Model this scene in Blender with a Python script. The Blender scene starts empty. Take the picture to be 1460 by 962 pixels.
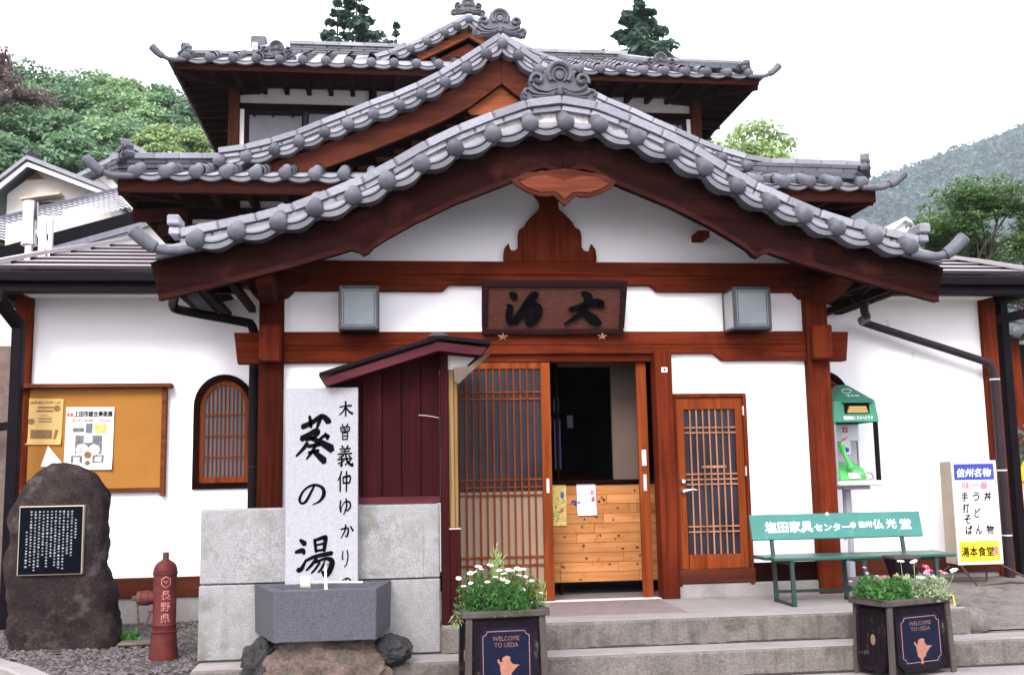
import bpy, bmesh, math, random
from math import sin, cos, pi, radians, sqrt, atan2
from mathutils import Vector, Matrix, Euler, noise
from mathutils.geometry import tessellate_polygon

S = bpy.context.scene
COL = S.collection
random.seed(7)

# ------------------------------------------------------------------ camera
camd = bpy.data.cameras.new('camera')
camd.sensor_width = 36.0
camd.lens = 37.07
camd.clip_start = 0.05
camd.clip_end = 3000
cam = bpy.data.objects.new('camera', camd)
COL.objects.link(cam)
_yaw, _pitch, _roll = -0.1226, 0.1331, -0.0186
_F = Vector((-sin(_yaw)*cos(_pitch), cos(_yaw)*cos(_pitch), sin(_pitch)))
_R0 = Vector((cos(_yaw), sin(_yaw), 0))
_U0 = _R0.cross(_F)
_R = _R0*cos(_roll) + _U0*sin(_roll)
_U = _R.cross(_F)
_m = Matrix((_R, _U, -_F)).transposed().to_4x4()
_m.translation = (-1.3846, -8.5669, 1.3412)
cam.matrix_world = _m
S.camera = cam

# ------------------------------------------------------------------ light: bright overcast daylight
SUN_EL, SUN_AZ = radians(38), radians(200)      # azimuth from +Y, clockwise: sun behind the camera, a little to the left
w = bpy.data.worlds.new('World')
S.world = w
w.use_nodes = True
nt = w.node_tree
nt.nodes.clear()
sky = nt.nodes.new('ShaderNodeTexSky')
sky.sky_type = 'NISHITA'
sky.sun_disc = False
sky.sun_elevation = SUN_EL
sky.sun_rotation = SUN_AZ
sky.dust_density = 4.0
mixc = nt.nodes.new('ShaderNodeMix')
mixc.data_type = 'RGBA'
mixc.inputs[0].default_value = 0.86
mixc.inputs[7].default_value = (9.3, 9.1, 9.9, 1)     # the even cloud layer
bg = nt.nodes.new('ShaderNodeBackground')
bg.inputs[1].default_value = 0.10
out = nt.nodes.new('ShaderNodeOutputWorld')
nt.links.new(sky.outputs[0], mixc.inputs[6])
nt.links.new(mixc.outputs[2], bg.inputs[0])
nt.links.new(bg.outputs[0], out.inputs[0])

sund = bpy.data.lights.new('sun', 'SUN')
sund.energy = 1.0
sund.angle = radians(24)
sund.color = (1.0, 0.97, 0.93)
sun = bpy.data.objects.new('sun', sund)
COL.objects.link(sun)
_sd = Vector((sin(SUN_AZ)*cos(SUN_EL), cos(SUN_AZ)*cos(SUN_EL), sin(SUN_EL)))
sun.rotation_euler = (-_sd).to_track_quat('-Z', 'Y').to_euler()
sun.location = (0, -20, 30)

S.view_settings.view_transform = 'Standard'
S.view_settings.look = 'None'
S.view_settings.exposure = 1.82
S.view_settings.gamma = 1.0
S.cycles.max_bounces = 8
S.cycles.diffuse_bounces = 4
S.cycles.use_denoising = True

# ------------------------------------------------------------------ materials
def mat(name, col, rough=0.6, var=0.18, scale=6.0, bump=0.15, bscale=60.0, stretch=(1, 1, 1), metal=0.0,
        rnd=0.0, stain=None, spec=0.5, wave=None, transl=0.0, emit=None, fine=0.0):
    m = bpy.data.materials.new(name)
    m.use_nodes = True
    t = m.node_tree
    b = t.nodes['Principled BSDF']
    N = t.nodes.new
    L = t.links.new
    tc = N('ShaderNodeTexCoord')
    mp = N('ShaderNodeMapping')
    mp.inputs['Scale'].default_value = stretch
    L(tc.outputs['Object'], mp.inputs[0])
    if rnd or True:
        oi = N('ShaderNodeObjectInfo')
        ad = N('ShaderNodeVectorMath'); ad.operation = 'SCALE'
        cx = N('ShaderNodeCombineXYZ')
        L(oi.outputs['Random'], cx.inputs[0]); L(oi.outputs['Random'], cx.inputs[1])
        L(cx.outputs[0], ad.inputs[0]); ad.inputs['Scale'].default_value = 37.0 if rnd else 0.0
        a2 = N('ShaderNodeVectorMath'); a2.operation = 'ADD'
        L(mp.outputs[0], a2.inputs[0]); L(ad.outputs[0], a2.inputs[1])
        vec = a2.outputs[0]
    n1 = N('ShaderNodeTexNoise'); n1.inputs['Scale'].default_value = scale; n1.inputs['Detail'].default_value = 6
    n1.inputs['Roughness'].default_value = 0.62
    L(vec, n1.inputs['Vector'])
    r = N('ShaderNodeMapRange')
    r.inputs[1].default_value = 0.3; r.inputs[2].default_value = 0.7
    r.inputs[3].default_value = 1 - var; r.inputs[4].default_value = 1 + var
    L(n1.outputs[0], r.inputs[0])
    fac = r.outputs[0]
    if fine:
        nf = N('ShaderNodeTexNoise'); nf.inputs['Scale'].default_value = bscale*2.2; nf.inputs['Detail'].default_value = 2
        L(vec, nf.inputs['Vector'])
        rf = N('ShaderNodeMapRange'); rf.inputs[1].default_value = 0.35; rf.inputs[2].default_value = 0.65
        rf.inputs[3].default_value = 1 - fine; rf.inputs[4].default_value = 1 + fine
        L(nf.outputs[0], rf.inputs[0])
        mm = N('ShaderNodeMath'); mm.operation = 'MULTIPLY'; L(fac, mm.inputs[0]); L(rf.outputs[0], mm.inputs[1]); fac = mm.outputs[0]
    if rnd:
        rr = N('ShaderNodeMapRange'); rr.inputs[3].default_value = 1 - rnd; rr.inputs[4].default_value = 1 + rnd
        L(oi.outputs['Random'], rr.inputs[0])
        mm = N('ShaderNodeMath'); mm.operation = 'MULTIPLY'; L(fac, mm.inputs[0]); L(rr.outputs[0], mm.inputs[1]); fac = mm.outputs[0]
    sc = N('ShaderNodeVectorMath'); sc.operation = 'SCALE'
    sc.inputs[0].default_value = col[:3]
    L(fac, sc.inputs['Scale'])
    c = sc.outputs[0]
    if wave:     # (second colour, scale, amount) long grain streaks
        nw = N('ShaderNodeTexNoise'); nw.inputs['Scale'].default_value = wave[1]; nw.inputs['Detail'].default_value = 8
        nw.inputs['Distortion'].default_value = 0.6
        L(vec, nw.inputs['Vector'])
        rw = N('ShaderNodeMapRange'); rw.inputs[1].default_value = 0.45; rw.inputs[2].default_value = 0.68
        rw.inputs[3].default_value = 0; rw.inputs[4].default_value = wave[2]
        L(nw.outputs[0], rw.inputs[0])
        mx = N('ShaderNodeMix'); mx.data_type = 'RGBA'
        L(rw.outputs[0], mx.inputs[0]); L(c, mx.inputs[6]); mx.inputs[7].default_value = (*wave[0], 1)
        c = mx.outputs[2]
    if stain:    # (colour, scale, low threshold, amount)
        for k, sdef in enumerate(stain if isinstance(stain, list) else [stain]):
            scol, ssc, thr, amt = sdef[:4]
            ns = N('ShaderNodeTexNoise'); ns.inputs['Scale'].default_value = ssc; ns.inputs['Detail'].default_value = 7
            ns.inputs['Roughness'].default_value = 0.7
            off = N('ShaderNodeVectorMath'); off.operation = 'ADD'; off.inputs[1].default_value = (7.3*k+1.7, 3.1*k, 5.9*k)
            L(tc.outputs['Object'], off.inputs[0])
            sm_ = N('ShaderNodeMapping'); sm_.inputs['Scale'].default_value = sdef[4] if len(sdef) > 4 else (1, 1, 1)
            L(off.outputs[0], sm_.inputs[0]); L(sm_.outputs[0], ns.inputs['Vector'])
            rs = N('ShaderNodeMapRange'); rs.inputs[1].default_value = thr; rs.inputs[2].default_value = thr + 0.16
            rs.inputs[3].default_value = 0; rs.inputs[4].default_value = amt
            L(ns.outputs[0], rs.inputs[0])
            mx = N('ShaderNodeMix'); mx.data_type = 'RGBA'
            L(rs.outputs[0], mx.inputs[0]); L(c, mx.inputs[6]); mx.inputs[7].default_value = (*scol, 1)
            c = mx.outputs[2]
    L(c, b.inputs['Base Color'])
    b.inputs['Roughness'].default_value = rough
    b.inputs['Metallic'].default_value = metal
    b.inputs['Specular IOR Level'].default_value = spec
    if bump:
        nb = N('ShaderNodeTexNoise'); nb.inputs['Scale'].default_value = bscale; nb.inputs['Detail'].default_value = 5
        L(vec, nb.inputs['Vector'])
        bp = N('ShaderNodeBump'); bp.inputs['Strength'].default_value = bump; bp.inputs['Distance'].default_value = 0.01
        L(nb.outputs[0], bp.inputs['Height']); L(bp.outputs[0], b.inputs['Normal'])
    if transl:
        tr = N('ShaderNodeBsdfTranslucent'); L(c, tr.inputs[0])
        ms = N('ShaderNodeMixShader'); ms.inputs[0].default_value = transl
        L(b.outputs[0], ms.inputs[1]); L(tr.outputs[0], ms.inputs[2])
        L(ms.outputs[0], t.nodes['Material Output'].inputs[0])
    return m

def wood(name, col, axis, dark=None, rough=0.6, rnd=0.0, var=0.28, **k):
    st = [9.0, 9.0, 9.0]; st['xyz'.index(axis)] = 0.55
    dark = dark or tuple(c*0.38 for c in col)
    chk = [26.0]*3; chk['xyz'.index(axis)] = 0.9
    sl_ = k.pop('stain', [])
    sl_ = list(sl_) if isinstance(sl_, list) else [sl_]
    k['stain'] = sl_ + [(tuple(c*0.12 for c in col), 1.6, 0.62, 0.85, tuple(chk)), (tuple(min(1, c*1.5+0.01) for c in col), 1.1, 0.60, 0.4, tuple(c_*0.5 if c_ > 1 else 0.5 for c_ in chk))]
    return mat(name, col, rough=max(rough, 0.75), spec=0.02, var=var, scale=1.1, bump=0.3, bscale=5, stretch=tuple(st), rnd=rnd,
               wave=(dark, 2.6, 0.75), **k)

M = {}
RED = (0.118, 0.020, 0.0075)
RST = [((0.045, 0.007, 0.004), 1.2, 0.50, 0.6), ((0.20, 0.042, 0.014), 2.1, 0.60, 0.45)]
M['red_x'] = wood('red_timber_x', RED, 'x', stain=RST)
M['red_z'] = wood('red_timber_z', RED, 'z', stain=RST)
M['red_y'] = wood('red_timber_y', RED, 'y', stain=RST)
M['door_z'] = wood('door_timber', (0.185, 0.040, 0.011), 'z', rnd=0.08)
M['barge'] = wood('weathered_bargeboard', (0.0135, 0.004, 0.0034), 'x', dark=(0.0045, 0.0015, 0.0013), stain=((0.05, 0.015, 0.012), 2.1, 0.54, 0.6), rough=0.7)
M['barge_up'] = wood('bargeboard_brown', (0.075, 0.020, 0.0115), 'x', dark=(0.03, 0.010, 0.007), stain=((0.035, 0.012, 0.008), 2.2, 0.5, 0.6), rough=0.7)
M['barge_new'] = wood('bargeboard_orange', (0.21, 0.062, 0.026), 'x', dark=(0.10, 0.03, 0.014), rough=0.65)
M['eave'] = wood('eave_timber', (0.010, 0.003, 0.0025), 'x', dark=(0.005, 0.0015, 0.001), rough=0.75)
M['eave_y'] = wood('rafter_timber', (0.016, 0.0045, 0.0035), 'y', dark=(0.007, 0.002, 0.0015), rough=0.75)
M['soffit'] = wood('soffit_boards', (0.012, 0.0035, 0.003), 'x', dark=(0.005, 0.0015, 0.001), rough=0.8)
M['fascia'] = wood('fascia_timber', (0.024, 0.0065, 0.0045), 'x', dark=(0.02, 0.006, 0.004))
M['red_dk'] = wood('shaded_bracket_timber', (0.055, 0.012, 0.006), 'x', dark=(0.03, 0.006, 0.003))  # same red timber, with the shade on the brackets put into its colour
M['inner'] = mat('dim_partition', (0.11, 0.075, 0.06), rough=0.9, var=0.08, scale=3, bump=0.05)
M['tan'] = wood('tan_timber', (0.30, 0.175, 0.085), 'z')
M['lattice_tan'] = wood('lattice_tan', (0.33, 0.155, 0.085), 'z')
M['post_dk'] = wood('shaded_stained_post', (0.045, 0.008, 0.004), 'z', dark=(0.012, 0.003, 0.002))  # the left post's shade, along with its stain, is put into this colour
M['wall_bg'] = mat('neighbour_plaster', (0.58, 0.54, 0.51), rough=0.9, var=0.05, scale=1.5, bump=0)
M['ledge_lt'] = mat('bright_roof_tiles', (0.46, 0.46, 0.50), rough=0.5, var=0.15, scale=6, bump=0.1)
M['hydletter'] = mat('faded_letter_paint', (0.42, 0.17, 0.14), rough=0.7, var=0.3, scale=60, bump=0)
M['bracket_gr'] = mat('greyish_eave_board', (0.13, 0.095, 0.085), rough=0.8, var=0.3, scale=9, bump=0.2, spec=0.1)
M['tan_dk'] = wood('weathered_tan_board', (0.20, 0.13, 0.055), 'z')
M['barge_trim'] = wood('bargeboard_trim', (0.028, 0.008, 0.007), 'x', dark=(0.012, 0.004, 0.003))
M['up_z'] = wood('upper_post_timber', (0.055, 0.018, 0.010), 'z')
M['pendant'] = wood('pendant_timber', (0.13, 0.036, 0.02), 'x')
M['plum'] = wood('plum_fence_boards', (0.030, 0.006, 0.007), 'z', dark=(0.018, 0.004, 0.005), rnd=0.2, rough=0.5)
M['plum_x'] = wood('plum_trim', (0.075, 0.02, 0.026), 'x', dark=(0.035, 0.01, 0.013), rough=0.55)
M['pine'] = wood('knotty_pine', (0.42, 0.185, 0.068), 'x', dark=(0.34, 0.13, 0.04), rnd=0.16, rough=0.4,
                 stain=((0.16, 0.045, 0.012), 10.5, 0.57, 0.9))
M['plaster'] = mat('white_plaster', (0.87, 0.86, 0.88), rough=0.9, var=0.035, scale=1.3, bump=0.12, bscale=140,
                   stain=[((0.62, 0.60, 0.60), 1.1, 0.58, 0.3), ((0.55, 0.52, 0.50), 1.2, 0.60, 0.28, (7, 7, 0.35)), ((0.45, 0.42, 0.40), 22, 0.70, 0.5)])
M['cream'] = mat('cream_plaster', (0.66, 0.62, 0.58), rough=0.9, var=0.05, scale=2, bump=0.1, bscale=120)
M['mortar'] = mat('ridge_plaster', (0.50, 0.48, 0.475), rough=0.95, var=0.16, scale=14, bump=0.3, bscale=90,
                  stain=((0.16, 0.15, 0.15), 11, 0.50, 0.8))
M['tile'] = mat('grey_kawara', (0.085, 0.086, 0.104), rough=0.5, var=0.26, scale=9, bump=0.12, bscale=70, rnd=0.26, metal=0.0, spec=0.25,
                stain=[((0.045, 0.045, 0.05), 7, 0.55, 0.6), ((0.19, 0.19, 0.20), 17, 0.64, 0.5)])
M['tile_lt'] = mat('grey_kawara_trim', (0.225, 0.226, 0.262), rough=0.5, var=0.24, scale=9, bump=0.15, bscale=60, rnd=0.26, spec=0.25,
                   stain=[((0.09, 0.09, 0.10), 8, 0.56, 0.65), ((0.33, 0.33, 0.33), 15, 0.64, 0.5)])
M['tile_md'] = mat('grey_kawara_edge', (0.12, 0.121, 0.14), rough=0.5, var=0.25, scale=9, bump=0.15, bscale=60, rnd=0.26, spec=0.25,
                   stain=[((0.07, 0.07, 0.08), 10, 0.56, 0.65), ((0.30, 0.30, 0.31), 15, 0.64, 0.5)])
M['roof'] = mat('roof_field', (0.24, 0.235, 0.27), rough=0.55, var=0.15, scale=5)
M['metalroof'] = mat('seamed_roof_sheet', (0.27, 0.235, 0.255), rough=0.4, var=0.06, scale=2, bump=0.04, rnd=0.07, spec=0.8)
M['gutter'] = mat('black_brown_gutter', (0.007, 0.005, 0.007), spec=0.04, rough=0.5, var=0.15, scale=5, bump=0.05)
M['pipe'] = mat('downpipe_brown', (0.022, 0.015, 0.019), spec=0.12, rough=0.45, var=0.15, scale=5, bump=0.04)
M['granite'] = mat('pale_granite', (0.235, 0.23, 0.235), rough=0.8, var=0.12, scale=22, bump=0.25, bscale=62, fine=0.3,
                   stain=[((0.07, 0.075, 0.05), 2.6, 0.54, 0.85), ((0.16, 0.155, 0.14), 4.5, 0.48, 0.6), ((0.08, 0.08, 0.065), 1.3, 0.56, 0.55, (6, 6, 0.5))])
M['stone_fine'] = mat('monument_granite', (0.29, 0.29, 0.315), rough=0.75, var=0.1, scale=30, bump=0.06, bscale=62, fine=0.16)
M['basin'] = mat('grey_basin_granite', (0.062, 0.062, 0.076), spec=0.25, rough=0.7, var=0.15, scale=40, bump=0.2, bscale=75, fine=0.35)
M['basin_in'] = mat('wet_basin', (0.10, 0.10, 0.11), rough=0.3, var=0.2, scale=30)
M['rock'] = mat('mossy_rock', (0.085, 0.06, 0.05), rough=0.9, var=0.5, scale=8, bump=1.0, bscale=30, fine=0.25,
                stain=[((0.05, 0.06, 0.03), 4.5, 0.52, 0.85), ((0.17, 0.14, 0.07), 5.2, 0.58, 0.6)])
M['rock_dk'] = mat('dark_rock', (0.028, 0.027, 0.029), spec=0.15, rough=0.8, var=0.5, scale=9, bump=1.0, bscale=34, fine=0.25)
M['stele'] = mat('purple_brown_stone', (0.026, 0.019, 0.019), spec=0.04, rough=0.9, var=0.5, scale=6, bump=1.0, bscale=34, fine=0.3,
                 stain=[((0.12, 0.105, 0.10), 4.2, 0.54, 0.6), ((0.016, 0.012, 0.013), 3.0, 0.54, 0.7), ((0.05, 0.055, 0.03), 3.1, 0.60, 0.5)])
M['black'] = mat('polished_black', (0.002, 0.003, 0.006), spec=0.05, rough=0.25, var=0.1, scale=10, bump=0)
M['concrete'] = mat('step_concrete', (0.125, 0.11, 0.10), rough=0.92, var=0.2, scale=5, bump=0.7, bscale=45, fine=0.2,
                    stain=[((0.035, 0.03, 0.025), 4.2, 0.50, 0.8), ((0.24, 0.22, 0.205), 8, 0.6, 0.5), ((0.02, 0.018, 0.016), 26, 0.62, 0.85), ((0.045, 0.038, 0.032), 1.6, 0.52, 0.6, (7, 7, 0.6)), ((0.22, 0.21, 0.19), 1.3, 0.60, 0.5, (9, 9, 0.6))])
M['tread'] = mat('tread_concrete', (0.235, 0.215, 0.21), rough=0.9, var=0.14, scale=4, bump=0.35, bscale=60, fine=0.12,
                 stain=[((0.115, 0.10, 0.095), 2.8, 0.54, 0.6), ((0.12, 0.11, 0.10), 14, 0.64, 0.5)])
M['terra'] = mat('porch_tiles', (0.18, 0.14, 0.14), rough=0.8, var=0.15, scale=10, bump=0.2)
M['asphalt'] = mat('asphalt', (0.055, 0.054, 0.056), rough=0.9, var=0.25, scale=30, bump=0.5, bscale=120, fine=0.3)
M['soil'] = mat('gravelly_soil', (0.03, 0.024, 0.022), rough=0.95, var=0.3, scale=10, bump=0.6, bscale=70, fine=0.3)
M['gravel'] = mat('gravel_stones', (0.085, 0.072, 0.072), rough=0.9, var=0.75, scale=38, bump=0.2, bscale=60)
M['hillsoil'] = mat('hill_ground', (0.028, 0.05, 0.03), rough=0.95, var=0.3, scale=0.4, bump=0)
M['glassdk'] = mat('dark_window_glass', (0.03, 0.032, 0.045), rough=0.12, var=0.3, scale=3, bump=0, spec=0.8)
M['glassup'] = mat('upper_door_glass', (0.016, 0.016, 0.026), rough=0.3, var=0.6, scale=3, bump=0, spec=0.18)
M['glasspale'] = mat('curtained_glass', (0.085, 0.083, 0.10), rough=0.25, var=0.2, scale=2.4, bump=0, spec=0.35)
M['paper'] = mat('frosted_pane', (0.25, 0.17, 0.115), rough=0.5, var=0.1, scale=3, bump=0)
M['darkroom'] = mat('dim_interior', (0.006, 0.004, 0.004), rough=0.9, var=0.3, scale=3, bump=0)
M['lampglass'] = mat('lamp_frosted_glass', (0.10, 0.125, 0.14), rough=0.3, var=0.15, scale=6, bump=0, spec=0.5)
M['lampside'] = mat('lamp_side_glass', (0.28, 0.30, 0.28), rough=0.3, var=0.08, scale=6, bump=0)
M['lampframe'] = mat('lamp_metal', (0.04, 0.036, 0.044), rough=0.4, var=0.15, scale=12, bump=0.05, metal=0.5)
M['ink'] = mat('black_ink', (0.003, 0.003, 0.004), spec=0.02, rough=0.7, var=0.2, scale=20, bump=0)
M['white'] = mat('white_paint', (0.8, 0.8, 0.8), rough=0.5, var=0.05, scale=8, bump=0)
M['white_worn'] = mat('worn_white_paint', (0.66, 0.60, 0.56), rough=0.6, var=0.2, scale=60, bump=0)
M['benchtop'] = mat('bench_teal_board', (0.022, 0.15, 0.13), rough=0.5, var=0.12, scale=8, bump=0.08, stain=((0.12, 0.32, 0.30), 9, 0.6, 0.5))
M['benchseat'] = mat('bench_green_seat', (0.009, 0.06, 0.047), rough=0.35, var=0.2, scale=8, bump=0.1, rnd=0.15)
M['benchleg'] = mat('bench_green_steel', (0.006, 0.03, 0.024), rough=0.45, var=0.3, scale=20, bump=0.1)
M['hydrant'] = mat('hydrant_red', (0.072, 0.009, 0.0075), spec=0.25, rough=0.65, var=0.4, scale=14, bump=0.25, bscale=50,
                   stain=[((0.05, 0.03, 0.03), 9, 0.56, 0.7), ((0.4, 0.2, 0.16), 16, 0.66, 0.5)])
M['rust'] = mat('rusty_iron', (0.055, 0.022, 0.014), rough=0.8, var=0.35, scale=20, bump=0.3, bscale=60)
M['planter'] = mat('weathered_planter', (0.009, 0.006, 0.008), spec=0.05, rough=0.8, var=0.35, scale=9, bump=0.4, bscale=40, stretch=(1, 1, 0.35),
                   stain=[((0.15, 0.135, 0.11), 7, 0.58, 0.7)])
M['planterpost'] = mat('worn_grey_planter', (0.058, 0.047, 0.042), spec=0.15, rough=0.85, var=0.4, scale=8, bump=0.4, bscale=40, stretch=(1, 1, 0.3),
                       stain=[((0.05, 0.045, 0.05), 7, 0.5, 0.8), ((0.22, 0.24, 0.12), 10, 0.62, 0.6)])
M['navy'] = mat('navy_panel', (0.006, 0.008, 0.022), spec=0.06, rough=0.55, var=0.25, scale=12, bump=0.1, stain=((0.09, 0.10, 0.12), 30, 0.68, 0.6))
M['copper'] = mat('copper_emblem', (0.26, 0.105, 0.065), rough=0.6, var=0.2, scale=30, bump=0.15)
M['ochre'] = mat('ochre_board', (0.30, 0.12, 0.010), rough=0.8, var=0.08, scale=3, bump=0.15, bscale=140, fine=0.06)
M['nbframe'] = wood('board_frame', (0.14, 0.042, 0.018), 'x')
M['manila'] = mat('manila_paper', (0.50, 0.33, 0.11), rough=0.8, var=0.06, scale=6, bump=0)
M['posterw'] = mat('poster_paper', (0.66, 0.65, 0.69), rough=0.6, var=0.04, scale=6, bump=0)
M['pgrey'] = mat('print_grey', (0.12, 0.12, 0.13), rough=0.7, var=0.5, scale=40, bump=0)
M['plgrey'] = mat('print_light_grey', (0.45, 0.45, 0.48), rough=0.7, var=0.35, scale=40, bump=0)
M['pbrown'] = mat('print_brown', (0.17, 0.09, 0.03), rough=0.7, var=0.4, scale=50, bump=0)
M['pgold'] = mat('print_gold', (0.55, 0.42, 0.12), rough=0.7, var=0.4, scale=50, bump=0)
M['red'] = mat('print_red', (0.55, 0.03, 0.04), rough=0.6, var=0.1, scale=20, bump=0)
M['pink'] = mat('print_pink', (0.72, 0.14, 0.20), rough=0.6, var=0.1, scale=20, bump=0)
M['blue'] = mat('print_blue', (0.018, 0.035, 0.30), rough=0.4, var=0.08, scale=20, bump=0)
M['yellow'] = mat('print_yellow', (0.75, 0.55, 0.02), rough=0.4, var=0.05, scale=20, bump=0)
M['signside'] = mat('sign_side_tan', (0.42, 0.34, 0.25), rough=0.6, var=0.1, scale=5, bump=0.05)
M['signtrim'] = mat('sign_aluminium', (0.6, 0.58, 0.57), rough=0.4, var=0.1, scale=12, bump=0, metal=0.3)
M['hood'] = mat('phone_hood_green', (0.018, 0.22, 0.125), rough=0.4, var=0.1, scale=8, bump=0.05)
M['hoodtop'] = mat('phone_hood_dark_green', (0.03, 0.16, 0.10), rough=0.4, var=0.1, scale=8, bump=0.05)
M['phonegreen'] = mat('telephone_green', (0.06, 0.42, 0.08), rough=0.35, var=0.08, scale=8, bump=0)
M['greymet'] = mat('grey_painted_steel', (0.26, 0.26, 0.30), rough=0.45, var=0.12, scale=9, bump=0.05, metal=0.2)
M['palemet'] = mat('pale_panel', (0.6, 0.62, 0.64), rough=0.4, var=0.08, scale=6, bump=0)
M['steel'] = mat('stainless_steel', (0.62, 0.62, 0.64), rough=0.22, var=0.08, scale=8, bump=0.02, metal=1.0)
M['handle'] = mat('satin_handle', (0.6, 0.58, 0.56), rough=0.3, var=0.08, scale=8, bump=0, metal=0.9)
M['bamboo'] = mat('pale_bamboo', (0.72, 0.64, 0.5), rough=0.5, var=0.12, scale=12, bump=0.05)
M['plaque'] = mat('carved_plaque', (0.075, 0.027, 0.02), spec=0.1, rough=0.8, var=0.4, scale=5, bump=1.0, bscale=9, stretch=(5, 5, 16))
M['plaqueframe'] = wood('plaque_frame_wood', (0.022, 0.009, 0.010), 'x')
M['bark'] = mat('tree_bark', (0.07, 0.05, 0.04), rough=0.9, var=0.35, scale=6, bump=0.5, bscale=20)
M['ledge'] = mat('old_roof_tiles', (0.17, 0.17, 0.20), rough=0.5, var=0.2, scale=6, bump=0.1, rnd=0.1)
def leafmat(name, col, var=0.45, scale=1.2):
    return mat(name, col, rough=0.55, var=var, scale=scale, bump=0, rnd=0.14, transl=0.35, fine=0.0)
M['leaf_a'] = leafmat('broadleaf_green', (0.12, 0.225, 0.11))
M['leaf_b'] = leafmat('light_broadleaf', (0.19, 0.31, 0.14))
M['leaf_c'] = leafmat('conifer_green', (0.05, 0.10, 0.065))
M['leaf_d'] = leafmat('yellow_green_leaves', (0.25, 0.35, 0.13))
M['leaf_e'] = leafmat('reddish_leaves', (0.17, 0.10, 0.10))
M['leaf_p'] = leafmat('bright_needle_green', (0.075, 0.15, 0.035), scale=2.0)
M['leaf_far'] = leafmat('far_wood_green', (0.05, 0.095, 0.075), var=0.8, scale=0.022)
M['leaf_pl'] = leafmat('planter_leaves', (0.05, 0.16, 0.03), scale=14)
M['leaf_v'] = leafmat('variegated_leaves', (0.30, 0.38, 0.22), scale=14)
M['petal'] = mat('white_petals', (0.85, 0.85, 0.85), rough=0.6, var=0.03, scale=10, bump=0)
M['petal_m'] = mat('magenta_petals', (0.50, 0.03, 0.12), rough=0.6, var=0.15, scale=10, bump=0)
M['petal_v'] = mat('violet_petals', (0.45, 0.22, 0.55), rough=0.6, var=0.15, scale=10, bump=0)
M['pollen'] = mat('yellow_centre', (0.75, 0.5, 0.05), rough=0.7, var=0.1, scale=10, bump=0)
M['skin'] = mat('skin', (0.50, 0.27, 0.18), rough=0.55, var=0.08, scale=8, bump=0.05)
M['shirt'] = mat('yellow_cotton', (0.75, 0.45, 0.03), rough=0.85, var=0.08, scale=12, bump=0.3, bscale=30)
M['trouser'] = mat('dark_trousers', (0.02, 0.02, 0.028), rough=0.85, var=0.15, scale=12, bump=0.2)
M['hair'] = mat('black_hair', (0.012, 0.010, 0.010), rough=0.5, var=0.3, scale=40, bump=0.3)
M['water'] = mat('running_water', (0.75, 0.80, 0.85), rough=0.08, var=0.05, scale=30, bump=0.3, bscale=40)
M['wire'] = mat('cable_black', (0.03, 0.03, 0.03), rough=0.6, var=0.05, scale=5, bump=0)

# ------------------------------------------------------------------ helpers
def tag(o, label=None, cat=None, group=None, kind=None):
    if label: o['label'] = label
    if cat: o['category'] = cat
    if group: o['group'] = group
    if kind: o['kind'] = kind
    return o

def empty(name, label, cat, loc=(0, 0, 0), rz=0.0, group=None):
    o = bpy.data.objects.new(name, None)
    o.empty_display_size = 0.2
    COL.objects.link(o)
    o.location = loc
    o.rotation_euler = (0, 0, rz)
    return tag(o, label, cat, group)

def put(name, me, parent=None, loc=None, rot=None, scale=None, m=None):
    o = bpy.data.objects.new(name, me)
    COL.objects.link(o)
    if parent is not None: o.parent = parent
    if loc is not None: o.location = loc
    if rot is not None: o.rotation_euler = rot
    if scale is not None: o.scale = scale
    return o

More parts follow.
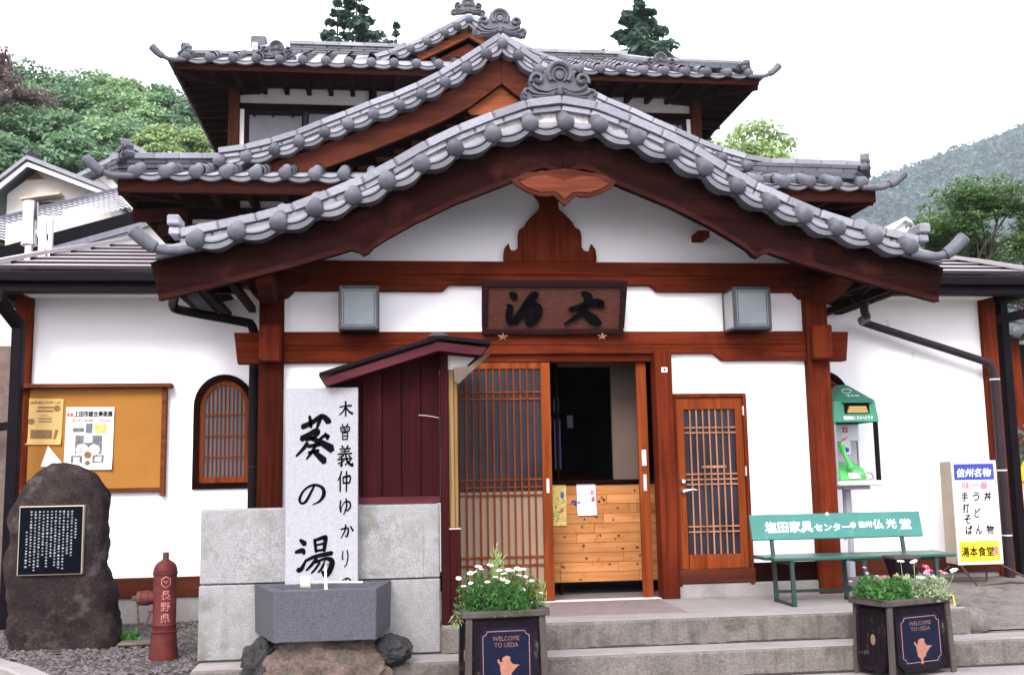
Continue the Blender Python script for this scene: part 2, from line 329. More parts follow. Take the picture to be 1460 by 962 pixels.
class MB:
    def __init__(s):
        s.v = []; s.f = []
    def add(s, vs, fs):
        n = len(s.v)
        s.v += [tuple(v) for v in vs]
        s.f += [tuple(i + n for i in f) for f in fs]
        return s
    def box(s, x0, x1, y0, y1, z0, z1, R=None):
        vs = [Vector((x, y, z)) for z in (z0, z1) for y in (y0, y1) for x in (x0, x1)]
        if R is not None: vs = [R @ v for v in vs]
        return s.add(vs, [(0, 2, 3, 1), (4, 5, 7, 6), (0, 1, 5, 4), (2, 6, 7, 3), (0, 4, 6, 2), (1, 3, 7, 5)])
    def bar(s, p, q, w, h, up=(0, 0, 1)):
        p, q = Vector(p), Vector(q)
        d = (q - p); L = d.length; d.normalize()
        u = Vector(up)
        x = d.cross(u)
        if x.length < 1e-4: x = d.cross(Vector((1, 0, 0)))
        x.normalize(); z = x.cross(d)
        R = Matrix((x, d, z)).transposed().to_4x4(); R.translation = p
        return s.box(-w/2, w/2, 0, L, -h/2, h/2, R)
    def prism(s, pts, y0, y1, axis='y'):
        """outline pts (a,b) extruded; axis y -> (x,z), z -> (x,y), x -> (y,z)"""
        n = len(pts)
        area = sum(pts[i][0]*pts[(i+1) % n][1] - pts[(i+1) % n][0]*pts[i][1] for i in range(n))
        if area < 0: pts = pts[::-1]
        def P(p, t):
            return {'y': (p[0], t, p[1]), 'z': (p[0], p[1], t), 'x': (t, p[0], p[1])}[axis]
        vs = [P(p, y0) for p in pts] + [P(p, y1) for p in pts]
        tri = tessellate_polygon([[Vector((p[0], p[1], 0)) for p in pts]])
        fs = []
        for t in tri:
            a, b, c = t
            cr = (pts[b][0]-pts[a][0])*(pts[c][1]-pts[a][1]) - (pts[b][1]-pts[a][1])*(pts[c][0]-pts[a][0])
            if cr < 0: a, b, c = a, c, b
            fs.append((a, b, c)); fs.append((a+n, c+n, b+n))
        for i in range(n):
            j = (i+1) % n
            fs.append((i, i+n, j+n, j))
        return s.add(vs, fs)
    def tube(s, pts, rad, n=8, cap=True, sx=1.0):
        pts = [Vector(p) for p in pts]
        if not hasattr(rad, '__len__'): rad = [rad]*len(pts)
        base = len(s.v)
        ref = None
        for i, p in enumerate(pts):
            d = (pts[min(i+1, len(pts)-1)] - pts[max(i-1, 0)])
            if d.length < 1e-9: d = Vector((0, 0, 1))
            d.normalize()
            if ref is None:
                ref = d.cross(Vector((0, 0, 1)))
                if ref.length < 0.15: ref = d.cross(Vector((0, 1, 0)))
                ref.normalize()
            ref = (ref - d*ref.dot(d))
            if ref.length < 1e-6: ref = d.orthogonal()
            ref.normalize()
            b = d.cross(ref)
            for k in range(n):
                a = 2*pi*k/n
                s.v.append(tuple(p + (ref*cos(a)*sx + b*sin(a))*rad[i]))
        for i in range(len(pts)-1):
            for k in range(n):
                k2 = (k+1) % n
                s.f.append((base+i*n+k, base+i*n+k2, base+(i+1)*n+k2, base+(i+1)*n+k))
        if cap:
            s.f.append(tuple(base+k for k in range(n))[::-1])
            s.f.append(tuple(base+(len(pts)-1)*n+k for k in range(n)))
        return s
    def lathe(s, prof, n=16, c=(0, 0, 0), axis='z', cap=True):
        """prof: list of (r, h)"""
        base = len(s.v)
        for r, h in prof:
            for k in range(n):
                a = 2*pi*k/n
                if axis == 'z': v = (c[0]+r*cos(a), c[1]+r*sin(a), c[2]+h)
                elif axis == 'y': v = (c[0]+r*cos(a), c[1]+h, c[2]-r*sin(a))
                else: v = (c[0]+h, c[1]+r*cos(a), c[2]+r*sin(a))
                s.v.append(v)
        for i in range(len(prof)-1):
            for k in range(n):
                k2 = (k+1) % n
                s.f.append((base+i*n+k, base+i*n+k2, base+(i+1)*n+k2, base+(i+1)*n+k))
        if cap:
            s.f.append(tuple(base+k for k in range(n))[::-1])
            s.f.append(tuple(base+(len(prof)-1)*n+k for k in range(n)))
        return s
    def blob(s, c, r, sub=2, amp=0.12, fr=3.0, flat=0.0, seed=0):
        bm = bmesh.new()
        bmesh.ops.create_icosphere(bm, subdivisions=sub, radius=1.0)
        vs = []
        for v in bm.verts:
            d = v.co.normalized()
            k = 1 + amp*noise.fractal(d*fr + Vector((seed*3.7, seed*1.3, seed)), 0.8, 2.0, 4)*1.6
            p = Vector((d.x*r[0]*k, d.y*r[1]*k, d.z*r[2]*k))
            vs.append(p + Vector(c))
        s.add(vs, [tuple(v.index for v in f.verts) for f in bm.faces])
        bm.free()
        return s
    def mesh(s, name, m=None, bevel=0.0, smooth=False, seg=1):
        me = bpy.data.meshes.new(name)
        me.from_pydata(s.v, [], s.f)
        if bevel:
            bm = bmesh.new(); bm.from_mesh(me)
            bmesh.ops.remove_doubles(bm, verts=bm.verts, dist=1e-5)
            bm.normal_update()
            es = [e for e in bm.edges if len(e.link_faces) == 2 and e.calc_face_angle(0) > radians(35)]
            bmesh.ops.bevel(bm, geom=es, offset=bevel, segments=seg, affect='EDGES', clamp_overlap=True)
            bm.to_mesh(me); bm.free()
        if m is not None: me.materials.append(m)
        if smooth:
            me.shade_smooth()
            me.set_sharp_from_angle(angle=radians(42))
        me.update()
        return me
    def build(s, name, m, parent=None, bevel=0.0, smooth=False, loc=None, rot=None, seg=1):
        return put(name, s.mesh(name, m, bevel, smooth, seg), parent, loc, rot)

def boxo(name, m, parent, x0, x1, y0, y1, z0, z1, bevel=0.004, **k):
    return MB().box(x0, x1, y0, y1, z0, z1).build(name, m, parent, bevel=bevel, **k)

def crv(pts):
    """smooth z(x) through sorted points (monotone cubic)"""
    pts = sorted(pts)
    xs = [p[0] for p in pts]; zs = [p[1] for p in pts]
    n = len(xs)
    d = [(zs[i+1]-zs[i])/(xs[i+1]-xs[i]) for i in range(n-1)]
    m = [d[0]] + [(d[i-1]+d[i])/2 for i in range(1, n-1)] + [d[-1]]
    def f(x):
        if x <= xs[0]: return zs[0] + m[0]*(x-xs[0])
        if x >= xs[-1]: return zs[-1] + m[-1]*(x-xs[-1])
        i = max(j for j in range(n-1) if xs[j] <= x)
        h = xs[i+1]-xs[i]; t = (x-xs[i])/h
        return ((2*t**3-3*t*t+1)*zs[i] + (t**3-2*t*t+t)*h*m[i] + (-2*t**3+3*t*t)*zs[i+1] + (t**3-t*t)*h*m[i+1])
    return f

def catmull(pts, per=6):
    P = [Vector(p) for p in pts]
    if len(P) < 3:
        return [P[0].lerp(P[-1], i/per) for i in range(per+1)]
    o = []
    for i in range(len(P)-1):
        a, b, c, d = P[max(i-1, 0)], P[i], P[i+1], P[min(i+2, len(P)-1)]
        for k in range(per):
            t = k/per
            o.append(0.5*((2*b) + (c-a)*t + (2*a-5*b+4*c-d)*t*t + (3*b-a-3*c+d)*t**3))
    o.append(P[-1])
    return o

# --- brush lettering: every stroke a ribbon of changing width (x right, y down, on a 0..100 square)
def brush_char(mb, strokes, cx, cz, w, h, y0, y1, wt=1.0):
    for st in strokes:
        pts = catmull([(p[0], p[1], p[2]) for p in st], 5)
        L, Rr = [], []
        for i, p in enumerate(pts):
            a = pts[max(i-1, 0)]; b = pts[min(i+1, len(pts)-1)]
            d = Vector((b.x-a.x, b.y-a.y))
            if d.length < 1e-6: d = Vector((1, 0))
            d.normalize(); nn = Vector((-d.y, d.x))
            hw = max(p.z, 1.2)*0.5*wt
            L.append((p.x+nn.x*hw, p.y+nn.y*hw)); Rr.append((p.x-nn.x*hw, p.y-nn.y*hw))
        def cap(p, d, hw):
            return (p.x+d[0]*hw, p.y+d[1]*hw)
        e0 = pts[1]-pts[0]; l0 = max(sqrt(e0.x**2+e0.y**2), 1e-6)
        e1 = pts[-1]-pts[-2]; l1 = max(sqrt(e1.x**2+e1.y**2), 1e-6)
        c0 = cap(pts[0], (-e0.x/l0, -e0.y/l0), max(pts[0].z, 1.2)*0.4*wt)
        c1 = cap(pts[-1], (e1.x/l1, e1.y/l1), max(pts[-1].z, 1.2)*0.4*wt)
        def T(q): return (cx + (q[0]/100-0.5)*w, cz - (q[1]/100-0.5)*h)
        # quads strip as solid
        n = len(L)
        A = [T(c0)] + [T(q) for q in L] + [T(c1)]
        B = [T(c0)] + [T(q) for q in Rr] + [T(c1)]
        vs = []; fs = []
        for (a, b) in zip(A, B):
            vs += [(a[0], y0, a[1]), (b[0], y0, b[1]), (a[0], y1, a[1]), (b[0], y1, b[1])]
        for i in range(len(A)-1):
            o = 4*i
            fs += [(o, o+1, o+5, o+4), (o+2, o+6, o+7, o+3), (o, o+4, o+6, o+2), (o+1, o+3, o+7, o+5)]
        mb.add(vs, fs)

def ST(s):
    return [[tuple(float(a) for a in p.split(',')) for p in st.split()] for st in s.split(';') if st.strip()]

CH = {
 'dai': ST("17,53,8 50,40,10 80,32,14 97,36,15 90,40,8; 50,2,9 63,14,13 58,40,11 36,72,9 2,97,2; 45,50,6 60,65,13 80,84,16 96,95,10"),
 'yu_g': ST("10,3,4 22,11,13 27,19,8; 3,40,4 13,45,10 10,68,12 14,92,10 38,62,6 62,28,9 84,8,13 90,12,8; 84,12,12 72,28,8 52,50,8; 48,57,6 72,38,10 94,44,13 97,64,13 88,84,12 72,98,8 62,88,6; 70,52,6 46,76,7 30,97,5; 82,60,6 62,84,6"),
 'aoi': ST("35,4,5 38,15,6 39,27,5; 16,26,8 42,17,7 68,4,7 86,15,10 88,18,5; 67,6,5 60,18,6 55,29,4; 14,51,9 34,42,7 52,35,8 60,38,6 44,49,5 25,53,5; 38,49,6 68,60,9 96,73,12; 62,53,4 76,45,5 88,47,5; 78,40,4 84,52,5; 0,87,3 15,75,5 30,61,7; 32,67,5 62,63,6; 52,65,5 42,79,5 28,93,3; 33,80,4 60,76,5; 47,79,5 62,88,9 76,98,11"),
 'no': ST("60,8,6 46,42,7 26,84,8 8,90,7 3,66,7 22,26,6 58,4,8 92,18,9 98,52,10 82,82,7 54,99,3"),
 'yu': ST("12,10,5 24,20,9; 0,40,5 18,36,8 22,44,5; 6,84,8 16,80,7 28,58,3; 50,10,5 54,40,5; 50,12,4 76,5,7 79,10,7 75,38,6; 54,24,3 74,20,4; 55,38,4 74,35,4; 26,62,4 50,52,6 96,44,7; 56,56,5 42,72,5 28,85,3; 52,66,4 80,57,5 96,64,9 92,84,9 80,98,8 70,88,4; 64,66,4 54,80,4 42,92,3; 78,64,4 68,82,4 60,90,3"),
 'ki': ST("10,35,6 50,28,5 90,26,8; 50,0,8 51,50,7 50,95,6; 48,35,6 30,65,6 3,88,3; 53,36,5 76,66,8 99,78,9"),
 'so': ST("25,0,6 36,14,6; 76,0,7 62,14,5; 12,20,6 17,48,5; 12,21,5 88,18,6 84,46,6; 48,20,5 48,46,5; 17,47,5 84,44,5; 24,32,4 78,31,4; 28,57,5 31,98,6; 28,58,5 72,55,6 70,98,6; 32,76,4 68,74,5; 30,97,5 70,95,5"),
 'gi': ST("30,0,6 38,10,5; 70,0,6 60,12,5; 15,16,4 85,14,5; 22,28,4 78,26,4; 5,41,5 95,38,5; 50,14,5 50,40,5; 42,47,5 12,58,4; 2,68,5 96,62,5; 28,54,5 29,98,7 18,92,4; 5,88,4 45,74,4; 55,46,6 66,78,8 98,98,9 99,84,3; 88,70,5 50,95,4; 75,48,5 86,57,6"),
 'chu': ST("28,0,7 18,25,6 0,46,3; 19,28,7 19,98,7; 40,28,6 42,60,6; 40,29,6 92,24,7 88,58,6; 42,59,5 88,56,6; 66,0,7 66,50,7 65,99,6"),
 'hyu': ST("15,10,7 9,50,8 16,82,6 22,50,4 50,20,5 85,20,8 94,48,8 72,72,6 48,68,3; 58,0,7 63,50,8 38,99,4"),
 'ka': ST("5,35,7 50,25,7 62,40,8 52,85,8 36,80,3; 42,2,7 35,45,7 6,97,4; 78,15,7 99,46,9"),
 'ri': ST("22,5,7 17,45,8 29,54,4; 72,2,8 81,40,9 66,78,7 38,99,3"),
}

# --- printed lettering from the built-in typeface
def text_mesh(name, s, size, m, bold=0.0, extrude=0.002, spacing=1.0, shear=0.0, align='CENTER', lines=1.0):
    c = bpy.data.curves.new(name, 'FONT')
    c.body = s
    c.size = size
    c.extrude = extrude
    c.offset = 0.0
    c.space_character = spacing
    c.space_line = lines
    c.shear = shear
    c.resolution_u = 2
    c.align_x = align
    c.align_y = 'CENTER'
    o = bpy.data.objects.new(name, c)
    COL.objects.link(o)
    dg = bpy.context.evaluated_depsgraph_get()
    me = bpy.data.meshes.new_from_object(o.evaluated_get(dg))
    bpy.data.objects.remove(o)
    bpy.data.curves.remove(c)
    me.name = name
    me.materials.clear()
    me.materials.append(m)
    return me

def text(name, s, size, m, parent, loc, rot=(pi/2, 0, 0), fitw=None, fith=None, **k):
    bold = k.pop('bold', 0.0)
    me = text_mesh(name, s, size, m, **k)
    if (fitw or fith) and me.vertices:
        xs = [v.co.x for v in me.vertices]; ys = [v.co.y for v in me.vertices]
        cx, cy = (min(xs)+max(xs))/2, (min(ys)+max(ys))/2
        wx, wy = max(max(xs)-min(xs), 1e-6), max(max(ys)-min(ys), 1e-6)
        kx = fitw/wx if fitw else None
        ky = fith/wy if fith else kx
        kx = kx or ky
        for v in me.vertices:
            v.co.x = (v.co.x-cx)*kx; v.co.y = (v.co.y-cy)*ky
    if bold:      # heavier strokes: the outline repeated a hair to each side, each copy a little deeper
        vs = [tuple(v.co) for v in me.vertices]; fs = [tuple(p.vertices) for p in me.polygons]
        V, Fc = list(vs), list(fs)
        for q, (dx, dy) in enumerate(((bold, 0), (-bold, 0), (0, bold), (0, -bold))):
            n = len(V)
            V += [(x+dx, y+dy, z-0.00015*(q+1)) for x, y, z in vs]
            Fc += [tuple(i+n for i in f) for f in fs]
        mm = me.materials[0]
        me = bpy.data.meshes.new(name); me.from_pydata(V, [], Fc); me.materials.append(mm)
    return put(name, me, parent, loc, rot)

# ================================================================== THE BATHHOUSE
B = empty('bathhouse', 'white plastered timber bathhouse with stacked curving grey tiled roofs', 'building')

# ---- shared tile pieces
_cap = MB().lathe([(0.002, -0.036), (0.026, -0.034), (0.05, -0.024), (0.066, -0.008), (0.0715, 0.008), (0.069, 0.018), (0.058, 0.024), (0.056, 0.34)], n=18, axis='y').mesh('round_eave_tile', M['tile'], smooth=True)
def _crescent():
    mb = MB()
    W = 0.27
    def arc(o, k): return [(W*0.5*t, o - k*(1-t*t)) for t in [i/5-1 for i in range(11)]]
    lo, hi = arc(-0.034, 0.052), arc(0.0, 0.047)
    mb.prism(lo + hi[::-1], 0.0, 0.26)
    lo, hi = arc(0.016, 0.044), arc(0.025, 0.042)
    mb.prism(lo + hi[::-1], 0.02, 0.26)
    return mb.mesh('flat_eave_tile', M['tile_md'])
_cres = _crescent()
_unit = MB().box(-0.5, 0.5, 0, 1, -0.5, 0.5).mesh('ridge_tile', M['tile_lt'], bevel=0.06)
_unitd = MB().box(-0.5, 0.5, 0, 1, -0.5, 0.5).mesh('ridge_course', M['tile'], bevel=0.05)

def oni(parent, loc, k=1.0, rz=0.0, rx=0.0):
    """gable-end ornament: arched head, two scroll knobs and spreading waves, facing -y"""
    half = [(0, 0.30), (0.05, 0.295), (0.09, 0.265), (0.112, 0.21), (0.112, 0.17), (0.15, 0.205), (0.20, 0.20), (0.225, 0.165), (0.205, 0.12),
            (0.215, 0.10), (0.255, 0.095), (0.285, 0.06), (0.27, 0.02), (0.22, 0.012), (0.16, 0.03), (0.08, 0.035), (0, 0.06)]
    pts = half + [(-x, z) for x, z in half[-2:0:-1]]
    mb = MB().prism(pts, -0.02, 0.07)
    mb.tube([(cos(a)*0.083*(1 if True else 1), -0.03, 0.205+sin(a)*0.083) for a in [pi*(-0.22+1.44*i/14) for i in range(15)]], 0.017, 6)
    mb.tube([(cos(a)*0.052, -0.03, 0.195+sin(a)*0.058) for a in [pi*(-0.3+1.6*i/12) for i in range(13)]], 0.009, 5)
    mb.lathe([(0.001, -0.045), (0.03, -0.04), (0.038, -0.02)], 12, (0, 0, 0.19), 'y')
    for s in (-1, 1):
        sp = []
        for i in range(16):
            a = -0.4 + i*0.42; r = 0.052*(1 - i/19)
            sp.append((s*(0.163 + r*cos(a)), -0.03-0.012*i/15, 0.158 + r*sin(a)))
        mb.tube(sp, [0.015]*12+[0.017, 0.018, 0.019, 0.02], 6)
        mb.tube(catmull([(s*0.02, -0.03, 0.10), (s*0.09, -0.035, 0.072), (s*0.16, -0.035, 0.085), (s*0.20, -0.03, 0.12)], 4), 0.012, 5)
        mb.tube(catmull([(s*0.02, -0.03, 0.075), (s*0.10, -0.035, 0.045), (s*0.19, -0.035, 0.055), (s*0.235, -0.03, 0.085), (s*0.262, -0.035, 0.062), (s*0.25, -0.035, 0.038)], 4), 0.011, 5)
        mb.tube(catmull([(s*0.04, -0.03, 0.05), (s*0.12, -0.03, 0.03), (s*0.2, -0.03, 0.03)], 4), 0.009, 5)
    o = mb.build('gable_ornament', M['tile'], parent, smooth=True)
    o.location = loc; o.scale = (k, k, k); o.rotation_euler = (rx, 0, rz)
    return o

def curl(parent, pts, r0=0.036, r1=0.066, m='tile'):
    """upswept corner tile"""
    P = catmull(pts, 6)
    n = len(P)
    k = int(n*0.62)
    mb = MB()
    mb.tube(P[:k+1], r0, 10)
    rad = [r1*(0.86 + 0.14*i/(n-k-1)) for i in range(n-k)]
    mb.tube(P[k:], rad, 14)
    d = (P[-1]-P[-2]).normalized()
    mb.tube([P[-1], P[-1]+d*0.012, P[-1]+d*0.024], [r1*1.0, r1*0.9, r1*0.45], 14)
    return mb.build('upturned_corner_tile', M[m], parent, smooth=True)

def piece_xz(name, me, parent, p, q, y, h, dy, dz=0.0):
    (x0, z0), (x1, z1) = p, q
    a = atan2(z1-z0, x1-x0); L = sqrt((x1-x0)**2+(z1-z0)**2)
    o = put(name, me, parent, ((x0+x1)/2, y, (z0+z1)/2+dz))
    o.rotation_euler = (0, -a, 0); o.scale = (L*0.985, dy, h)
    return o

def along(cz, x0, x1, step):
    """x positions spaced evenly by arc length"""
    xs = [x0]; x = x0; acc = 0; dx = 0.01; target = step
    total = 0; prev = cz(x0)
    pts = [(x0, 0.0)]
    n = int((x1-x0)/dx)
    for i in range(1, n+1):
        x = x0 + (x1-x0)*i/n; z = cz(x); total += sqrt(((x1-x0)/n)**2+(z-prev)**2); prev = z; pts.append((x, total))
    cnt = max(1, round(total/step)); res = []; j = 0
    for i in range(cnt+1):
        t = total*i/cnt
        while j < len(pts)-2 and pts[j+1][1] < t: j += 1
        a, b = pts[j], pts[j+1]
        u = (t-a[1])/max(b[1]-a[1], 1e-9)
        res.append(a[0]+(b[0]-a[0])*min(1, max(0, u)))
    return res

def gable(name, half, low, y, ydeck, bo, bargemat, pitch=0.5, k=1.0, xband=None, barge_end=None, dk=None, mould=0.042, layers=2, deckmat='roof'):
    D = [(-x, z) for x, z in half[:0:-1]] + list(half)
    cz = crv(D)
    xe = (barge_end or half[-1][0])
    N = 60
    xs = [-xe + 2*xe*i/N for i in range(N+1)]
    mb = MB()
    top = [(x, cz(x)+0.03) for x in xs]; bot = [(x, cz(x)-0.05) for x in xs]
    mb.prism(top+bot[::-1], y+0.1, ydeck)
    deck = mb.build(name, M[deckmat], B)
    # boards under the roof, seen from below
    for a, b in ((-1, 0), (0, 1)):
        pass
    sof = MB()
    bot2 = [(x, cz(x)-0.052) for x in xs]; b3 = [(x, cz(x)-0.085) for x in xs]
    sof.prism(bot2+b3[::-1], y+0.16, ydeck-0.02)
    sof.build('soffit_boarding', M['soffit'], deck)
    for i, (x, z) in enumerate(D):
        o = put('round_eave_tile', _cap, deck, (x+random.uniform(-.006, .006), y+0.03+random.uniform(-.008, .008), z+random.uniform(-.006, .006)), (pitch+random.uniform(-.05, .05), 0, random.uniform(-.05, .05)), (k*.96, 1, k*.96))
    for (x0, z0), (x1, z1) in zip(D[:-1], D[1:]):
        a = atan2(z1-z0, x1-x0); L = sqrt((x1-x0)**2+(z1-z0)**2)
        o = put('flat_eave_tile', _cres, deck, ((x0+x1)/2, y+0.045, (z0+z1)/2), (0, -a, 0), (L/0.27, 1, k))
    # plaster bedding behind the tiles
    xb = xband or half[-1][0]
    xs2 = [-xb + 2*xb*i/N for i in range(N+1)]
    MB().prism([(x, cz(x)+bo(abs(x))-0.06) for x in xs2] + [(x, cz(x)-0.02) for x in xs2[::-1]], y+0.2, y+0.34).build('plaster_bedding', M['mortar'], deck)
    # courses of ridge tiles following the verge
    def course(off, h, dy, yy, step, sh):
        px = along(cz, -xb, 0, step); px2 = along(cz, 0, xb, step)
        for seq in (px, px2):
            for a, b in zip(seq[:-1], seq[1:]):
                f = lambda x: cz(x)+bo(abs(x))+off
                piece_xz('ridge_tile', _unit, deck, (a, f(a)), (b, f(b)), yy+random.uniform(-.004, .004), h, dy, 0)
    course(-0.035*k, 0.068*k, 0.22, y+0.13, 0.29, 0)
    course(-0.098*k, 0.042*k, 0.2, y+0.155, 0.24, 0)
    for s in (-1, 1):
        if low is None: continue
        xl = low[-1][0]
        tx = [xl*i/24 for i in range(25)]
        poly = [(x, cz(x)-0.045) for x in tx]
        endx = xl+0.07
        poly.append((endx, cz(endx)-0.05))
        poly += [(x, z) for x, z in low[::-1]]
        MB().prism([(s*(x+0.0015), z) for x, z in poly], y+0.18, y+0.245).build('bargeboard', M[bargemat], deck, bevel=0.004)
        mo = [(x, z) for x, z in low] + [(x, z+mould) for x, z in low[::-1]]
        MB().prism([(s*(x+0.002), z-0.004) for x, z in mo], y+0.162, y+0.18).build('bargeboard_moulding', M['barge_trim' if bargemat == 'barge' else bargemat], deck)
    return deck, cz

# ---- front karahafu gable
FH = [(0, 4.03), (0.27, 4.01), (0.555, 3.92), (0.84, 3.81), (1.10, 3.685), (1.35, 3.545), (1.61, 3.42), (1.88, 3.32), (2.14, 3.22), (2.44, 3.15), (2.73, 3.083)]
FL = [(0, 3.635), (0.05, 3.675), (0.10, 3.705), (0.15, 3.715), (0.24, 3.69), (0.40, 3.60), (0.83, 3.425), (1.14, 3.27), (1.36, 3.14), (1.45, 3.08),
      (1.49, 3.035), (1.53, 3.018), (1.56, 3.045), (1.62, 3.06), (1.74, 3.02), (2.14, 2.90), (2.57, 2.785), (3.0, 2.675)]
boF = crv([(0, .262), (0.55, .225), (1.1, .20), (1.7, .165), (2.4, .15), (2.9, .15)])
front, czF = gable('front_gable_roof', FH, FL, -0.93, 2.7, boF, 'barge', xband=2.86, barge_end=3.02)
oni(front, (0, -0.68, czF(0)+0.245), 1.08)
for s in (-1, 1):
    curl(front, [(s*2.74, -0.87, 3.035), (s*2.86, -0.89, 3.012), (s*2.96, -0.90, 3.015), (s*3.05, -0.91, 3.055), (s*3.155, -0.92, 3.15)], 0.033, 0.055)
    MB().prism([(s*2.86, 3.30), (s*2.95, 3.30), (s*2.95, 3.22), (s*2.86, 3.22)], -0.82, -0.6).build('ridge_end_tile', M['tile_lt'], front, bevel=0.012)
    MB().prism([(s*2.86, 3.212), (s*2.94, 3.212), (s*2.94, 3.15), (s*2.86, 3.15)], -0.80, -0.6).build('ridge_end_tile', M['tile_lt'], front, bevel=0.012)
    # edge tiles running back along the side eaves
    for j in range(9):
        put('round_eave_tile', _cap, front, (s*3.0, -0.62+j*0.3, 3.03), (0.25, 0, s*pi/2), (0.85, 0.5, 0.85))
    boxo('side_eave_board', M['eave_y'], front, min(s*2.96, s*3.04), max(s*2.96, s*3.04), -0.68, 2.6, 2.86, 2.98)
# pendant under the apex
kg = [(0, 3.40), (0.055, 3.455), (0.09, 3.487), (0.12, 3.477), (0.19, 3.477), (0.28, 3.505), (0.36, 3.55), (0.415, 3.60), (0.3, 3.66), (0, 3.70)]
kgp = kg + [(-x, z) for x, z in kg[-2:0:-1]]
MB().prism(kgp, -0.80, -0.772).build('pendant_board', M['barge_up'], front, bevel=0.004)
kg2 = [(0, 3.452), (0.06, 3.512), (0.10, 3.515), (0.19, 3.51), (0.30, 3.55), (0.345, 3.585), (0.25, 3.63), (0.15, 3.645), (0.06, 3.62), (0, 3.60)]
MB().prism(kg2 + [(-x, z) for x, z in kg2[-2:0:-1]], -0.808, -0.8).build('pendant_carving', M['pendant'], front)

# ---- posts, beams and brackets of the porch front
def post(x0, x1, y0, y1, z0, z1, name='post'):
    return boxo(name, M['red_z'], B, x0, x1, y0, y1, z0, z1, 0.006)
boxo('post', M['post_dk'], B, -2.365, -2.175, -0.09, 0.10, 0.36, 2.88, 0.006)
post(2.175, 2.365, -0.09, 0.10, 0.36, 2.88)
post(0.845, 0.985, -0.11, 0.06, 0.36, 2.375, 'door_post')
# lower beam: two stacked timbers, thicker near the posts
boxo('lower_beam', M['red_x'], B, -2.174, 2.174, -0.055, 0.05, 2.428, 2.539, 0.004)
lb = [(-2.174, 2.290), (-1.44, 2.290), (-1.37, 2.352), (1.37, 2.352), (1.44, 2.290), (2.174, 2.290), (2.174, 2.424), (-2.174, 2.424)]
MB().prism(lb, -0.06, 0.05).build('lower_beam', M['red_x'], B, bevel=0.004)
for s in (-1, 1):
    MB().prism([(s*2.366, 2.535), (s*2.565, 2.535), (s*2.535, 2.285), (s*2.366, 2.285)], -0.045, 0.05).build('beam_end', M['red_x'], B, bevel=0.005)
    MB().prism([(s*2.185, 2.575), (s*2.355, 2.575), (s*2.355, 2.31), (s*2.33, 2.285), (s*2.185, 2.285)], -0.20, -0.092).build('nose_block', M['red_z'], B, bevel=0.012)
    # boat shaped capital and stacked arms
    MB().prism([(s*(2.27-.17), 2.90), (s*(2.27+.17), 2.90), (s*(2.27+.17), 2.865), (s*(2.27+.12), 2.815), (s*(2.27-.12), 2.815), (s*(2.27-.17), 2.865)], -0.17, 0.12).build('bracket_block', M['red_dk'], B, bevel=0.006)
    MB().prism([(s*(2.27-.30), 3.0), (s*(2.27+.30), 3.0), (s*(2.27+.30), 2.95), (s*(2.27+.2), 2.902), (s*(2.27-.2), 2.902), (s*(2.27-.30), 2.95)], -0.13, 0.10).build('bracket_arm', M['red_dk'], B, bevel=0.006)
    MB().prism([(-0.72, 2.90), (-0.2, 2.90), (-0.2, 2.74), (-0.46, 2.76), (-0.6, 2.80), (-0.68, 2.82)], s*2.27-0.06, s*2.27+0.06, 'x').build('cantilever_arm', M['red_dk'], B, bevel=0.006)
    boxo('purlin', M['eave_y'], B, s*2.27-0.07, s*2.27+0.07, -0.72, 2.4, 3.0, 3.10)
    for k, xx in enumerate((2.55, 2.76)):
        boxo('purlin', M['fascia'], B, s*xx-0.03, s*xx+0.03, -0.70, 1.0, 2.86-0.05*k, 2.92-0.05*k)
boxo('upper_beam', M['red_x'], B, -2.35, 2.35, -0.065, 0.05, 3.010, 3.122, 0.004)
ub = [(-2.35, 2.874), (-0.90, 2.874), (-0.845, 2.928), (0.845, 2.928), (0.90, 2.874), (2.35, 2.874), (2.35, 3.006), (-2.35, 3.006)]
MB().prism(ub, -0.07, 0.05).build('upper_beam', M['red_x'], B, bevel=0.004)
# little purlin end above the right of the gable wall
boxo('purlin_end', M['red_y'], B, 1.23, 1.33, -0.2, 0.02, 3.31, 3.37)
# carved strut on the upper beam
sh = [(0.015, 3.74), (0.13, 3.70), (0.10, 3.665), (0.075, 3.62), (0.085, 3.575), (0.13, 3.53), (0.17, 3.49), (0.20, 3.455), (0.21, 3.425), (0.255, 3.40), (0.268, 3.36),
      (0.268, 3.25), (0.285, 3.225), (0.315, 3.215), (0.335, 3.225), (0.35, 3.285), (0.385, 3.23), (0.392, 3.165), (0.39, 3.123)]
MB().prism(sh + [(-x, z) for x, z in sh[::-1]], -0.055, 0.0).build('carved_strut', M['red_z'], B, bevel=0.008)

# ---- plaster of the porch front
pw = MB()
N = 40
xs = [-2.3+4.6*i/N for i in range(N+1)]
pw.prism([(-2.3, 3.0), (2.3, 3.0)] + [(x, czF(x)-0.10) for x in xs[::-1]], 0.0, 0.08)
boxes = [(-2.3, -0.86, 0.62, 3.0), (-0.86, 0.86, 2.36, 3.0), (0.86, 1.0, 0.5, 3.0), (1.0, 1.63, 2.02, 3.0), (1.63, 2.3, 0.62, 3.0)]
for a, b, c, d in boxes: pw.box(a, b, 0.0, 0.08, c, d)
pw.build('front_wall', M['plaster'], B)
for a, b in ((-2.3, -0.86), (1.64, 2.3)):
    boxo('base_board', M['eave'], B, a, b, -0.03, 0.07, 0.47, 0.62)
boxo('plinth', M['tread'], B, 0.99, 2.38, -0.045, 0.1, 0.34, 0.468, 0.01)
boxo('plinth', M['tread'], B, -2.38, -0.86, -0.045, 0.1, 0.14, 0.468, 0.01)
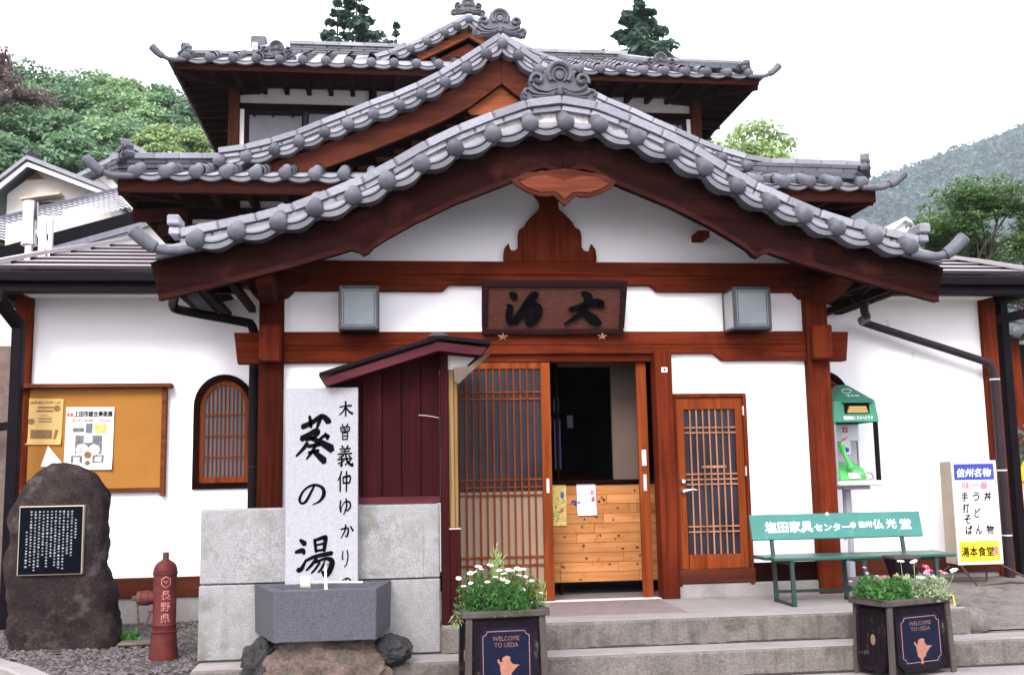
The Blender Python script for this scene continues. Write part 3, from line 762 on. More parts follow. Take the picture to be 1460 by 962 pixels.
for s in (-1, 1):   # return walls back to the wings
    boxo('return_wall', M['plaster'], B, min(s*2.22, s*2.3), max(s*2.22, s*2.3), 0.1, 1.12, 0.2, 3.2, 0)

# ---- wing walls
for s in (-1, 1):
    mb = MB()
    X = lambda a, b: (min(s*a, s*b), max(s*a, s*b))
    mb.box(*X(2.3, 2.53), 1.1, 1.2, 0.55, 3.12)
    mb.box(*X(3.06, 4.46), 1.1, 1.2, 0.55, 3.12)
    mb.box(*X(2.53, 3.06), 1.1, 1.2, 0.55, 1.30)
    # wall above the arched opening
    cx, r = 2.795, 0.265
    ar = [(cx + r*cos(pi*i/16), 2.03 + 0.285*sin(pi*i/16)) for i in range(17)]
    pl = [(2.53, 2.03), (2.53, 3.12), (3.06, 3.12), (3.06, 2.03)] + ar
    mb.prism([(s*a, b) for a, b in pl], 1.1, 1.2)
    wl = mb.build('wing_wall', M['plaster'], B)
    boxo('wing_base_beam', M['barge_up'], B, *X(2.3, 4.5), 1.06, 1.2, 0.385, 0.552)
    boxo('wing_plinth', M['tread'], B, *X(2.3, 4.5), 1.085, 1.25, -0.1, 0.383, 0.006)
    boxo('corner_post', M['red_z'], B, *X(4.45, 4.6), 1.045, 1.2, 0.25, 3.12)
    # the wing's outer side wall
    boxo('wing_side_wall', M['cream'], B, *X(4.44, 4.52), 1.2, 5.6, 0.1, 3.12, 0)
    # arched window
    win = MB()
    outer = [(2.53, 1.30), (3.06, 1.30)] + ar
    inner = [(cx - 0.215*cos(pi*i/16), 2.03 + 0.232*sin(pi*i/16)) for i in range(17)]
    # border as strip
    o1 = [(3.06, 1.30)] + ar + [(2.53, 1.30)]
    i1 = [(cx+0.215, 1.355)] + [(cx + 0.215*cos(pi*i/16), 2.03+0.232*sin(pi*i/16)) for i in range(17)] + [(cx-0.215, 1.355)]
    def ring(mb, A, Bq, y0, y1):
        n = len(A)
        vs = []
        for a, b in zip(A, Bq): vs += [(s*a[0], y0, a[1]), (s*b[0], y0, b[1]), (s*a[0], y1, a[1]), (s*b[0], y1, b[1])]
        fs = []
        for i in range(n):
            j = (i+1) % n; o, p = 4*i, 4*j
            fs += [(o, o+1, p+1, p), (o+2, p+2, p+3, o+3), (o, p, p+2, o+2), (o+1, o+3, p+3, p+1)]
        mb.add(vs, fs)
    ring(win, o1, i1, 1.075, 1.18)
    wf = win.build('arched_window', M['eave'], B)
    fr = MB()
    i2 = [(cx+0.178, 1.405)] + [(cx + 0.178*cos(pi*i/16), 2.03+0.195*sin(pi*i/16)) for i in range(17)] + [(cx-0.178, 1.405)]
    ring(fr, i1, i2, 1.10, 1.135)
    fr.build('arched_sash', M['door_z'], wf)
    MB().prism([(s*a, b) for a, b in i2], 1.14, 1.15).build('window_pane', M['glasspale'], wf)
    for k in range(9):
        xx = cx - 0.178 + 0.356*(k+1)/10
        top = 2.03 + 0.195*sqrt(max(0, 1-((xx-cx)/0.178)**2))
        boxo('glazing_bar', M['door_z'], wf, s*xx-0.004, s*xx+0.004, 1.115, 1.13, 1.40, top, 0)
    for z in (1.585, 1.77, 1.955):
        boxo('glazing_bar', M['door_z'], wf, *X(cx-0.18, cx+0.18), 1.112, 1.128, z-0.005, z+0.005, 0)
# stray marks left on the right wing wall
mk = MB()
for (x, z) in ((3.72, 2.62), (3.74, 2.46), (3.5, 2.78)):
    brush_char(mk, ST("10,20,9 60,10,9 40,60,9; 20,90,8 80,80,9"), x, z, 0.05, 0.06, 1.094, 1.0995)
mk.build('faded_mark', M['plgrey'], B)

# ---- wing roofs
for s in (-1, 1):
    A, Bq, Cq = (4.62, 0.52, 3.16), (4.43, 1.12, 3.37), (3.93, 2.21, 3.75)
    mb = MB()
    def q(p, dz=0.0): return (s*p[0], p[1], p[2]+dz)
    D_, E_ = (1.6, 2.21, 3.75), (1.6, 0.52, 3.16)
    G, H = (4.62, 5.6, 3.16), (3.93, 4.6, 3.75)
    P6 = [A, Bq, Cq, D_, E_]
    mb.add([q(p) for p in P6], [(0, 1, 2, 3, 4)])
    mb.add([q(A), q(Bq), q(Cq), q(H), q(G)], [(0, 4, 3, 2, 1)])
    mb.add([q(Cq), q(H), q((1.6, 4.6, 3.75)), q(D_)], [(0, 1, 2, 3)])
    wr = mb.build('wing_roof', M['metalroof'], B)
    # horizontal seamed courses, each lapping the one below
    nC = 7
    for k in range(nC):
        t0, t1 = k/nC, (k+1)/nC
        y0, y1 = 0.50+1.70*t0, 0.50+1.70*t1
        z0, z1 = 3.155+0.592*t0, 3.155+0.592*t1
        def xe(y): return 4.62-(y-0.52)*0.32 if y < 1.12 else 4.43-(y-1.12)*0.46
        x0, x1 = xe(y0), xe(y1)
        mbk = MB()
        vs = [(s*1.6, y0, z0+0.03), (s*x0, y0, z0+0.03), (s*x1, y1, z1+0.006), (s*1.6, y1, z1+0.006),
              (s*1.6, y0, z0+0.002), (s*x0, y0, z0+0.002), (s*x1, y1, z1-0.01), (s*1.6, y1, z1-0.01)]
        mbk.add(vs, [(0, 1, 2, 3), (4, 7, 6, 5), (0, 4, 5, 1), (1, 5, 6, 2), (2, 6, 7, 3), (3, 7, 4, 0)])
        mbk.build('roof_course', M['metalroof'], wr)
        lp = MB().add([(s*1.6, y0-0.004, z0+0.026), (s*x0, y0-0.004, z0+0.026), (s*x0, y0-0.004, z0-0.004), (s*1.6, y0-0.004, z0-0.004), (s*1.6, y0+0.03, z0+0.036), (s*x0, y0+0.03, z0+0.036)], [(0, 3, 2, 1)])
        lp.build('course_lip', M['pipe'], wr)
    hp = MB()
    hp.bar(q(A, 0.05), q(Bq, 0.05), 0.09, 0.035); hp.bar(q(Bq, 0.05), q(Cq, 0.05), 0.09, 0.035)
    hp.build('hip_cap', M['metalroof'], wr)
    boxo('eave_gutter', M['gutter'], wr, *X(2.6, 4.66), 0.44, 0.56, 3.035, 3.125, 0.012)
    boxo('eave_fascia', M['gutter'], wr, *X(2.6, 4.66), 0.5, 0.6, 2.955, 3.032, 0.004)
    boxo('side_gutter', M['gutter'], wr, *X(4.63, 4.75), 0.44, 5.6, 2.97, 3.125, 0.012)
    boxo('eave_soffit', M['cream'], wr, *X(2.0, 4.64), 0.6, 5.6, 3.06, 3.09, 0)
    boxo('wall_plate', M['cream'], wr, *X(2.35, 4.47), 0.62, 1.099, 3.0, 3.058, 0)

# ---- middle roof with its own gable
MH = [(0, 6.37), (0.185, 6.23), (0.42, 6.055), (0.67, 5.88), (0.94, 5.72), (1.20, 5.59), (1.49, 5.475), (1.77, 5.35), (2.04, 5.245), (2.32, 5.125), (2.59, 5.03), (2.90, 4.94), (3.20, 4.89)]
MLo = [(0, 5.94), (0.19, 5.79), (0.38, 5.64), (0.7, 5.46), (1.06, 5.295), (1.5, 5.10), (1.99, 4.90), (2.4, 4.74), (2.75, 4.64)]
boM = crv([(0, .19), (0.94, .22), (1.75, .22), (2.54, .20), (3.2, .20)])
midg, czM = gable('middle_gable_roof', MH, MLo, 3.05, 7.45, boM, 'barge_up', xband=3.22, barge_end=2.85)
oni(midg, (0, 3.3, czM(0)+0.17), 1.15)
MB().prism([(0, 5.93), (-0.40, 5.62), (-0.36, 5.575), (-0.2, 5.57), (-0.06, 5.61), (0, 5.55), (0.06, 5.61), (0.2, 5.57), (0.36, 5.575), (0.40, 5.62)], 3.30, 3.33).build('pendant_board', M['barge_new'], midg, bevel=0.004)
gw = MB()
gw.prism([(-2.7, 4.55), (2.7, 4.55), (1.5, 5.30), (0.7, 5.72), (0, 6.2), (-0.7, 5.72), (-1.5, 5.30)], 3.62, 3.70)
gw.build('gable_wall', M['eave'], midg)
for k in range(9):
    z = 4.75 + k*0.105; xx = max(0.3, 2.1-1.9*k/9)
    boxo('gable_slat', M['barge_up'], midg, -xx, xx, 3.55, 3.60, z, z+0.055, 0)

def main_eave(name, y, z, xs, tips, slope, xtop, ytop, wall_y, side_len, back, pitch=0.42, rafter_step=0.30, fascia=0.11, soft_up=0.06, k=1.0):
    xm = max(xs)
    xe = xm+0.28
    mb = MB()
    zt = z+0.01+slope*(ytop-y)
    vs = [(-xe, y+0.05, z-0.02), (xe, y+0.05, z-0.02), (xtop, ytop, zt), (-xtop, ytop, zt),
          (-xe, back, z-0.02), (xe, back, z-0.02), (xtop, back-(ytop-y), zt), (-xtop, back-(ytop-y), zt)]
    mb.add(vs, [(0, 1, 2, 3), (1, 5, 6, 2), (5, 4, 7, 6), (4, 0, 3, 7), (3, 2, 6, 7)])
    r = mb.build(name, M['roof'], B)
    for x in xs:
        put('round_eave_tile', _cap, r, (x, y, z+random.uniform(-.004, .004)), (pitch, 0, random.uniform(-.04, .04)), (k, 1.0, k))
    for x in xs:      # rows of barrel tiles running up the slope
        t = min(1.0, (xe-abs(x))/max(xe-xtop, 1e-3))*0.97
        y1 = y+0.05+(ytop-y-0.05)*t
        if y1-y < 0.5: continue
        L_ = y1-y-0.25
        n_ = max(2, int(L_/0.28)); mbt = MB()
        for q in range(n_):
            ya, yb = y+0.25+L_*q/n_, y+0.25+L_*(q+1)/n_
            mbt.tube([(x, ya, z+0.02+slope*(ya-y)), (x, yb+0.02, z+0.02+slope*(yb-y))], [0.064, 0.056], 10, cap=False)
        mbt.build('tile_row', M['tile_md'], r, smooth=True)
    full = sorted(xs)
    for a, b in zip(full[:-1], full[1:]):
        if b-a > 0.5: continue
        put('flat_eave_tile', _cres, r, ((a+b)/2, y+0.015, z), None, ((b-a)/0.27, 1, k))
    for s in (-1, 1):
        curl(r, [(s*(xm), y+0.01, z-0.045)] + [(s*a, y-0.012*i, b) for i, (a, b) in enumerate(tips)], 0.033, 0.056)
        n = int(side_len/0.31)
        for j in range(n):
            put('side_eave_tile', _cap, r, (s*(xe-0.02), y+0.62+j*0.31, z), (pitch, 0, s*pi/2), (k, 0.6, k))
            put('side_flat_tile', _cres, r, (s*(xe-0.03), y+0.47+j*0.31, z), (0, 0, s*pi/2), (1.1, 0.6, k))
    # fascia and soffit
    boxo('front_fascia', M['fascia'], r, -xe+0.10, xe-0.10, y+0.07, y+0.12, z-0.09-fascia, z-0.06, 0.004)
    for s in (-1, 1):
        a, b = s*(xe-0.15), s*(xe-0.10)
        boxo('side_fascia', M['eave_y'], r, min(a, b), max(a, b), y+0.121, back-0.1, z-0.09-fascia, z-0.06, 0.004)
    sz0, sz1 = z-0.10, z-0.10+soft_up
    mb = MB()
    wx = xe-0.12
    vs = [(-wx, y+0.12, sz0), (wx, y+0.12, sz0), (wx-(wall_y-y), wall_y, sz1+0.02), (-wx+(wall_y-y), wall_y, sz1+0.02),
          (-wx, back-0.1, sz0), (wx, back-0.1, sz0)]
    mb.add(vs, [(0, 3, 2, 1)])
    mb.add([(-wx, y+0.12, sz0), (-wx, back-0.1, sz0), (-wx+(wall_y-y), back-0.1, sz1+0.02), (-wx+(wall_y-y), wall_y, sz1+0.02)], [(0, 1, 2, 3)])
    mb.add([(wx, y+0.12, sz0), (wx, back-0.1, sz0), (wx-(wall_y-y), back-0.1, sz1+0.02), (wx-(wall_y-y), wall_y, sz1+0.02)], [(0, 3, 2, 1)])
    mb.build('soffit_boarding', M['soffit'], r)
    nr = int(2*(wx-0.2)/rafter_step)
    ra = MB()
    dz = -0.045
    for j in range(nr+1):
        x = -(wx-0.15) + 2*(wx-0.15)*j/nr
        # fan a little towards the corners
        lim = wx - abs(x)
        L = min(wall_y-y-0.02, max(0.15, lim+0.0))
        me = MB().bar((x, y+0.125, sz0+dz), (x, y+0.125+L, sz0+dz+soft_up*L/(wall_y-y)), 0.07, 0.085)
        me.build('rafter', M['eave_y'], r)
    nside = int((back-y-0.6)/rafter_step)
    for s in (-1, 1):
        for j in range(1, nside):
            yy = y+0.12+j*rafter_step
            L = min(wall_y-y-0.02, max(0.15, yy-y-0.1))
            MB().bar((s*(wx-0.01), yy, sz0+dz), (s*(wx-0.01-L), yy, sz0+dz+soft_up*L/(wall_y-y)), 0.07, 0.085).build('rafter', M['eave_y'], r)
        MB().bar((s*wx, y+0.12, sz0+dz-0.01), (s*(wx-(wall_y-y)), wall_y, sz1+dz-0.0), 0.10, 0.12).build('hip_rafter', M['eave_y'], r)
    return r

def ridge_run(parent, p, q, layers, step=0.3, cap=0.05, w0=0.2):
    """stacked courses of ridge tiles from p to q (p,q = foot line)"""
    p, q = Vector(p), Vector(q)
    d = q-p; L = d.length; d.normalize()
    side = d.cross(Vector((0, 0, 1))).normalized()
    up = side.cross(d)
    R = Matrix((d, side, up)).transposed()
    h = 0.0
    for li, (hh, ww) in enumerate(layers):
        n = max(1, round(L/step))
        off = 0.5 if li % 2 else 0.0
        edges = [0.0] + [min(L, (i+off+ (0 if off else 1))*L/n) for i in range(n)] + ([L] if off else [])
        edges = sorted(set(round(e, 4) for e in edges))
        for a, b in zip(edges[:-1], edges[1:]):
            if b-a < 0.03: continue
            c = p + d*((a+b)/2) + up*(h+hh/2) - side*(ww/2)
            o = put('ridge_tile' if li == len(layers)-1 else 'ridge_course', _unit if li == len(layers)-1 else _unitd, parent, c)
            o.rotation_euler = R.to_euler()
            o.scale = ((b-a)*0.985, ww, hh*0.9)
        h += hh
    return h

mxs = [3.9-0.3014*i for i in range(13)]
mxs = sorted(mxs + [-x for x in mxs])
midr = main_eave('middle_roof', 2.25, 4.52, mxs, [(3.99, 4.47), (4.10, 4.47), (4.19, 4.495), (4.27, 4.54), (4.365, 4.625)], 0.33, 1.6, 5.0, 3.3, 3.6, 8.5, rafter_step=0.36)
for s in (-1, 1):
    def dk(t): return (s*(4.12-t), 2.5+t, 4.56+0.33*t)
    ridge_run(midr, dk(0.05), dk(2.2), [(0.075, 0.24), (0.05, 0.2), (0.05, 0.2), (0.07, 0.15)])
    oni(midr, (s*4.08, 2.50, 4.68), 0.85, rz=s*radians(62))
# wall under the middle eave
boxo('upper_return_wall', M['cream'], B, -3.5, 3.5, 3.3, 3.4, 3.6, 4.62, 0)
boxo('eave_beam', M['eave'], B, -3.62, 3.62, 3.22, 3.3, 4.28, 4.40)
for s in (-1, 1):
    boxo('eave_beam_end', M['fascia'], B, min(s*3.5, s*4.06), max(s*3.5, s*4.06), 2.9, 3.05, 4.18, 4.30, 0.006)
    boxo('eave_beam_end', M['fascia'], B, min(s*3.4, s*3.82), max(s*3.4, s*3.82), 3.0, 3.14, 4.05, 4.16, 0.006)
MB().box(-3.5, 3.5, 3.4, 8.2, 3.5, 4.7).build('core_wall', M['cream'], B)

# ---- upper storey
uxs = [4.19-0.33*i for i in range(13)]
uxs = sorted(uxs + [-x for x in uxs])
upr = main_eave('upper_roof', 6.35, 7.43, uxs, [(4.28, 7.38), (4.40, 7.38), (4.49, 7.41), (4.57, 7.46), (4.65, 7.54)], 0.45, 3.05, 9.0, 7.44, 5.2, 11.7, rafter_step=0.33, fascia=0.07, soft_up=0.08)
UH = [(0, 8.67), (0.19, 8.55), (0.40, 8.44), (0.67, 8.275), (0.94, 8.15), (1.20, 8.035), (1.49, 7.94), (1.8, 7.86)]
ULo = [(0, 8.44), (0.4, 8.22), (0.78, 8.02), (1.23, 7.82), (1.6, 7.68)]
boU = crv([(0, .17), (0.9, .17), (1.8, .15)])
upg, czU = gable('upper_gable_roof', UH, ULo, 7.5, 9.0, boU, 'barge_new', xband=1.85, barge_end=1.7)
oni(upg, (0, 7.7, czU(0)+0.15), 1.0)
MB().prism([(0, 8.36), (-0.75, 7.95), (-0.6, 7.86), (-0.2, 8.0), (0, 7.92), (0.2, 8.0), (0.6, 7.86), (0.75, 7.95)], 7.76, 7.79).build('pendant_board', M['barge_up'], upg)
MB().prism([(0, 8.5), (-1.6, 7.68), (1.6, 7.68)], 8.0, 8.05).build('gable_wall', M['eave'], upg)
ridge_run(upr, (-2.98, 9.0, 8.56), (2.98, 9.0, 8.56), [(0.05, 0.3), (0.045, 0.26), (0.045, 0.26), (0.045, 0.26), (0.045, 0.26), (0.045, 0.26), (0.075, 0.2)], step=0.42)
for s in (-1, 1):
    ridge_run(upr, (s*2.98, 7.05, 7.70), (s*2.98, 8.9, 8.53), [(0.09, 0.24), (0.05, 0.2), (0.07, 0.16)])
    oni(upr, (s*2.98, 6.98, 7.66), 1.05)
    ridge_run(upr, (s*4.22, 6.62, 7.50), (s*3.05, 7.72, 7.98), [(0.06, 0.22), (0.045, 0.2), (0.06, 0.15)])
    oni(upr, (s*4.26, 6.6, 7.50), 0.8, rz=s*radians(60))
boxo('far_ridge_end', M['tile'], upr, -3.62, -3.36, 9.0, 9.3, 8.72, 8.93, 0.02)
boxo('far_ridge_end', M['mortar'], upr, -3.60, -3.5, 8.98, 9.2, 8.66, 8.8, 0.01)
us = MB()
us.box(-3.66, 3.66, 7.5, 10.8, 4.8, 7.42)
us.build('upper_wall', M['cream'], B)
boxo('upper_post', M['up_z'], B, -3.735, -3.575, 7.38, 7.52, 5.2, 7.38)
boxo('upper_post', M['up_z'], B, 3.575, 3.735, 7.38, 7.52, 5.2, 7.38)
boxo('upper_post', M['eave'], B, -1.60, -1.50, 7.40, 7.499, 5.2, 7.42)
boxo('upper_post', M['eave'], B, 1.50, 1.60, 7.40, 7.499, 5.2, 7.42)
boxo('window_head_beam', M['eave'], B, -3.574, 3.574, 7.42, 7.499, 7.06, 7.15)
for s in (-1, 1):
    X = lambda a, b: (min(s*a, s*b), max(s*a, s*b))
    wn = boxo('upper_window', M['gutter'], B, *X(1.62, 3.50), 7.44, 7.497, 5.9, 7.055, 0.004)
    boxo('white_jamb', M['white_worn'], wn, *X(3.502, 3.565), 7.43, 7.497, 5.9, 7.055, 0)
    boxo('window_pane', M['glasspale'], wn, *X(2.63, 3.42), 7.432, 7.44, 5.95, 6.96, 0)
    boxo('window_pane', M['glasspale'], wn, *X(1.70, 2.52), 7.425, 7.44, 5.95, 7.0, 0)
    boxo('window_sash', M['pipe'], wn, *X(2.535, 2.60), 7.415, 7.44, 5.9, 7.03, 0.004)
    for xx in (2.75, 3.05, 3.33):
        boxo('curtain_clip', M['eave'], wn, *X(xx, xx+0.035), 7.425, 7.431, 6.93, 6.96, 0)

# ---- main doorway
# ground floor room behind
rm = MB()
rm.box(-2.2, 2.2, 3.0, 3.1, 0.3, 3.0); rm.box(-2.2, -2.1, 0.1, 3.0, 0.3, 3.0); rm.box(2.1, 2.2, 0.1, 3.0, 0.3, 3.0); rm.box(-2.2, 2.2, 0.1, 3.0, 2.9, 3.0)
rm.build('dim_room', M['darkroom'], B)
boxo('room_floor', M['terra'], B, -2.2, 2.2, -0.02, 3.0, 0.30, 0.352, 0)
boxo('door_track', M['white_worn'], B, -0.86, 0.845, -0.05, 0.06, 0.352, 0.366, 0.002)
boxo('door_head', M['red_x'], B, -0.86, 0.845, -0.02, 0.09, 2.29, 2.351)
boxo('door_jamb', M['red_z'], B, -0.865, -0.815, -0.03, 0.09, 0.36, 2.35)
# closed lattice leaf on the left
def lattice(part, x0, x1, z0, z1, vx, hz, y, m, w=0.012, d=0.014):
    for x in vx: boxo('lattice_bar', m, part, x-w/2, x+w/2, y, y+d, z0, z1, 0)
    for z in hz: boxo('lattice_rail', m, part, x0, x1, y-0.004, y+d*0.6, z-w/2, z+w/2, 0)
ld = MB()
ld.box(-0.812, -0.775, -0.01, 0.025, 0.37, 2.288); ld.box(-0.102, -0.022, -0.012, 0.025, 0.37, 2.288)
ld.box(-0.775, -0.102, -0.01, 0.025, 2.235, 2.288); ld.box(-0.775, -0.102, -0.01, 0.025, 0.37, 0.49)
slide = ld.build('sliding_door', M['door_z'], B, bevel=0.003)
boxo('upper_pane', M['glassup'], slide, -0.775, -0.102, 0.012, 0.02, 1.24, 2.235, 0)
boxo('frosted_pane', M['paper'], slide, -0.775, -0.102, 0.010, 0.02, 0.49, 1.238, 0)
lattice(slide, -0.775, -0.102, 0.49, 2.235, [-0.775+0.0561*i for i in range(1, 12)], [2.045, 1.988, 1.335, 1.275, 1.21, 0.72, 0.655], -0.006, M['door_z'], 0.013)
boxo('recessed_pull', M['handle'], slide, -0.072, -0.045, -0.018, -0.011, 1.22, 1.34, 0.003)
# open leaf at the right with its pull
ro = boxo('open_sliding_leaf', M['door_z'], B, 0.715, 0.80, 0.03, 0.065, 0.367, 2.288, 0.004)
boxo('recessed_pull', M['handle'], ro, 0.745, 0.775, 0.024, 0.031, 1.22, 1.36, 0.003)
boxo('white_sticker', M['white'], ro, 0.74, 0.775, 0.026, 0.029, 1.43, 1.56, 0)
boxo('white_sticker', M['white'], B, 0.895, 0.945, -0.114, -0.1105, 2.19, 2.23, 0)
MB().lathe([(0.001, 0), (0.011, 0.0), (0.011, 0.003)], 12, (0.92, -0.118, 2.21), 'y').build('blue_badge', M['blue'], B)
boxo('white_strip_sign', M['white'], B, -0.838, -0.818, -0.035, -0.0305, 1.36, 2.05, 0)
# inner partition with the darker opening
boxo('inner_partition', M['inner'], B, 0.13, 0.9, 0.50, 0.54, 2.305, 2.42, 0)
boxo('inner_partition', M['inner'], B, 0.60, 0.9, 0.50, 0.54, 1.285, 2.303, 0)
boxo('inner_frame', M['eave'], B, 0.105, 0.128, 0.49, 0.55, 0.36, 2.42)
# low counter front of knotty boards
pine = boxo('board_counter', M['eave'], B, -0.4, 1.1, 0.47, 0.55, 0.46, 1.285, 0)
z = 0.462; k = 0
random.seed(11)
while z < 1.27:
    h = 0.0815
    x = -0.4 - random.uniform(0, 0.5)
    while x < 1.1:
        L = random.uniform(0.45, 0.95)
        a, b = max(-0.4, x), min(1.1, x+L)
        if b-a > 0.02:
            o = boxo('pine_board', M['pine'], pine, a+0.001, b-0.001, 0.452+random.uniform(0, .004), 0.469, z+0.0012, z+h-0.0012, 0.002)
        x += L
    z += h
random.seed(17)
for i in range(30):
    kx, kz = random.uniform(0.08, 0.80), 0.462+0.0815*random.randrange(10)+random.uniform(0.02, 0.06)
    ka, kb = random.uniform(0.007, 0.014), random.uniform(0.005, 0.010)
    MB().prism([(kx+ka*(1.0+0.25*sin(3*t))*cos(t), kz+kb*sin(t)) for t in [2*pi*j/10 for j in range(10)]], 0.4505, 0.4516).build('wood_knot', M['barge_up'], pine)
boxo('counter_top', M['eave'], pine, -0.4, 1.1, 0.43, 0.6, 1.286, 1.32)
boxo('shelf_post', M['red_z'], B, 0.21, 0.235, 1.6, 1.65, 1.30, 1.95)
dk_ = MB()
for i, z in enumerate((1.86, 1.80, 1.74, 1.66, 1.60, 1.52, 1.46)):
    brush_char(dk_, ST("10,20,14 90,15,14; 50,5,12 50,95,12; 15,85,12 85,80,12"), 0.29, z, 0.045, 0.045, 1.55, 1.555)
dk_.build('hanging_strip_print', M['plgrey'], B)

# dim furnishings further in
boxo('inner_door_frame', M['post_dk'], B, 0.16, 0.20, 1.9, 1.95, 0.36, 2.3, 0.003)
boxo('inner_door_rail', M['post_dk'], B, 0.20, 0.75, 1.9, 1.95, 1.30, 1.36, 0.003)
boxo('wall_cabinet', M['gutter'], B, 0.42, 0.80, 2.5, 2.9, 1.4, 2.0, 0.01)
boxo('noren_strip', M['blue'], B, 0.25, 0.31, 1.5, 1.503, 1.42, 1.90, 0)
boxo('green_label', M['hoodtop'], B, 0.25, 0.30, 1.5, 1.503, 1.98, 2.10, 0)
boxo('red_label', M['red'], B, 0.205, 0.225, 1.5, 1.503, 1.80, 1.92, 0)
boxo('pale_notice', M['plgrey'], B, 0.50, 0.56, 2.2, 2.203, 1.85, 1.98, 0)
# ---- small side door
sd = MB()
sd.box(0.995, 1.025, -0.05, 0.05, 0.45, 2.015); sd.box(1.60, 1.63, -0.05, 0.05, 0.45, 2.015); sd.box(1.025, 1.60, -0.05, 0.05, 1.985, 2.015)
sf = sd.build('door_frame', M['red_z'], B, bevel=0.003)
lf = MB()
lf.box(1.027, 1.092, -0.03, 0.01, 0.585, 1.983); lf.box(1.533, 1.598, -0.03, 0.01, 0.585, 1.983)
lf.box(1.092, 1.533, -0.03, 0.01, 1.885, 1.983); lf.box(1.092, 1.533, -0.03, 0.01, 0.585, 0.70)
leaf = lf.build('side_door', M['door_z'], B, bevel=0.003)
boxo('door_glass', M['glassup'], leaf, 1.092, 1.533, -0.004, 0.003, 0.70, 1.885, 0)
lattice(leaf, 1.092, 1.533, 0.70, 1.885, [1.092+0.441*i/8 for i in range(1, 8)], [1.735, 1.692, 1.352, 1.308, 1.268, 0.925, 0.882], -0.02, M['lattice_tan'], 0.011, 0.012)
boxo('poster_strip', M['lattice_tan'], leaf, 1.23, 1.44, -0.024, -0.021, 1.40, 1.42, 0)
boxo('hinge', M['handle'], leaf, 1.592, 1.604, -0.056, -0.03, 1.83, 1.91, 0.002)
boxo('hinge', M['handle'], leaf, 1.592, 1.604, -0.056, -0.03, 1.33, 1.41, 0.002)
MB().lathe([(0.001, -0.075), (0.016, -0.075), (0.018, -0.06), (0.022, -0.05), (0.022, -0.03)], 14, (1.058, 0, 1.295), 'y').build('lock_cylinder', M['handle'], leaf, smooth=True)
hd = MB().lathe([(0.001, -0.07), (0.014, -0.07), (0.02, -0.05), (0.024, -0.03)], 14, (1.06, 0, 1.215), 'y')
hd.tube([(1.06, -0.075, 1.215), (1.09, -0.085, 1.222), (1.13, -0.085, 1.228), (1.165, -0.08, 1.222)], [0.012, 0.011, 0.009, 0.006], 8)
hd.build('lever_handle', M['handle'], leaf, smooth=True)
boxo('door_sill_board', M['barge_up'], B, 0.99, 1.64, -0.055, 0.05, 0.472, 0.582)

# ---- downpipes
MB().tube(catmull([(-2.98, -0.3, 2.86), (-3.06, 0.1, 2.84), (-3.10, 0.28, 2.80), (-3.02, 0.30, 2.765), (-2.55, 0.22, 2.665), (-2.46, 0.19, 2.63), (-2.43, 0.18, 2.54)], 5), 0.038, 10).build('downpipe', M['gutter'], B, smooth=True)
dp = MB().tube([(-2.43, 0.18, 2.56), (-2.425, 0.18, 0.3)], 0.042, 12).build('downpipe', M['gutter'], B, smooth=True)
for z in (2.29, 2.27, 1.47): MB().lathe([(0.045, 0), (0.046, 0.012)], 12, (-2.426, 0.18, z)).build('pipe_collar', M['pipe'], dp)
dq = MB().tube(catmull([(2.80, 0.1, 2.84), (2.80, 0.12, 2.74), (2.88, 0.25, 2.70), (3.12, 0.85, 2.76), (3.3, 0.92, 2.715), (4.33, 0.95, 2.40), (4.45, 0.95, 2.34), (4.475, 0.95, 2.22)], 5), 0.037, 12).build('downpipe', M['pipe'], B, smooth=True)
dq2 = MB().tube([(4.477, 0.95, 2.24), (4.48, 0.95, 0.28)], 0.043, 12).build('downpipe', M['pipe'], B, smooth=True)
for z in (2.20, 1.33, 0.72): MB().lathe([(0.046, 0), (0.047, 0.012)], 12, (4.478, 0.95, z)).build('pipe_collar', M['palemet'], dq2)
MB().tube(catmull([(2.62, 0.0, 2.84), (2.70, 0.05, 2.78), (2.80, 0.1, 2.82)], 4), 0.012, 6).build('gutter_strap', M['gutter'], B)
MB().tube(catmull([(2.80, 0.1, 2.8), (2.9, 0.15, 2.82), (2.93, 0.2, 2.9)], 4), 0.006, 6).build('gutter_strap', M['gutter'], B)
MB().bar((2.66, -0.5, 2.93), (2.84, 0.3, 2.85), 0.1, 0.07).build('side_gutter', M['gutter'], B)
MB().bar((-2.9, -0.62, 2.90), (-2.9, 1.0, 2.86), 0.11, 0.07).build('side_gutter', M['gutter'], B)
pl_ = MB()
pl_.box(-4.59, -4.50, 0.45, 0.55, 2.86, 2.97)
pl_.bar((-4.545, 0.5, 2.88), (-4.46, 0.75, 2.70), 0.085, 0.085)
pl_.box(-4.505, -4.415, 0.70, 0.79, 0.2, 2.73)
pl_.build('square_downpipe', M['gutter'], B, bevel=0.006)
# right hand corner: dark timber of the passage beside the wing
boxo('passage_post', M['gutter'], B, 4.66, 4.74, 1.05, 1.15, 0.2, 3.0)
MB().bar((4.62, 1.1, 2.80), (5.6, 0.9, 3.02), 0.09, 0.09).build('passage_brace', M['gutter'], B)

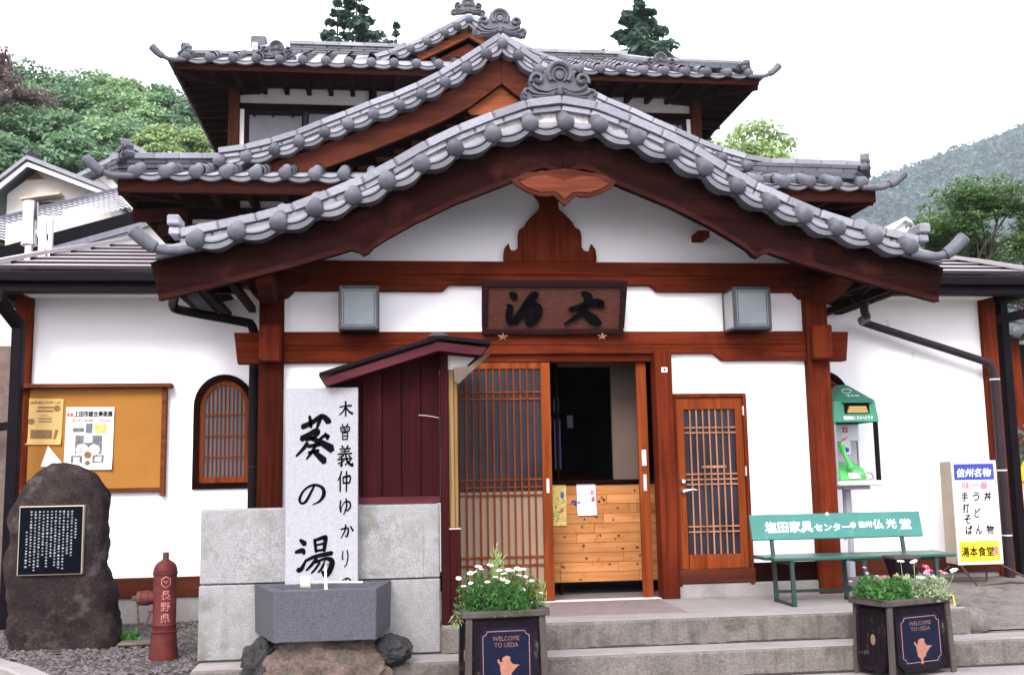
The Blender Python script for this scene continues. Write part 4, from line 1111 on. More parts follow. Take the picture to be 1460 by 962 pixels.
# ================================================================== GROUND
def sheet(name, pts, m, kind='structure', parent=None):
    me = bpy.data.meshes.new(name)
    me.from_pydata(pts, [], [tuple(range(len(pts)))])
    me.materials.append(m)
    return tag(put(name, me, parent), kind=kind)
sheet('ground', [(-900, -300, -0.012), (900, -300, -0.012), (900, 1200, -0.012), (-900, 1200, -0.012)], M['hillsoil'])
sheet('road', [(-60, -40, 0.0), (60, -40, 0.0), (60, -1.2, 0.0), (2.4, -1.2, 0.0), (-2.6, -1.4, 0.0), (-60, -1.4, 0.0)], M['asphalt'])
sheet('pavement', [(-2.7, -3.4, 0.004), (60, -3.4, 0.004), (60, -1.3, 0.004), (-2.7, -1.3, 0.004)], M['tread'])

st = MB()
st.box(-1.0, 2.80, -1.24, 0.0, 0.0, 0.356)
porch = tag(st.build('porch_step', M['concrete'], None, bevel=0.012), kind='structure')
pt = MB().box(-0.99, 2.79, -1.225, -0.02, 0.356, 0.362).build('porch_top', M['tread'], porch, bevel=0.003)
boxo('tiled_landing', M['terra'], porch, -0.80, 0.80, -0.95, -0.1, 0.3622, 0.3655, 0)
st = MB()
st.box(-2.6, 12.0, -1.52, -1.1, -0.05, 0.176)
low = tag(st.build('lower_step', M['concrete'], None, bevel=0.012), kind='structure')
MB().box(-2.59, 11.9, -1.51, -1.235, 0.176, 0.181).build('lower_step_top', M['tread'], low, bevel=0.002)
def dirt(name, x0, x1, y, z, parent, sd):
    r_ = random.Random(sd); mb = MB(); n = 150; up = []; k_ = 0.0
    for i in range(n+1):
        k_ = max(0.001, min(0.016, k_ + r_.uniform(-0.006, 0.006))); up.append((x0+(x1-x0)*i/n, z+k_))
    mb.prism([(x0, z)] + up + [(x1, z)], y-0.004, y+0.004)
    return mb.build(name, M['soil'], parent)
dirt('dirt_line', -0.98, 2.76, -1.243, 0.1815, porch, 1)
dirt('dirt_line', -2.5, 9.0, -1.523, 0.0045, low, 2)
# broken rounded end of the porch and the sloping concrete beside it
rp = MB()
nx, ny = 26, 14
for j in range(ny+1):
    for i in range(nx+1):
        x = 2.6 + (12-2.6)*(i/nx)**1.8; y = -1.13 + (2.6)*(j/ny)
        t = j/ny
        zz = 0.185 + 0.15*min(1, t*1.9)**0.8 + (0.10*math.exp(-((x-2.75)/0.16)**2)*(1 if y > -1.1 else 0.2)) - 0.0*x
        zz += 0.008*noise.noise(Vector((x*3, y*3, 0)))
        rp.v.append((x, y, zz))
for j in range(ny):
    for i in range(nx):
        a = j*(nx+1)+i; rp.f.append((a, a+1, a+nx+2, a+nx+1))
tag(rp.build('sloping_pavement', M['concrete'], None, smooth=True), kind='structure')
MB().blob((2.84, -1.1, 0.26), (0.17, 0.14, 0.12), 2, 0.15, 3, seed=3).build('broken_step_end', M['concrete'], porch, smooth=True)

# gravel bed with its pale kerb on the left
gb = MB()
nx, ny = 24, 24
for j in range(ny+1):
    for i in range(nx+1):
        x = -6.6 + 4.02*i/nx; y = -2.1 + 3.3*j/ny
        gb.v.append((x, y, 0.165+0.016*noise.noise(Vector((x*2.3, y*2.3, 1)))))
for j in range(ny):
    for i in range(nx):
        a = j*(nx+1)+i
        x, y, _ = gb.v[a]
        if (x + 4.05)*0.98 + (y + 0.75)*0.70 < -0.05: continue     # outside the kerb
        gb.f.append((a, a+1, a+nx+2, a+nx+1))
tag(gb.build('gravel_bed', M['soil'], None), kind='structure')
random.seed(5)
def stones(mb, n, region, zf, rmin, rmax):
    for _ in range(n):
        p = region()
        if p is None: continue
        r = random.uniform(rmin, rmax)
        a = random.uniform(0, 6.28)
        sx, sy, sz = r*random.uniform(.8, 1.5), r*random.uniform(.6, 1.0), r*random.uniform(.35, .75)
        vs = []
        for (x, y, z) in ((1, 0, 0), (0.3, 0.9, 0.1), (-0.9, 0.3, 0), (-0.4, -0.9, 0.1), (0.5, -0.7, -0.1), (0.2, 0.1, 1), (-0.3, -0.1, 0.8)):
            x += random.uniform(-.15, .15); y += random.uniform(-.15, .15)
            xx, yy = x*sx, y*sy
            vs.append((p[0]+xx*cos(a)-yy*sin(a), p[1]+xx*sin(a)+yy*cos(a), zf(p)+z*sz))
        mb.add(vs, [(0, 1, 5), (1, 2, 6, 5), (2, 3, 6), (3, 4, 5, 6), (4, 0, 5)])
def reg():
    x = random.uniform(-4.6, -2.6); y = random.uniform(-2.0, 1.08)
    if (x + 4.05)*0.98 + (y + 0.75)*0.70 < 0.02: return None
    return (x, y)
gm = MB(); stones(gm, 4600, reg, lambda p: 0.168, 0.010, 0.026)
tag(gm.build('gravel', M['gravel'], None), kind='stuff')
lf_ = MB()
for _ in range(9):
    p = None
    while p is None: p = reg()
    a = random.uniform(0, 6.28); r = random.uniform(.02, .04)
    lf_.add([(p[0]+r*cos(a), p[1]+r*sin(a), 0.19), (p[0]+r*.5*cos(a+1.6), p[1]+r*.5*sin(a+1.6), 0.2), (p[0]-r*cos(a), p[1]-r*sin(a), 0.192), (p[0]-r*.5*cos(a+1.6), p[1]-r*.5*sin(a+1.6), 0.186)], [(0, 1, 2, 3)])
tag(lf_.build('fallen_leaves', M['rust'], None), kind='stuff')
kb = MB()
kp = [(-6.2, 1.96), (-5.2, 0.56), (-4.42, -0.42), (-4.02, -0.86), (-3.70, -1.25), (-3.38, -1.75), (-3.2, -2.2)]
for i in range(len(kp)-1):
    (x0, y0), (x1, y1) = kp[i], kp[i+1]
    kb.bar((x0, y0, 0.13), (x1, y1, 0.13), 0.15, 0.14)
tag(kb.build('kerb', M['tread'], None, bevel=0.012), kind='structure')

# ================================================================== THINGS IN FRONT
def thing_mesh(o, label, cat, group=None):
    return tag(o, label, cat, group)

# --- name board above the door
nb = empty('name_board', 'carved brown wooden board with two black brushed characters, tilted over the doorway', 'sign', (0, -0.09, 2.515))
nb.rotation_euler = (radians(22), 0, 0)
MB().box(-0.545, 0.545, -0.012, 0.02, 0.045, 0.395).build('carved_panel', M['plaque'], nb)
f = MB()
f.box(-0.595, 0.595, -0.035, 0.03, 0.395, 0.445); f.box(-0.585, 0.585, -0.035, 0.03, 0.0, 0.045)
f.prism([(-0.545, 0.045), (-0.588, 0.045), (-0.595, 0.395), (-0.545, 0.395)], -0.034, 0.029)
f.prism([(0.545, 0.045), (0.588, 0.045), (0.595, 0.395), (0.545, 0.395)], -0.034, 0.029)
f.build('board_frame', M['plaqueframe'], nb, bevel=0.006)
for chn, xx_, w_, wt_ in (('dai', 0.235, 0.31, 1.75), ('yu_g', -0.26, 0.275, 1.7)):
    c = MB(); brush_char(c, CH[chn], xx_, 0.215, w_, 0.275, -0.034, -0.0125, wt_); c.build('carved_character', M['ink'], nb)

for x in (-0.42, 0.40):
    mb = MB()
    for a in range(5):
        an = a*1.25+0.3
        mb.tube([(x, -0.05, -0.01), (x+0.02*cos(an), -0.06, -0.01+0.014*sin(an)), (x+0.042*cos(an), -0.055, -0.01+0.03*sin(an))], [0.006, 0.007, 0.004], 6)
    mb.build('metal_clasp', M['tan'], nb)

# --- square wall lamps
def lamp(label, x0, x1, z0, z1, wires):
    e = empty('wall_lamp', label, 'lamp', ((x0+x1)/2, -0.06, z0), 0, 'square lamps under the front gable')
    w_, h_, d_ = (x1-x0)/2, z1-z0, 0.29
    t = 0.026
    f = MB()
    for sx in (-1, 1):
        for yy in (-d_, -t):
            f.box(min(sx*w_, sx*(w_-t)), max(sx*w_, sx*(w_-t)), yy, yy+t, 0, h_)
    for zz in (0, h_-t):
        f.box(-w_+t, w_-t, -d_, -d_+t, zz, zz+t); 
        for sx in (-1, 1): f.box(min(sx*w_, sx*(w_-t)), max(sx*w_, sx*(w_-t)), -d_+t, -t, zz, zz+t)
    f.build('lamp_frame', M['lampframe'], e, bevel=0.007)
    MB().box(-w_+t, w_-t, -d_+t, 0.005, h_-0.02, h_-0.004).build('lamp_top', M['lampframe'], e)
    MB().box(-w_+t, w_-t, -d_+t, 0.005, 0.006, 0.016).build('lamp_bottom', M['gutter'], e)
    MB().box(-w_+t, w_-t, -d_+0.006, -d_+0.012, t, h_-t).build('front_pane', M['lampglass'], e)
    for sx in (-1, 1):
        MB().box(min(sx*(w_-0.012), sx*(w_-0.006)), max(sx*(w_-0.012), sx*(w_-0.006)), -d_+t, -t, t, h_-t).build('side_pane', M['lampside'], e)
    r = MB(); a, b, c0, c1 = -w_+t+0.012, w_-t-0.012, t+0.012, h_-t-0.012
    for q in ((a, a+.003, c0, c1), (b-.003, b, c0, c1), (a+.003, b-.003, c0, c0+.003), (a+.003, b-.003, c1-.003, c1)):
        r.box(q[0], q[1], -d_+0.002, -d_+0.0055, q[2], q[3])
    r.build('pane_bead', M['gutter'], e)
    MB().box(-0.05, 0.05, -0.03, 0.04, h_*0.3, h_*0.7).build('wall_mount', M['lampframe'], e)
    return e
lamp('grey square box lamp under the gable, left of the name board', -1.73, -1.415, 2.515, 2.865, 0)
lamp('grey square box lamp under the gable, right of the name board', 1.455, 1.775, 2.515, 2.865, 0)

# --- stone block wall behind the basin
def blockthing(label, x0, x1, z0, z1, group):
    o = boxo('stone_block', M['granite'], None, x0, x1, -1.173, -0.93, z0, z1, 0.008)
    return tag(o, label, 'stone block', group)
blockthing('upper pale granite block left of the tall inscribed slab', -2.605, -1.62, 0.679, 1.172, 'granite blocks behind the basin')
blockthing('lower pale granite block left of the basin', -2.61, -1.80, 0.182, 0.672, 'granite blocks behind the basin')
blockthing('upper pale granite block right of the inscribed slab, under the plum fence', -1.615, -1.0, 0.682, 1.18, 'granite blocks behind the basin')
blockthing('lower pale granite block right of the basin', -1.795, -1.0, 0.182, 0.674, 'granite blocks behind the basin')

for pts in ([(-1.56, 0.686), (-1.56, 1.075), (-1.17, 1.075), (-1.115, 1.03), (-1.115, 0.686)], [(-2.03, 0.683), (-2.03, 1.06), (-2.32, 1.06), (-2.375, 1.01), (-2.375, 0.683)]):
    pp = MB().prism(pts, -1.1775, -1.1735).build('dressed_patch', M['granite'], None, bevel=0.0015)
    par = [o for o in COL.objects if o.name.startswith('stone_block')]
    q_ = par[2] if pts[0][0] > -1.7 else par[0]
    pp.parent = q_
# --- tall inscribed slab
sl = empty('inscribed_slab', 'tall pale granite slab with black brushed characters rising behind the basin', 'monument', (-1.797, -1.28, 0.62))
MB().box(-0.24, 0.24, -0.0, 0.105, 0.0, 1.362).build('slab', M['stone_fine'], sl, bevel=0.004)
def pz(y): return (1.98-0.62) - (y-555)*(1.98-1.19)/(717-555)     # picture row to height on the slab
def px_(x): return -0.24 + (x-411)*0.48/100.5
for ch, x0, x1, y0, y1, wt in (('aoi', 425, 477, 592, 658, 1.0), ('no', 429.5, 464.5, 688, 716.5, 1.0), ('yu', 425.5, 477.5, 758, 813, 1.05)):
    c = MB(); brush_char(c, CH[ch], px_((x0+x1)/2), pz((y0+y1)/2), (x1-x0)*0.48/100.5, (y1-y0)*0.004876, -0.003, 0.0, wt*1.55); c.build('brushed_character', M['ink'], sl)
for ch, x0, x1, y0, y1 in (('ki', 484, 504, 574.5, 596), ('so', 485, 501, 606, 628), ('gi', 482.5, 504, 636, 664), ('chu', 483, 502, 671.5, 699), ('hyu', 485, 502, 709, 731),
                           ('ka', 487, 505, 744, 763), ('ri', 488, 500, 779, 802), ('no', 487.5, 501.5, 816, 829)):
    c = MB(); brush_char(c, CH[ch], px_((x0+x1)/2), pz((y0+y1)/2), (x1-x0)*0.48/100.5, (y1-y0)*0.004876, -0.003, 0.0, 1.7); c.build('brushed_character', M['ink'], sl)

# --- stone basin
bs = empty('water_basin', 'six sided grey granite water basin in front of the inscribed slab', 'basin', (-1.76, -1.45, 0.365))
out6 = [(-2.07+1.76, -1.74+1.45), (-1.43+1.76, -1.74+1.45), (-1.335+1.76, -1.18+1.45), (-2.245+1.76, -1.18+1.45)]
mb = MB()
n = 4
inn = [(x*0.80, -0.235 if y < 0 else 0.14) for x, y in out6]
bot = [(x*0.985, y) for x, y in out6]
zt, zi = 0.31, 0.20
vs = [(x, y, 0) for x, y in bot] + [(x, y, zt) for x, y in out6] + [(x, y, zt) for x, y in inn] + [(x*0.97, y, zi) for x, y in inn]
fs = [(3, 2, 1, 0)] + [(8, 9, 10, 11)[::1] and (12, 13, 14, 15)]
for i in range(4):
    j = (i+1) % 4
    fs += [(i, j, 4+j, 4+i), (4+i, 4+j, 8+j, 8+i), (8+i, 8+j, 12+j, 12+i)]
mb.add(vs, fs).build('stone_body', M['basin'], bs, bevel=0.003)
wm = bpy.data.meshes.new('water'); wm.from_pydata([(x*0.985, y, 0.275) for x, y in inn], [], [(0, 1, 2, 3)]); wm.materials.append(mat('basin_water', (0.25, 0.27, 0.28), rough=0.05, var=0.05, bump=0.3, bscale=18, spec=1.0))
put('water_surface', wm, bs)
sp = MB().tube(catmull([(0, 0.155, 0.44), (0, 0.10, 0.45), (0, 0.07, 0.435)], 4), 0.012, 8).build('spout', M['greymet'], bs, smooth=True)
MB().tube(catmull([(-0.005, 0.068, 0.435), (-0.004, 0.05, 0.40), (-0.003, 0.045, 0.34), (0, 0.045, 0.277)], 5), [0.004+0.0005*i for i in range(16)], 8).build('falling_water', M['water'], bs, smooth=True)
ld_ = empty('ladle', 'pale bamboo ladle lying across the rim of the stone basin', 'ladle', (-1.88, -1.60, 0.70))
MB().lathe([(0.034, -0.03), (0.038, 0.03), (0.034, 0.03), (0.030, -0.02)], 16, (0, 0, 0.015), 'x').build('ladle_cup', M['bamboo'], ld_, smooth=True)
MB().tube([(0.03, 0, 0.015), (0.36, 0.05, 0.0)], 0.0065, 8).build('ladle_handle', M['bamboo'], ld_)

# --- rocks carrying the basin
def rock(label, c, r, sd, m='rock', cat='rock'):
    o = MB().blob((0, 0, 0), r, 5, 0.12 if m != 'rock' else 0.17, 1.8, seed=sd).build('rock', M[m], None, smooth=True)
    o.location = c
    return tag(o, label, cat, 'rocks under the basin')
rock('big pinkish brown mossy rock under the middle of the basin', (-1.75, -1.50, 0.08), (0.43, 0.25, 0.30), 2)
rock('narrow dark rock under the left corner of the basin', (-2.17, -1.42, 0.14), (0.14, 0.2, 0.20), 5, 'rock_dk')
rock('rounded dark grey rock at the right corner of the basin', (-1.33, -1.52, 0.265), (0.125, 0.13, 0.10), 9, 'rock_dk')

# --- plum red boarded screen with its little roof
sc = empty('boarded_screen', 'plum red boarded screen with a small dark gabled roof beside the doorway', 'fence', (-1.0, -1.13, 0.36))
O = Vector((-1.0, -1.13, 0.36))
def sb(name, m, x0, x1, y0, y1, z0, z1, bev=0.003): return boxo(name, m, sc, x0-O.x, x1-O.x, y0-O.y, y1-O.y, z0-O.z, z1-O.z, bev)
for k, (a, b) in enumerate(((-1.80, -1.665), (-1.663, -1.53), (-1.528, -1.395), (-1.393, -1.26), (-1.258, -1.125), (-1.123, -0.99))):
    zt_ = 2.19 - 0.31*abs(-1.0-(a+b)/2) - 0.02
    tz = lambda x: 2.226-0.30*abs(-1.0-x)
    MB().prism([(a+0.0015-O.x, 1.235-O.z), (b-0.0015-O.x, 1.235-O.z), (b-0.0015-O.x, tz(b)-O.z), (a+0.0015-O.x, tz(a)-O.z)], -1.135+0.004*(k % 2)-O.y, -1.11-O.y).build('fence_board', M['plum'], sc, bevel=0.003)
MB().prism([(-1.8-O.x, 1.2-O.z), (-0.99-O.x, 1.2-O.z), (-0.99-O.x, 2.22-O.z), (-1.8-O.x, 1.97-O.z)], -1.1095-O.y, -1.09-O.y).build('backing_board', M['plum'], sc)
sb('bottom_rail', M['plum_x'], -1.8, -0.99, -1.15, -1.10, 1.185, 1.234)
sb('corner_post', M['plum'], -0.988, -0.935, -1.20, -1.08, 0.365-0.36+0.36, 2.22)
sb('lower_post_case', M['plum'], -0.932, -0.865, -1.19, -1.09, 0.362, 1.0)
sb('post_case_cap', M['signside'], -0.945, -0.855, -1.20, -1.08, 1.002, 1.012)
sb('tan_side_board', M['tan_dk'], -0.932, -0.895, -1.17, -1.10, 1.014, 2.11)
sb('tan_side_board', M['tan_dk'], -0.893, -0.868, -1.15, -1.10, 1.014, 2.08)
def sprism(name, m, pts, y0, y1, bev=0.003): return MB().prism([(x-O.x, z-O.z) for x, z in pts], y0-O.y, y1-O.y).build(name, m, sc, bevel=bev)
sprism('cream_end_panel', M['cream'], [(-0.932, 2.112), (-0.83, 2.112), (-0.735, 2.20), (-0.932, 2.235)], -1.17, -1.12, 0)
sprism('eave_bracket', M['bracket_gr'], [(-0.90, 2.115), (-0.79, 2.125), (-0.69, 2.205), (-0.64, 2.21), (-0.865, 2.00), (-0.895, 2.01)], -1.28, -1.24)
sprism('roof_fascia', M['plum_x'], [(-1.80, 2.035), (-1.01, 2.285), (-0.67, 2.245), (-0.71, 2.19), (-1.01, 2.222), (-1.765, 1.985)], -1.36, -1.33)
for nm, A_, B_ in (('roof_slope', (-1.815, 2.045), (-1.01, 2.30)), ('roof_slope', (-1.01, 2.30), (-0.645, 2.26))):
    (x0, z0), (x1, z1) = A_, B_
    sprism(nm, M['gutter'], [(x0, z0), (x1, z1), (x1, z1+0.03), (x0, z0+0.03)], -1.385, -0.15, 0.004)
sprism('ridge_cap', M['lampframe'], [(-1.09, 2.315), (-0.93, 2.32), (-0.97, 2.345), (-1.05, 2.345)], -1.39, -0.15, 0.006)
sprism('roof_soffit', M['plum'], [(-1.76, 2.0), (-1.01, 2.235), (-0.70, 2.20), (-0.70, 2.19), (-1.01, 2.222), (-1.755, 1.985)], -1.325, -0.15, 0)
tag(MB().tube(catmull([(-1.14-O.x, -1.145-O.y, 1.795-O.z), (-1.08-O.x, -1.15-O.y, 1.79-O.z), (-1.0-O.x, -1.15-O.y, 1.775-O.z)], 4), 0.0025, 5).build('loose_wire', M['signtrim'], sc))

# --- stone stele with its black inscription
prof = [(0.17, -4.13, -3.36), (0.30, -4.16, -3.38), (0.50, -4.17, -3.42), (0.75, -4.17, -3.45), (1.0, -4.15, -3.45), (1.2, -4.12, -3.44), (1.32, -4.09, -3.49), (1.40, -4.04, -3.55), (1.46, -3.99, -3.63), (1.50, -3.93, -3.71), (1.525, -3.88, -3.79)]
sv = MB(); nseg = 40; rows = 46
def edge(z):
    for (z0, a0, b0), (z1, a1, b1) in zip(prof[:-1], prof[1:]):
        if z0 <= z <= z1:
            t = (z-z0)/(z1-z0); return a0+(a1-a0)*t, b0+(b1-b0)*t
    return prof[-1][1], prof[-1][2]
for r_ in range(rows+1):
    z = 0.10 + (1.525-0.10)*r_/rows
    a, b = edge(max(z, 0.17)); cx, hw = (a+b)/2, (b-a)/2
    dpt = 0.19 if z < 1.1 else 0.19*sqrt(max(0.05, 1-((z-1.1)/0.44)**2))
    for k in range(nseg):
        an = 2*pi*k/nseg
        ca, sa = cos(an), sin(an)
        x = hw*(abs(ca)**0.55)*(1 if ca > 0 else -1); y = dpt*(abs(sa)**0.5)*(1 if sa > 0 else -1)
        nz = noise.fractal(Vector((x*3.2, y*3.2+5, z*3.0)), 0.9, 2.0, 4)
        inpanel = (abs(x+(cx+3.805)) < 0.27 and 0.66 < z < 1.26 and y < 0)
        f_ = 1 + (0.012 if inpanel else 0.13)*nz + (0 if inpanel else 0.03)*noise.noise(Vector((x*14, y*14, z*14)))
        sv.v.append((cx+x*(f_ if not inpanel else 1), -0.13+y*f_, z+0.02*nz))
for r_ in range(rows):
    for k in range(nseg):
        k2 = (k+1) % nseg
        sv.f.append((r_*nseg+k, r_*nseg+k2, (r_+1)*nseg+k2, (r_+1)*nseg+k))
sv.f.append(tuple(rows*nseg+k for k in range(nseg)))
stl = empty('stone_stele', 'rough purple brown standing stone with a black inscribed panel, by the notice board', 'monument', (0, 0, 0))
so = sv.build('rough_stone', M['stele'], stl, smooth=True)
bp_ = MB().box(-4.037, -3.583, -0.354, -0.30, 0.708, 1.207).build('panel_border', M['signside'], stl, bevel=0.004)
bl = MB().box(-4.03, -3.59, -0.358, -0.353, 0.715, 1.20).build('black_panel', M['black'], stl)
tx = MB(); random.seed(3)
for col in range(13):
    x = -3.635 - col*0.0285
    top = 1.165 if col not in (0, 12) else (1.10 if col == 0 else 1.02)
    botz = {0: 0.95, 12: 0.77}.get(col, random.choice((0.75, 0.77, 0.84, 0.74)))
    z = top
    while z > botz:
        s_ = random.uniform(0.007, 0.011)
        for _ in range(3):
            ox, oz = random.uniform(-.5, .5)*s_, random.uniform(-.5, .5)*s_
            tx.box(x-s_*0.7+ox*0.3, x+s_*0.7+ox*0.3, -0.3605, -0.3585, z+oz-0.0013, z+oz+0.0013)
        tx.box(x-0.0013, x+0.0013, -0.3605, -0.3585, z-s_*0.7, z+s_*0.7)
        z -= random.uniform(0.019, 0.026)
tx.build('inscription', M['plgrey'], stl)

# --- notice board with posters
nbd = empty('notice_board', 'ochre notice board in a brown wooden frame on the left wing wall', 'notice board', (-3.9, 1.09, 1.27))
O2 = Vector((-3.9, 1.09, 1.27))
def nbx(name, m, x0, x1, y0, y1, z0, z1, bev=0.003): return boxo(name, m, nbd, x0-O2.x, x1-O2.x, y0-O2.y, y1-O2.y, z0-O2.z, z1-O2.z, bev)
nbx('board_panel', M['ochre'], -4.53, -3.31, 1.06, 1.085, 1.31, 2.19, 0)
nbx('side_frame', M['nbframe'], -4.555, -4.505, 1.03, 1.094, 1.25, 2.195)
nbx('side_frame', M['nbframe'], -3.325, -3.285, 1.03, 1.094, 1.25, 2.195)
nbx('bottom_frame', M['nbframe'], -4.505, -3.325, 1.04, 1.094, 1.29, 1.325)
nbx('top_ledge', M['nbframe'], -4.60, -3.24, 0.97, 1.094, 2.197, 2.232)

def poster(label, cx, cz, w, h, y, m, tilt=0.0):
    e = empty('poster', label, 'poster', (cx, y, cz))
    e.rotation_euler = (0, radians(tilt), 0)
    # slightly curling sheet
    mb = MB(); nx, nz = 6, 8
    for j in range(nz+1):
        for i in range(nx+1):
            u, v = i/nx, j/nz
            bend = -0.012*(max(0, u-0.75)/0.25)**2*(max(0, 0.25-v)/0.25) - 0.008*(max(0, 0.2-v)/0.2)**2
            mb.v.append(((u-0.5)*w, bend, (v-0.5)*h))
    for j in range(nz):
        for i in range(nx):
            a = j*(nx+1)+i; mb.f.append((a, a+1, a+nx+2, a+nx+1))
    mb.build('sheet', m, e)
    return e
P1 = poster('yellow manila flyer on the left of the notice board', -4.315, 1.91, 0.30, 0.40, 1.052, M['manila'], 1)
text('lettering', 'ふれあいステージ', 0.03, M['pbrown'], P1, (0, -0.002, 0.165), fitw=0.25, fith=0.022, bold=0.001)
mbp = MB()
for (a, b, c_, d_) in ((-0.06, 0.08, 0.115, 0.13), (-0.07, 0.07, 0.085, 0.10), (-0.05, 0.06, 0.02, 0.03), (-0.05, 0.06, -0.005, 0.005), (-0.03, 0.03, 0.05, 0.055), (-0.11, 0.07, -0.15, -0.072)):
    mbp.box(a, b, -0.0022, -0.001, c_, d_)
mbp.lathe([(0.001, -0.0022), (0.028, -0.002)], 14, (-0.11, 0, 0.0), 'y'); mbp.lathe([(0.001, -0.0022), (0.028, -0.002)], 14, (0.10, 0, 0.115), 'y')
mbp.prism([(0.075, -0.175), (0.10, -0.175), (0.12, -0.07), (0.095, -0.07)], -0.0022, -0.001)
mbp.build('printed_blocks', M['pbrown'], P1)
P2 = poster('white exhibition poster with grey photographs on the notice board', -3.935, 1.76, 0.405, 0.545, 1.048, M['posterw'], 0.5)
text('title_lettering', '上田市総合美術展', 0.04, M['ink'], P2, (0.028, -0.002, 0.213), fitw=0.32, fith=0.05, bold=0.0012)
text('red_lettering', '第三回', 0.02, M['red'], P2, (-0.168, -0.002, 0.206), fitw=0.048, fith=0.028, bold=0.0012)
text('date_lettering', '5.17～5.20', 0.02, M['red'], P2, (-0.06, -0.002, 0.155), fitw=0.17, fith=0.018, bold=0.001)
text('small_lettering', '市民会館', 0.02, M['pink'], P2, (0.12, -0.002, 0.155), fitw=0.10, fith=0.013)
g = MB()
for (a, b, c_, d_) in ((-0.115, 0.11, -0.135, 0.025), (-0.03, 0.025, 0.035, 0.13), (-0.14, -0.045, 0.055, 0.09), (-0.145, -0.05, -0.225, -0.15), (0.035, 0.13, -0.215, -0.145)):
    g.box(a, b, -0.0022, -0.001, c_, d_)
g.build('photograph_print', M['pgrey'], P2)
g = MB()
g.lathe([(0.001, -0.0035), (0.055, -0.003)], 18, (-0.055, 0, -0.10), 'y'); g.lathe([(0.001, -0.0035), (0.05, -0.003)], 18, (0.045, 0, -0.10), 'y')
g.box(-0.045, 0.03, -0.0035, -0.0025, -0.04, 0.045); g.box(-0.125, -0.07, -0.0035, -0.0025, -0.212, -0.163); g.box(0.055, 0.112, -0.0035, -0.0025, -0.203, -0.157)
g.build('photograph_highlights', M['plgrey'], P2)
g = MB().lathe([(0.001, -0.005), (0.03, -0.0045)], 16, (-0.005, 0, -0.145), 'y'); g.lathe([(0.001, -0.005), (0.022, -0.0045)], 16, (-0.005, 0, -0.215), 'y')
g.build('medal_print', M['pbrown'], P2)
MB().lathe([(0.001, -0.004), (0.032, -0.003)], 16, (0.095, 0, 0.085), 'y').box(0.04, 0.145, -0.0025, -0.0012, 0.045, 0.125).build('bowl_print', M['pgold'], P2)
g = MB()
for i in range(5):
    for sx in (-0.165, -0.14, 0.145, 0.17):
        g.box(sx-0.006, sx+0.006, -0.0022, -0.001, 0.0-i*0.032, 0.008-i*0.032)
g.box(-0.10, 0.02, -0.0022, -0.001, -0.258, -0.252); g.box(0.04, 0.16, -0.0022, -0.001, -0.257, -0.25)
g.build('fine_print', M['plgrey'], P2)
wp = MB().prism([(-4.275, 1.70), (-4.33, 1.52), (-4.13, 1.52)], 1.045, 1.047).build('paper_scrap', M['posterw'], None)
tag(wp, 'white torn triangular paper hanging below the yellow flyer', 'paper')

# --- fire hydrant
hy = empty('fire_hydrant', 'old red pillar hydrant with white lettering standing in the gravel', 'fire hydrant', (-2.875, -0.93, 0.16))
MB().lathe([(0.096, 0), (0.096, 0.05), (0.088, 0.10), (0.082, 0.185), (0.086, 0.19), (0.086, 0.20), (0.079, 0.205), (0.079, 0.235), (0.083, 0.24), (0.077, 0.25), (0.077, 0.57), (0.082, 0.575), (0.082, 0.595)], 26).build('body', M['hydrant'], hy, smooth=True)
MB().lathe([(0.078, 0.596), (0.078, 0.612), (0.068, 0.64), (0.048, 0.66), (0.03, 0.67), (0.026, 0.675)], 26).build('bonnet', M['hydrant'], hy, smooth=True)
MB().lathe([(0.022, 0.67), (0.021, 0.72), (0.016, 0.725)], 6).build('operating_nut', M['rust'], hy)
ou = MB().lathe([(0.038, -0.06), (0.045, -0.09), (0.045, -0.10), (0.05, -0.105), (0.05, -0.15), (0.045, -0.155)], 18, (0, 0, 0.42), 'x').build('outlet', M['hydrant'], hy, smooth=True)
MB().lathe([(0.047, -0.156), (0.047, -0.178), (0.04, -0.184)], 14, (0, 0, 0.42), 'x').build('outlet_cap', M['rust'], ou)
MB().lathe([(0.018, -0.185), (0.018, -0.215)], 5, (0, 0, 0.42), 'x').build('cap_nut', M['rust'], ou)
ch_ = catmull([(-0.175, -0.02, 0.38), (-0.165, -0.03, 0.28), (-0.14, -0.03, 0.225), (-0.115, -0.03, 0.25), (-0.085, -0.02, 0.33)], 5)
for i, p in enumerate(ch_[:-1]):
    q_ = ch_[i+1]
    MB().tube([p, (p+q_)/2, q_+(q_-p)*0.2], [0.006, 0.009, 0.006], 5, sx=0.5 if i % 2 else 1.0).build('chain_link', M['rust'], hy)
MB().box(-0.105, -0.07, -0.02, 0.0, 0.32, 0.335).build('chain_lug', M['hydrant'], hy)
# lettering wrapped on the barrel
def wrap(me, R, x0=0.0):
    for v in me.vertices:
        x, y, z = v.co
        a = (x+x0)/R
        rr = R + 0.0015 + (0.001 if z > 0 else 0)
        v.co = (rr*sin(a), -rr*cos(a), y)
for i, chh in enumerate('長野県'):
    me = text_mesh('lettering', chh, 0.066, M['hydletter'], extrude=0.0005)
    o = put('lettering', me, hy); wrap(me, 0.0775, 0.02)
    o.location = (0, 0, 0.437-0.076*i)
em = MB()
em.tube([(0.032*cos(a)+0.02, 0.032*sin(a)*1.15, 0) for a in [2*pi*i/6+pi/2 for i in range(7)]], 0.003, 5)
em.tube([(0.005, 0.01, 0), (0.02, -0.008, 0), (0.035, 0.01, 0)], 0.003, 5)
me = em.mesh('emblem', M['hydletter']); wrap(me, 0.0775, 0.0)
put('emblem', me, hy, (0, 0, 0.53))
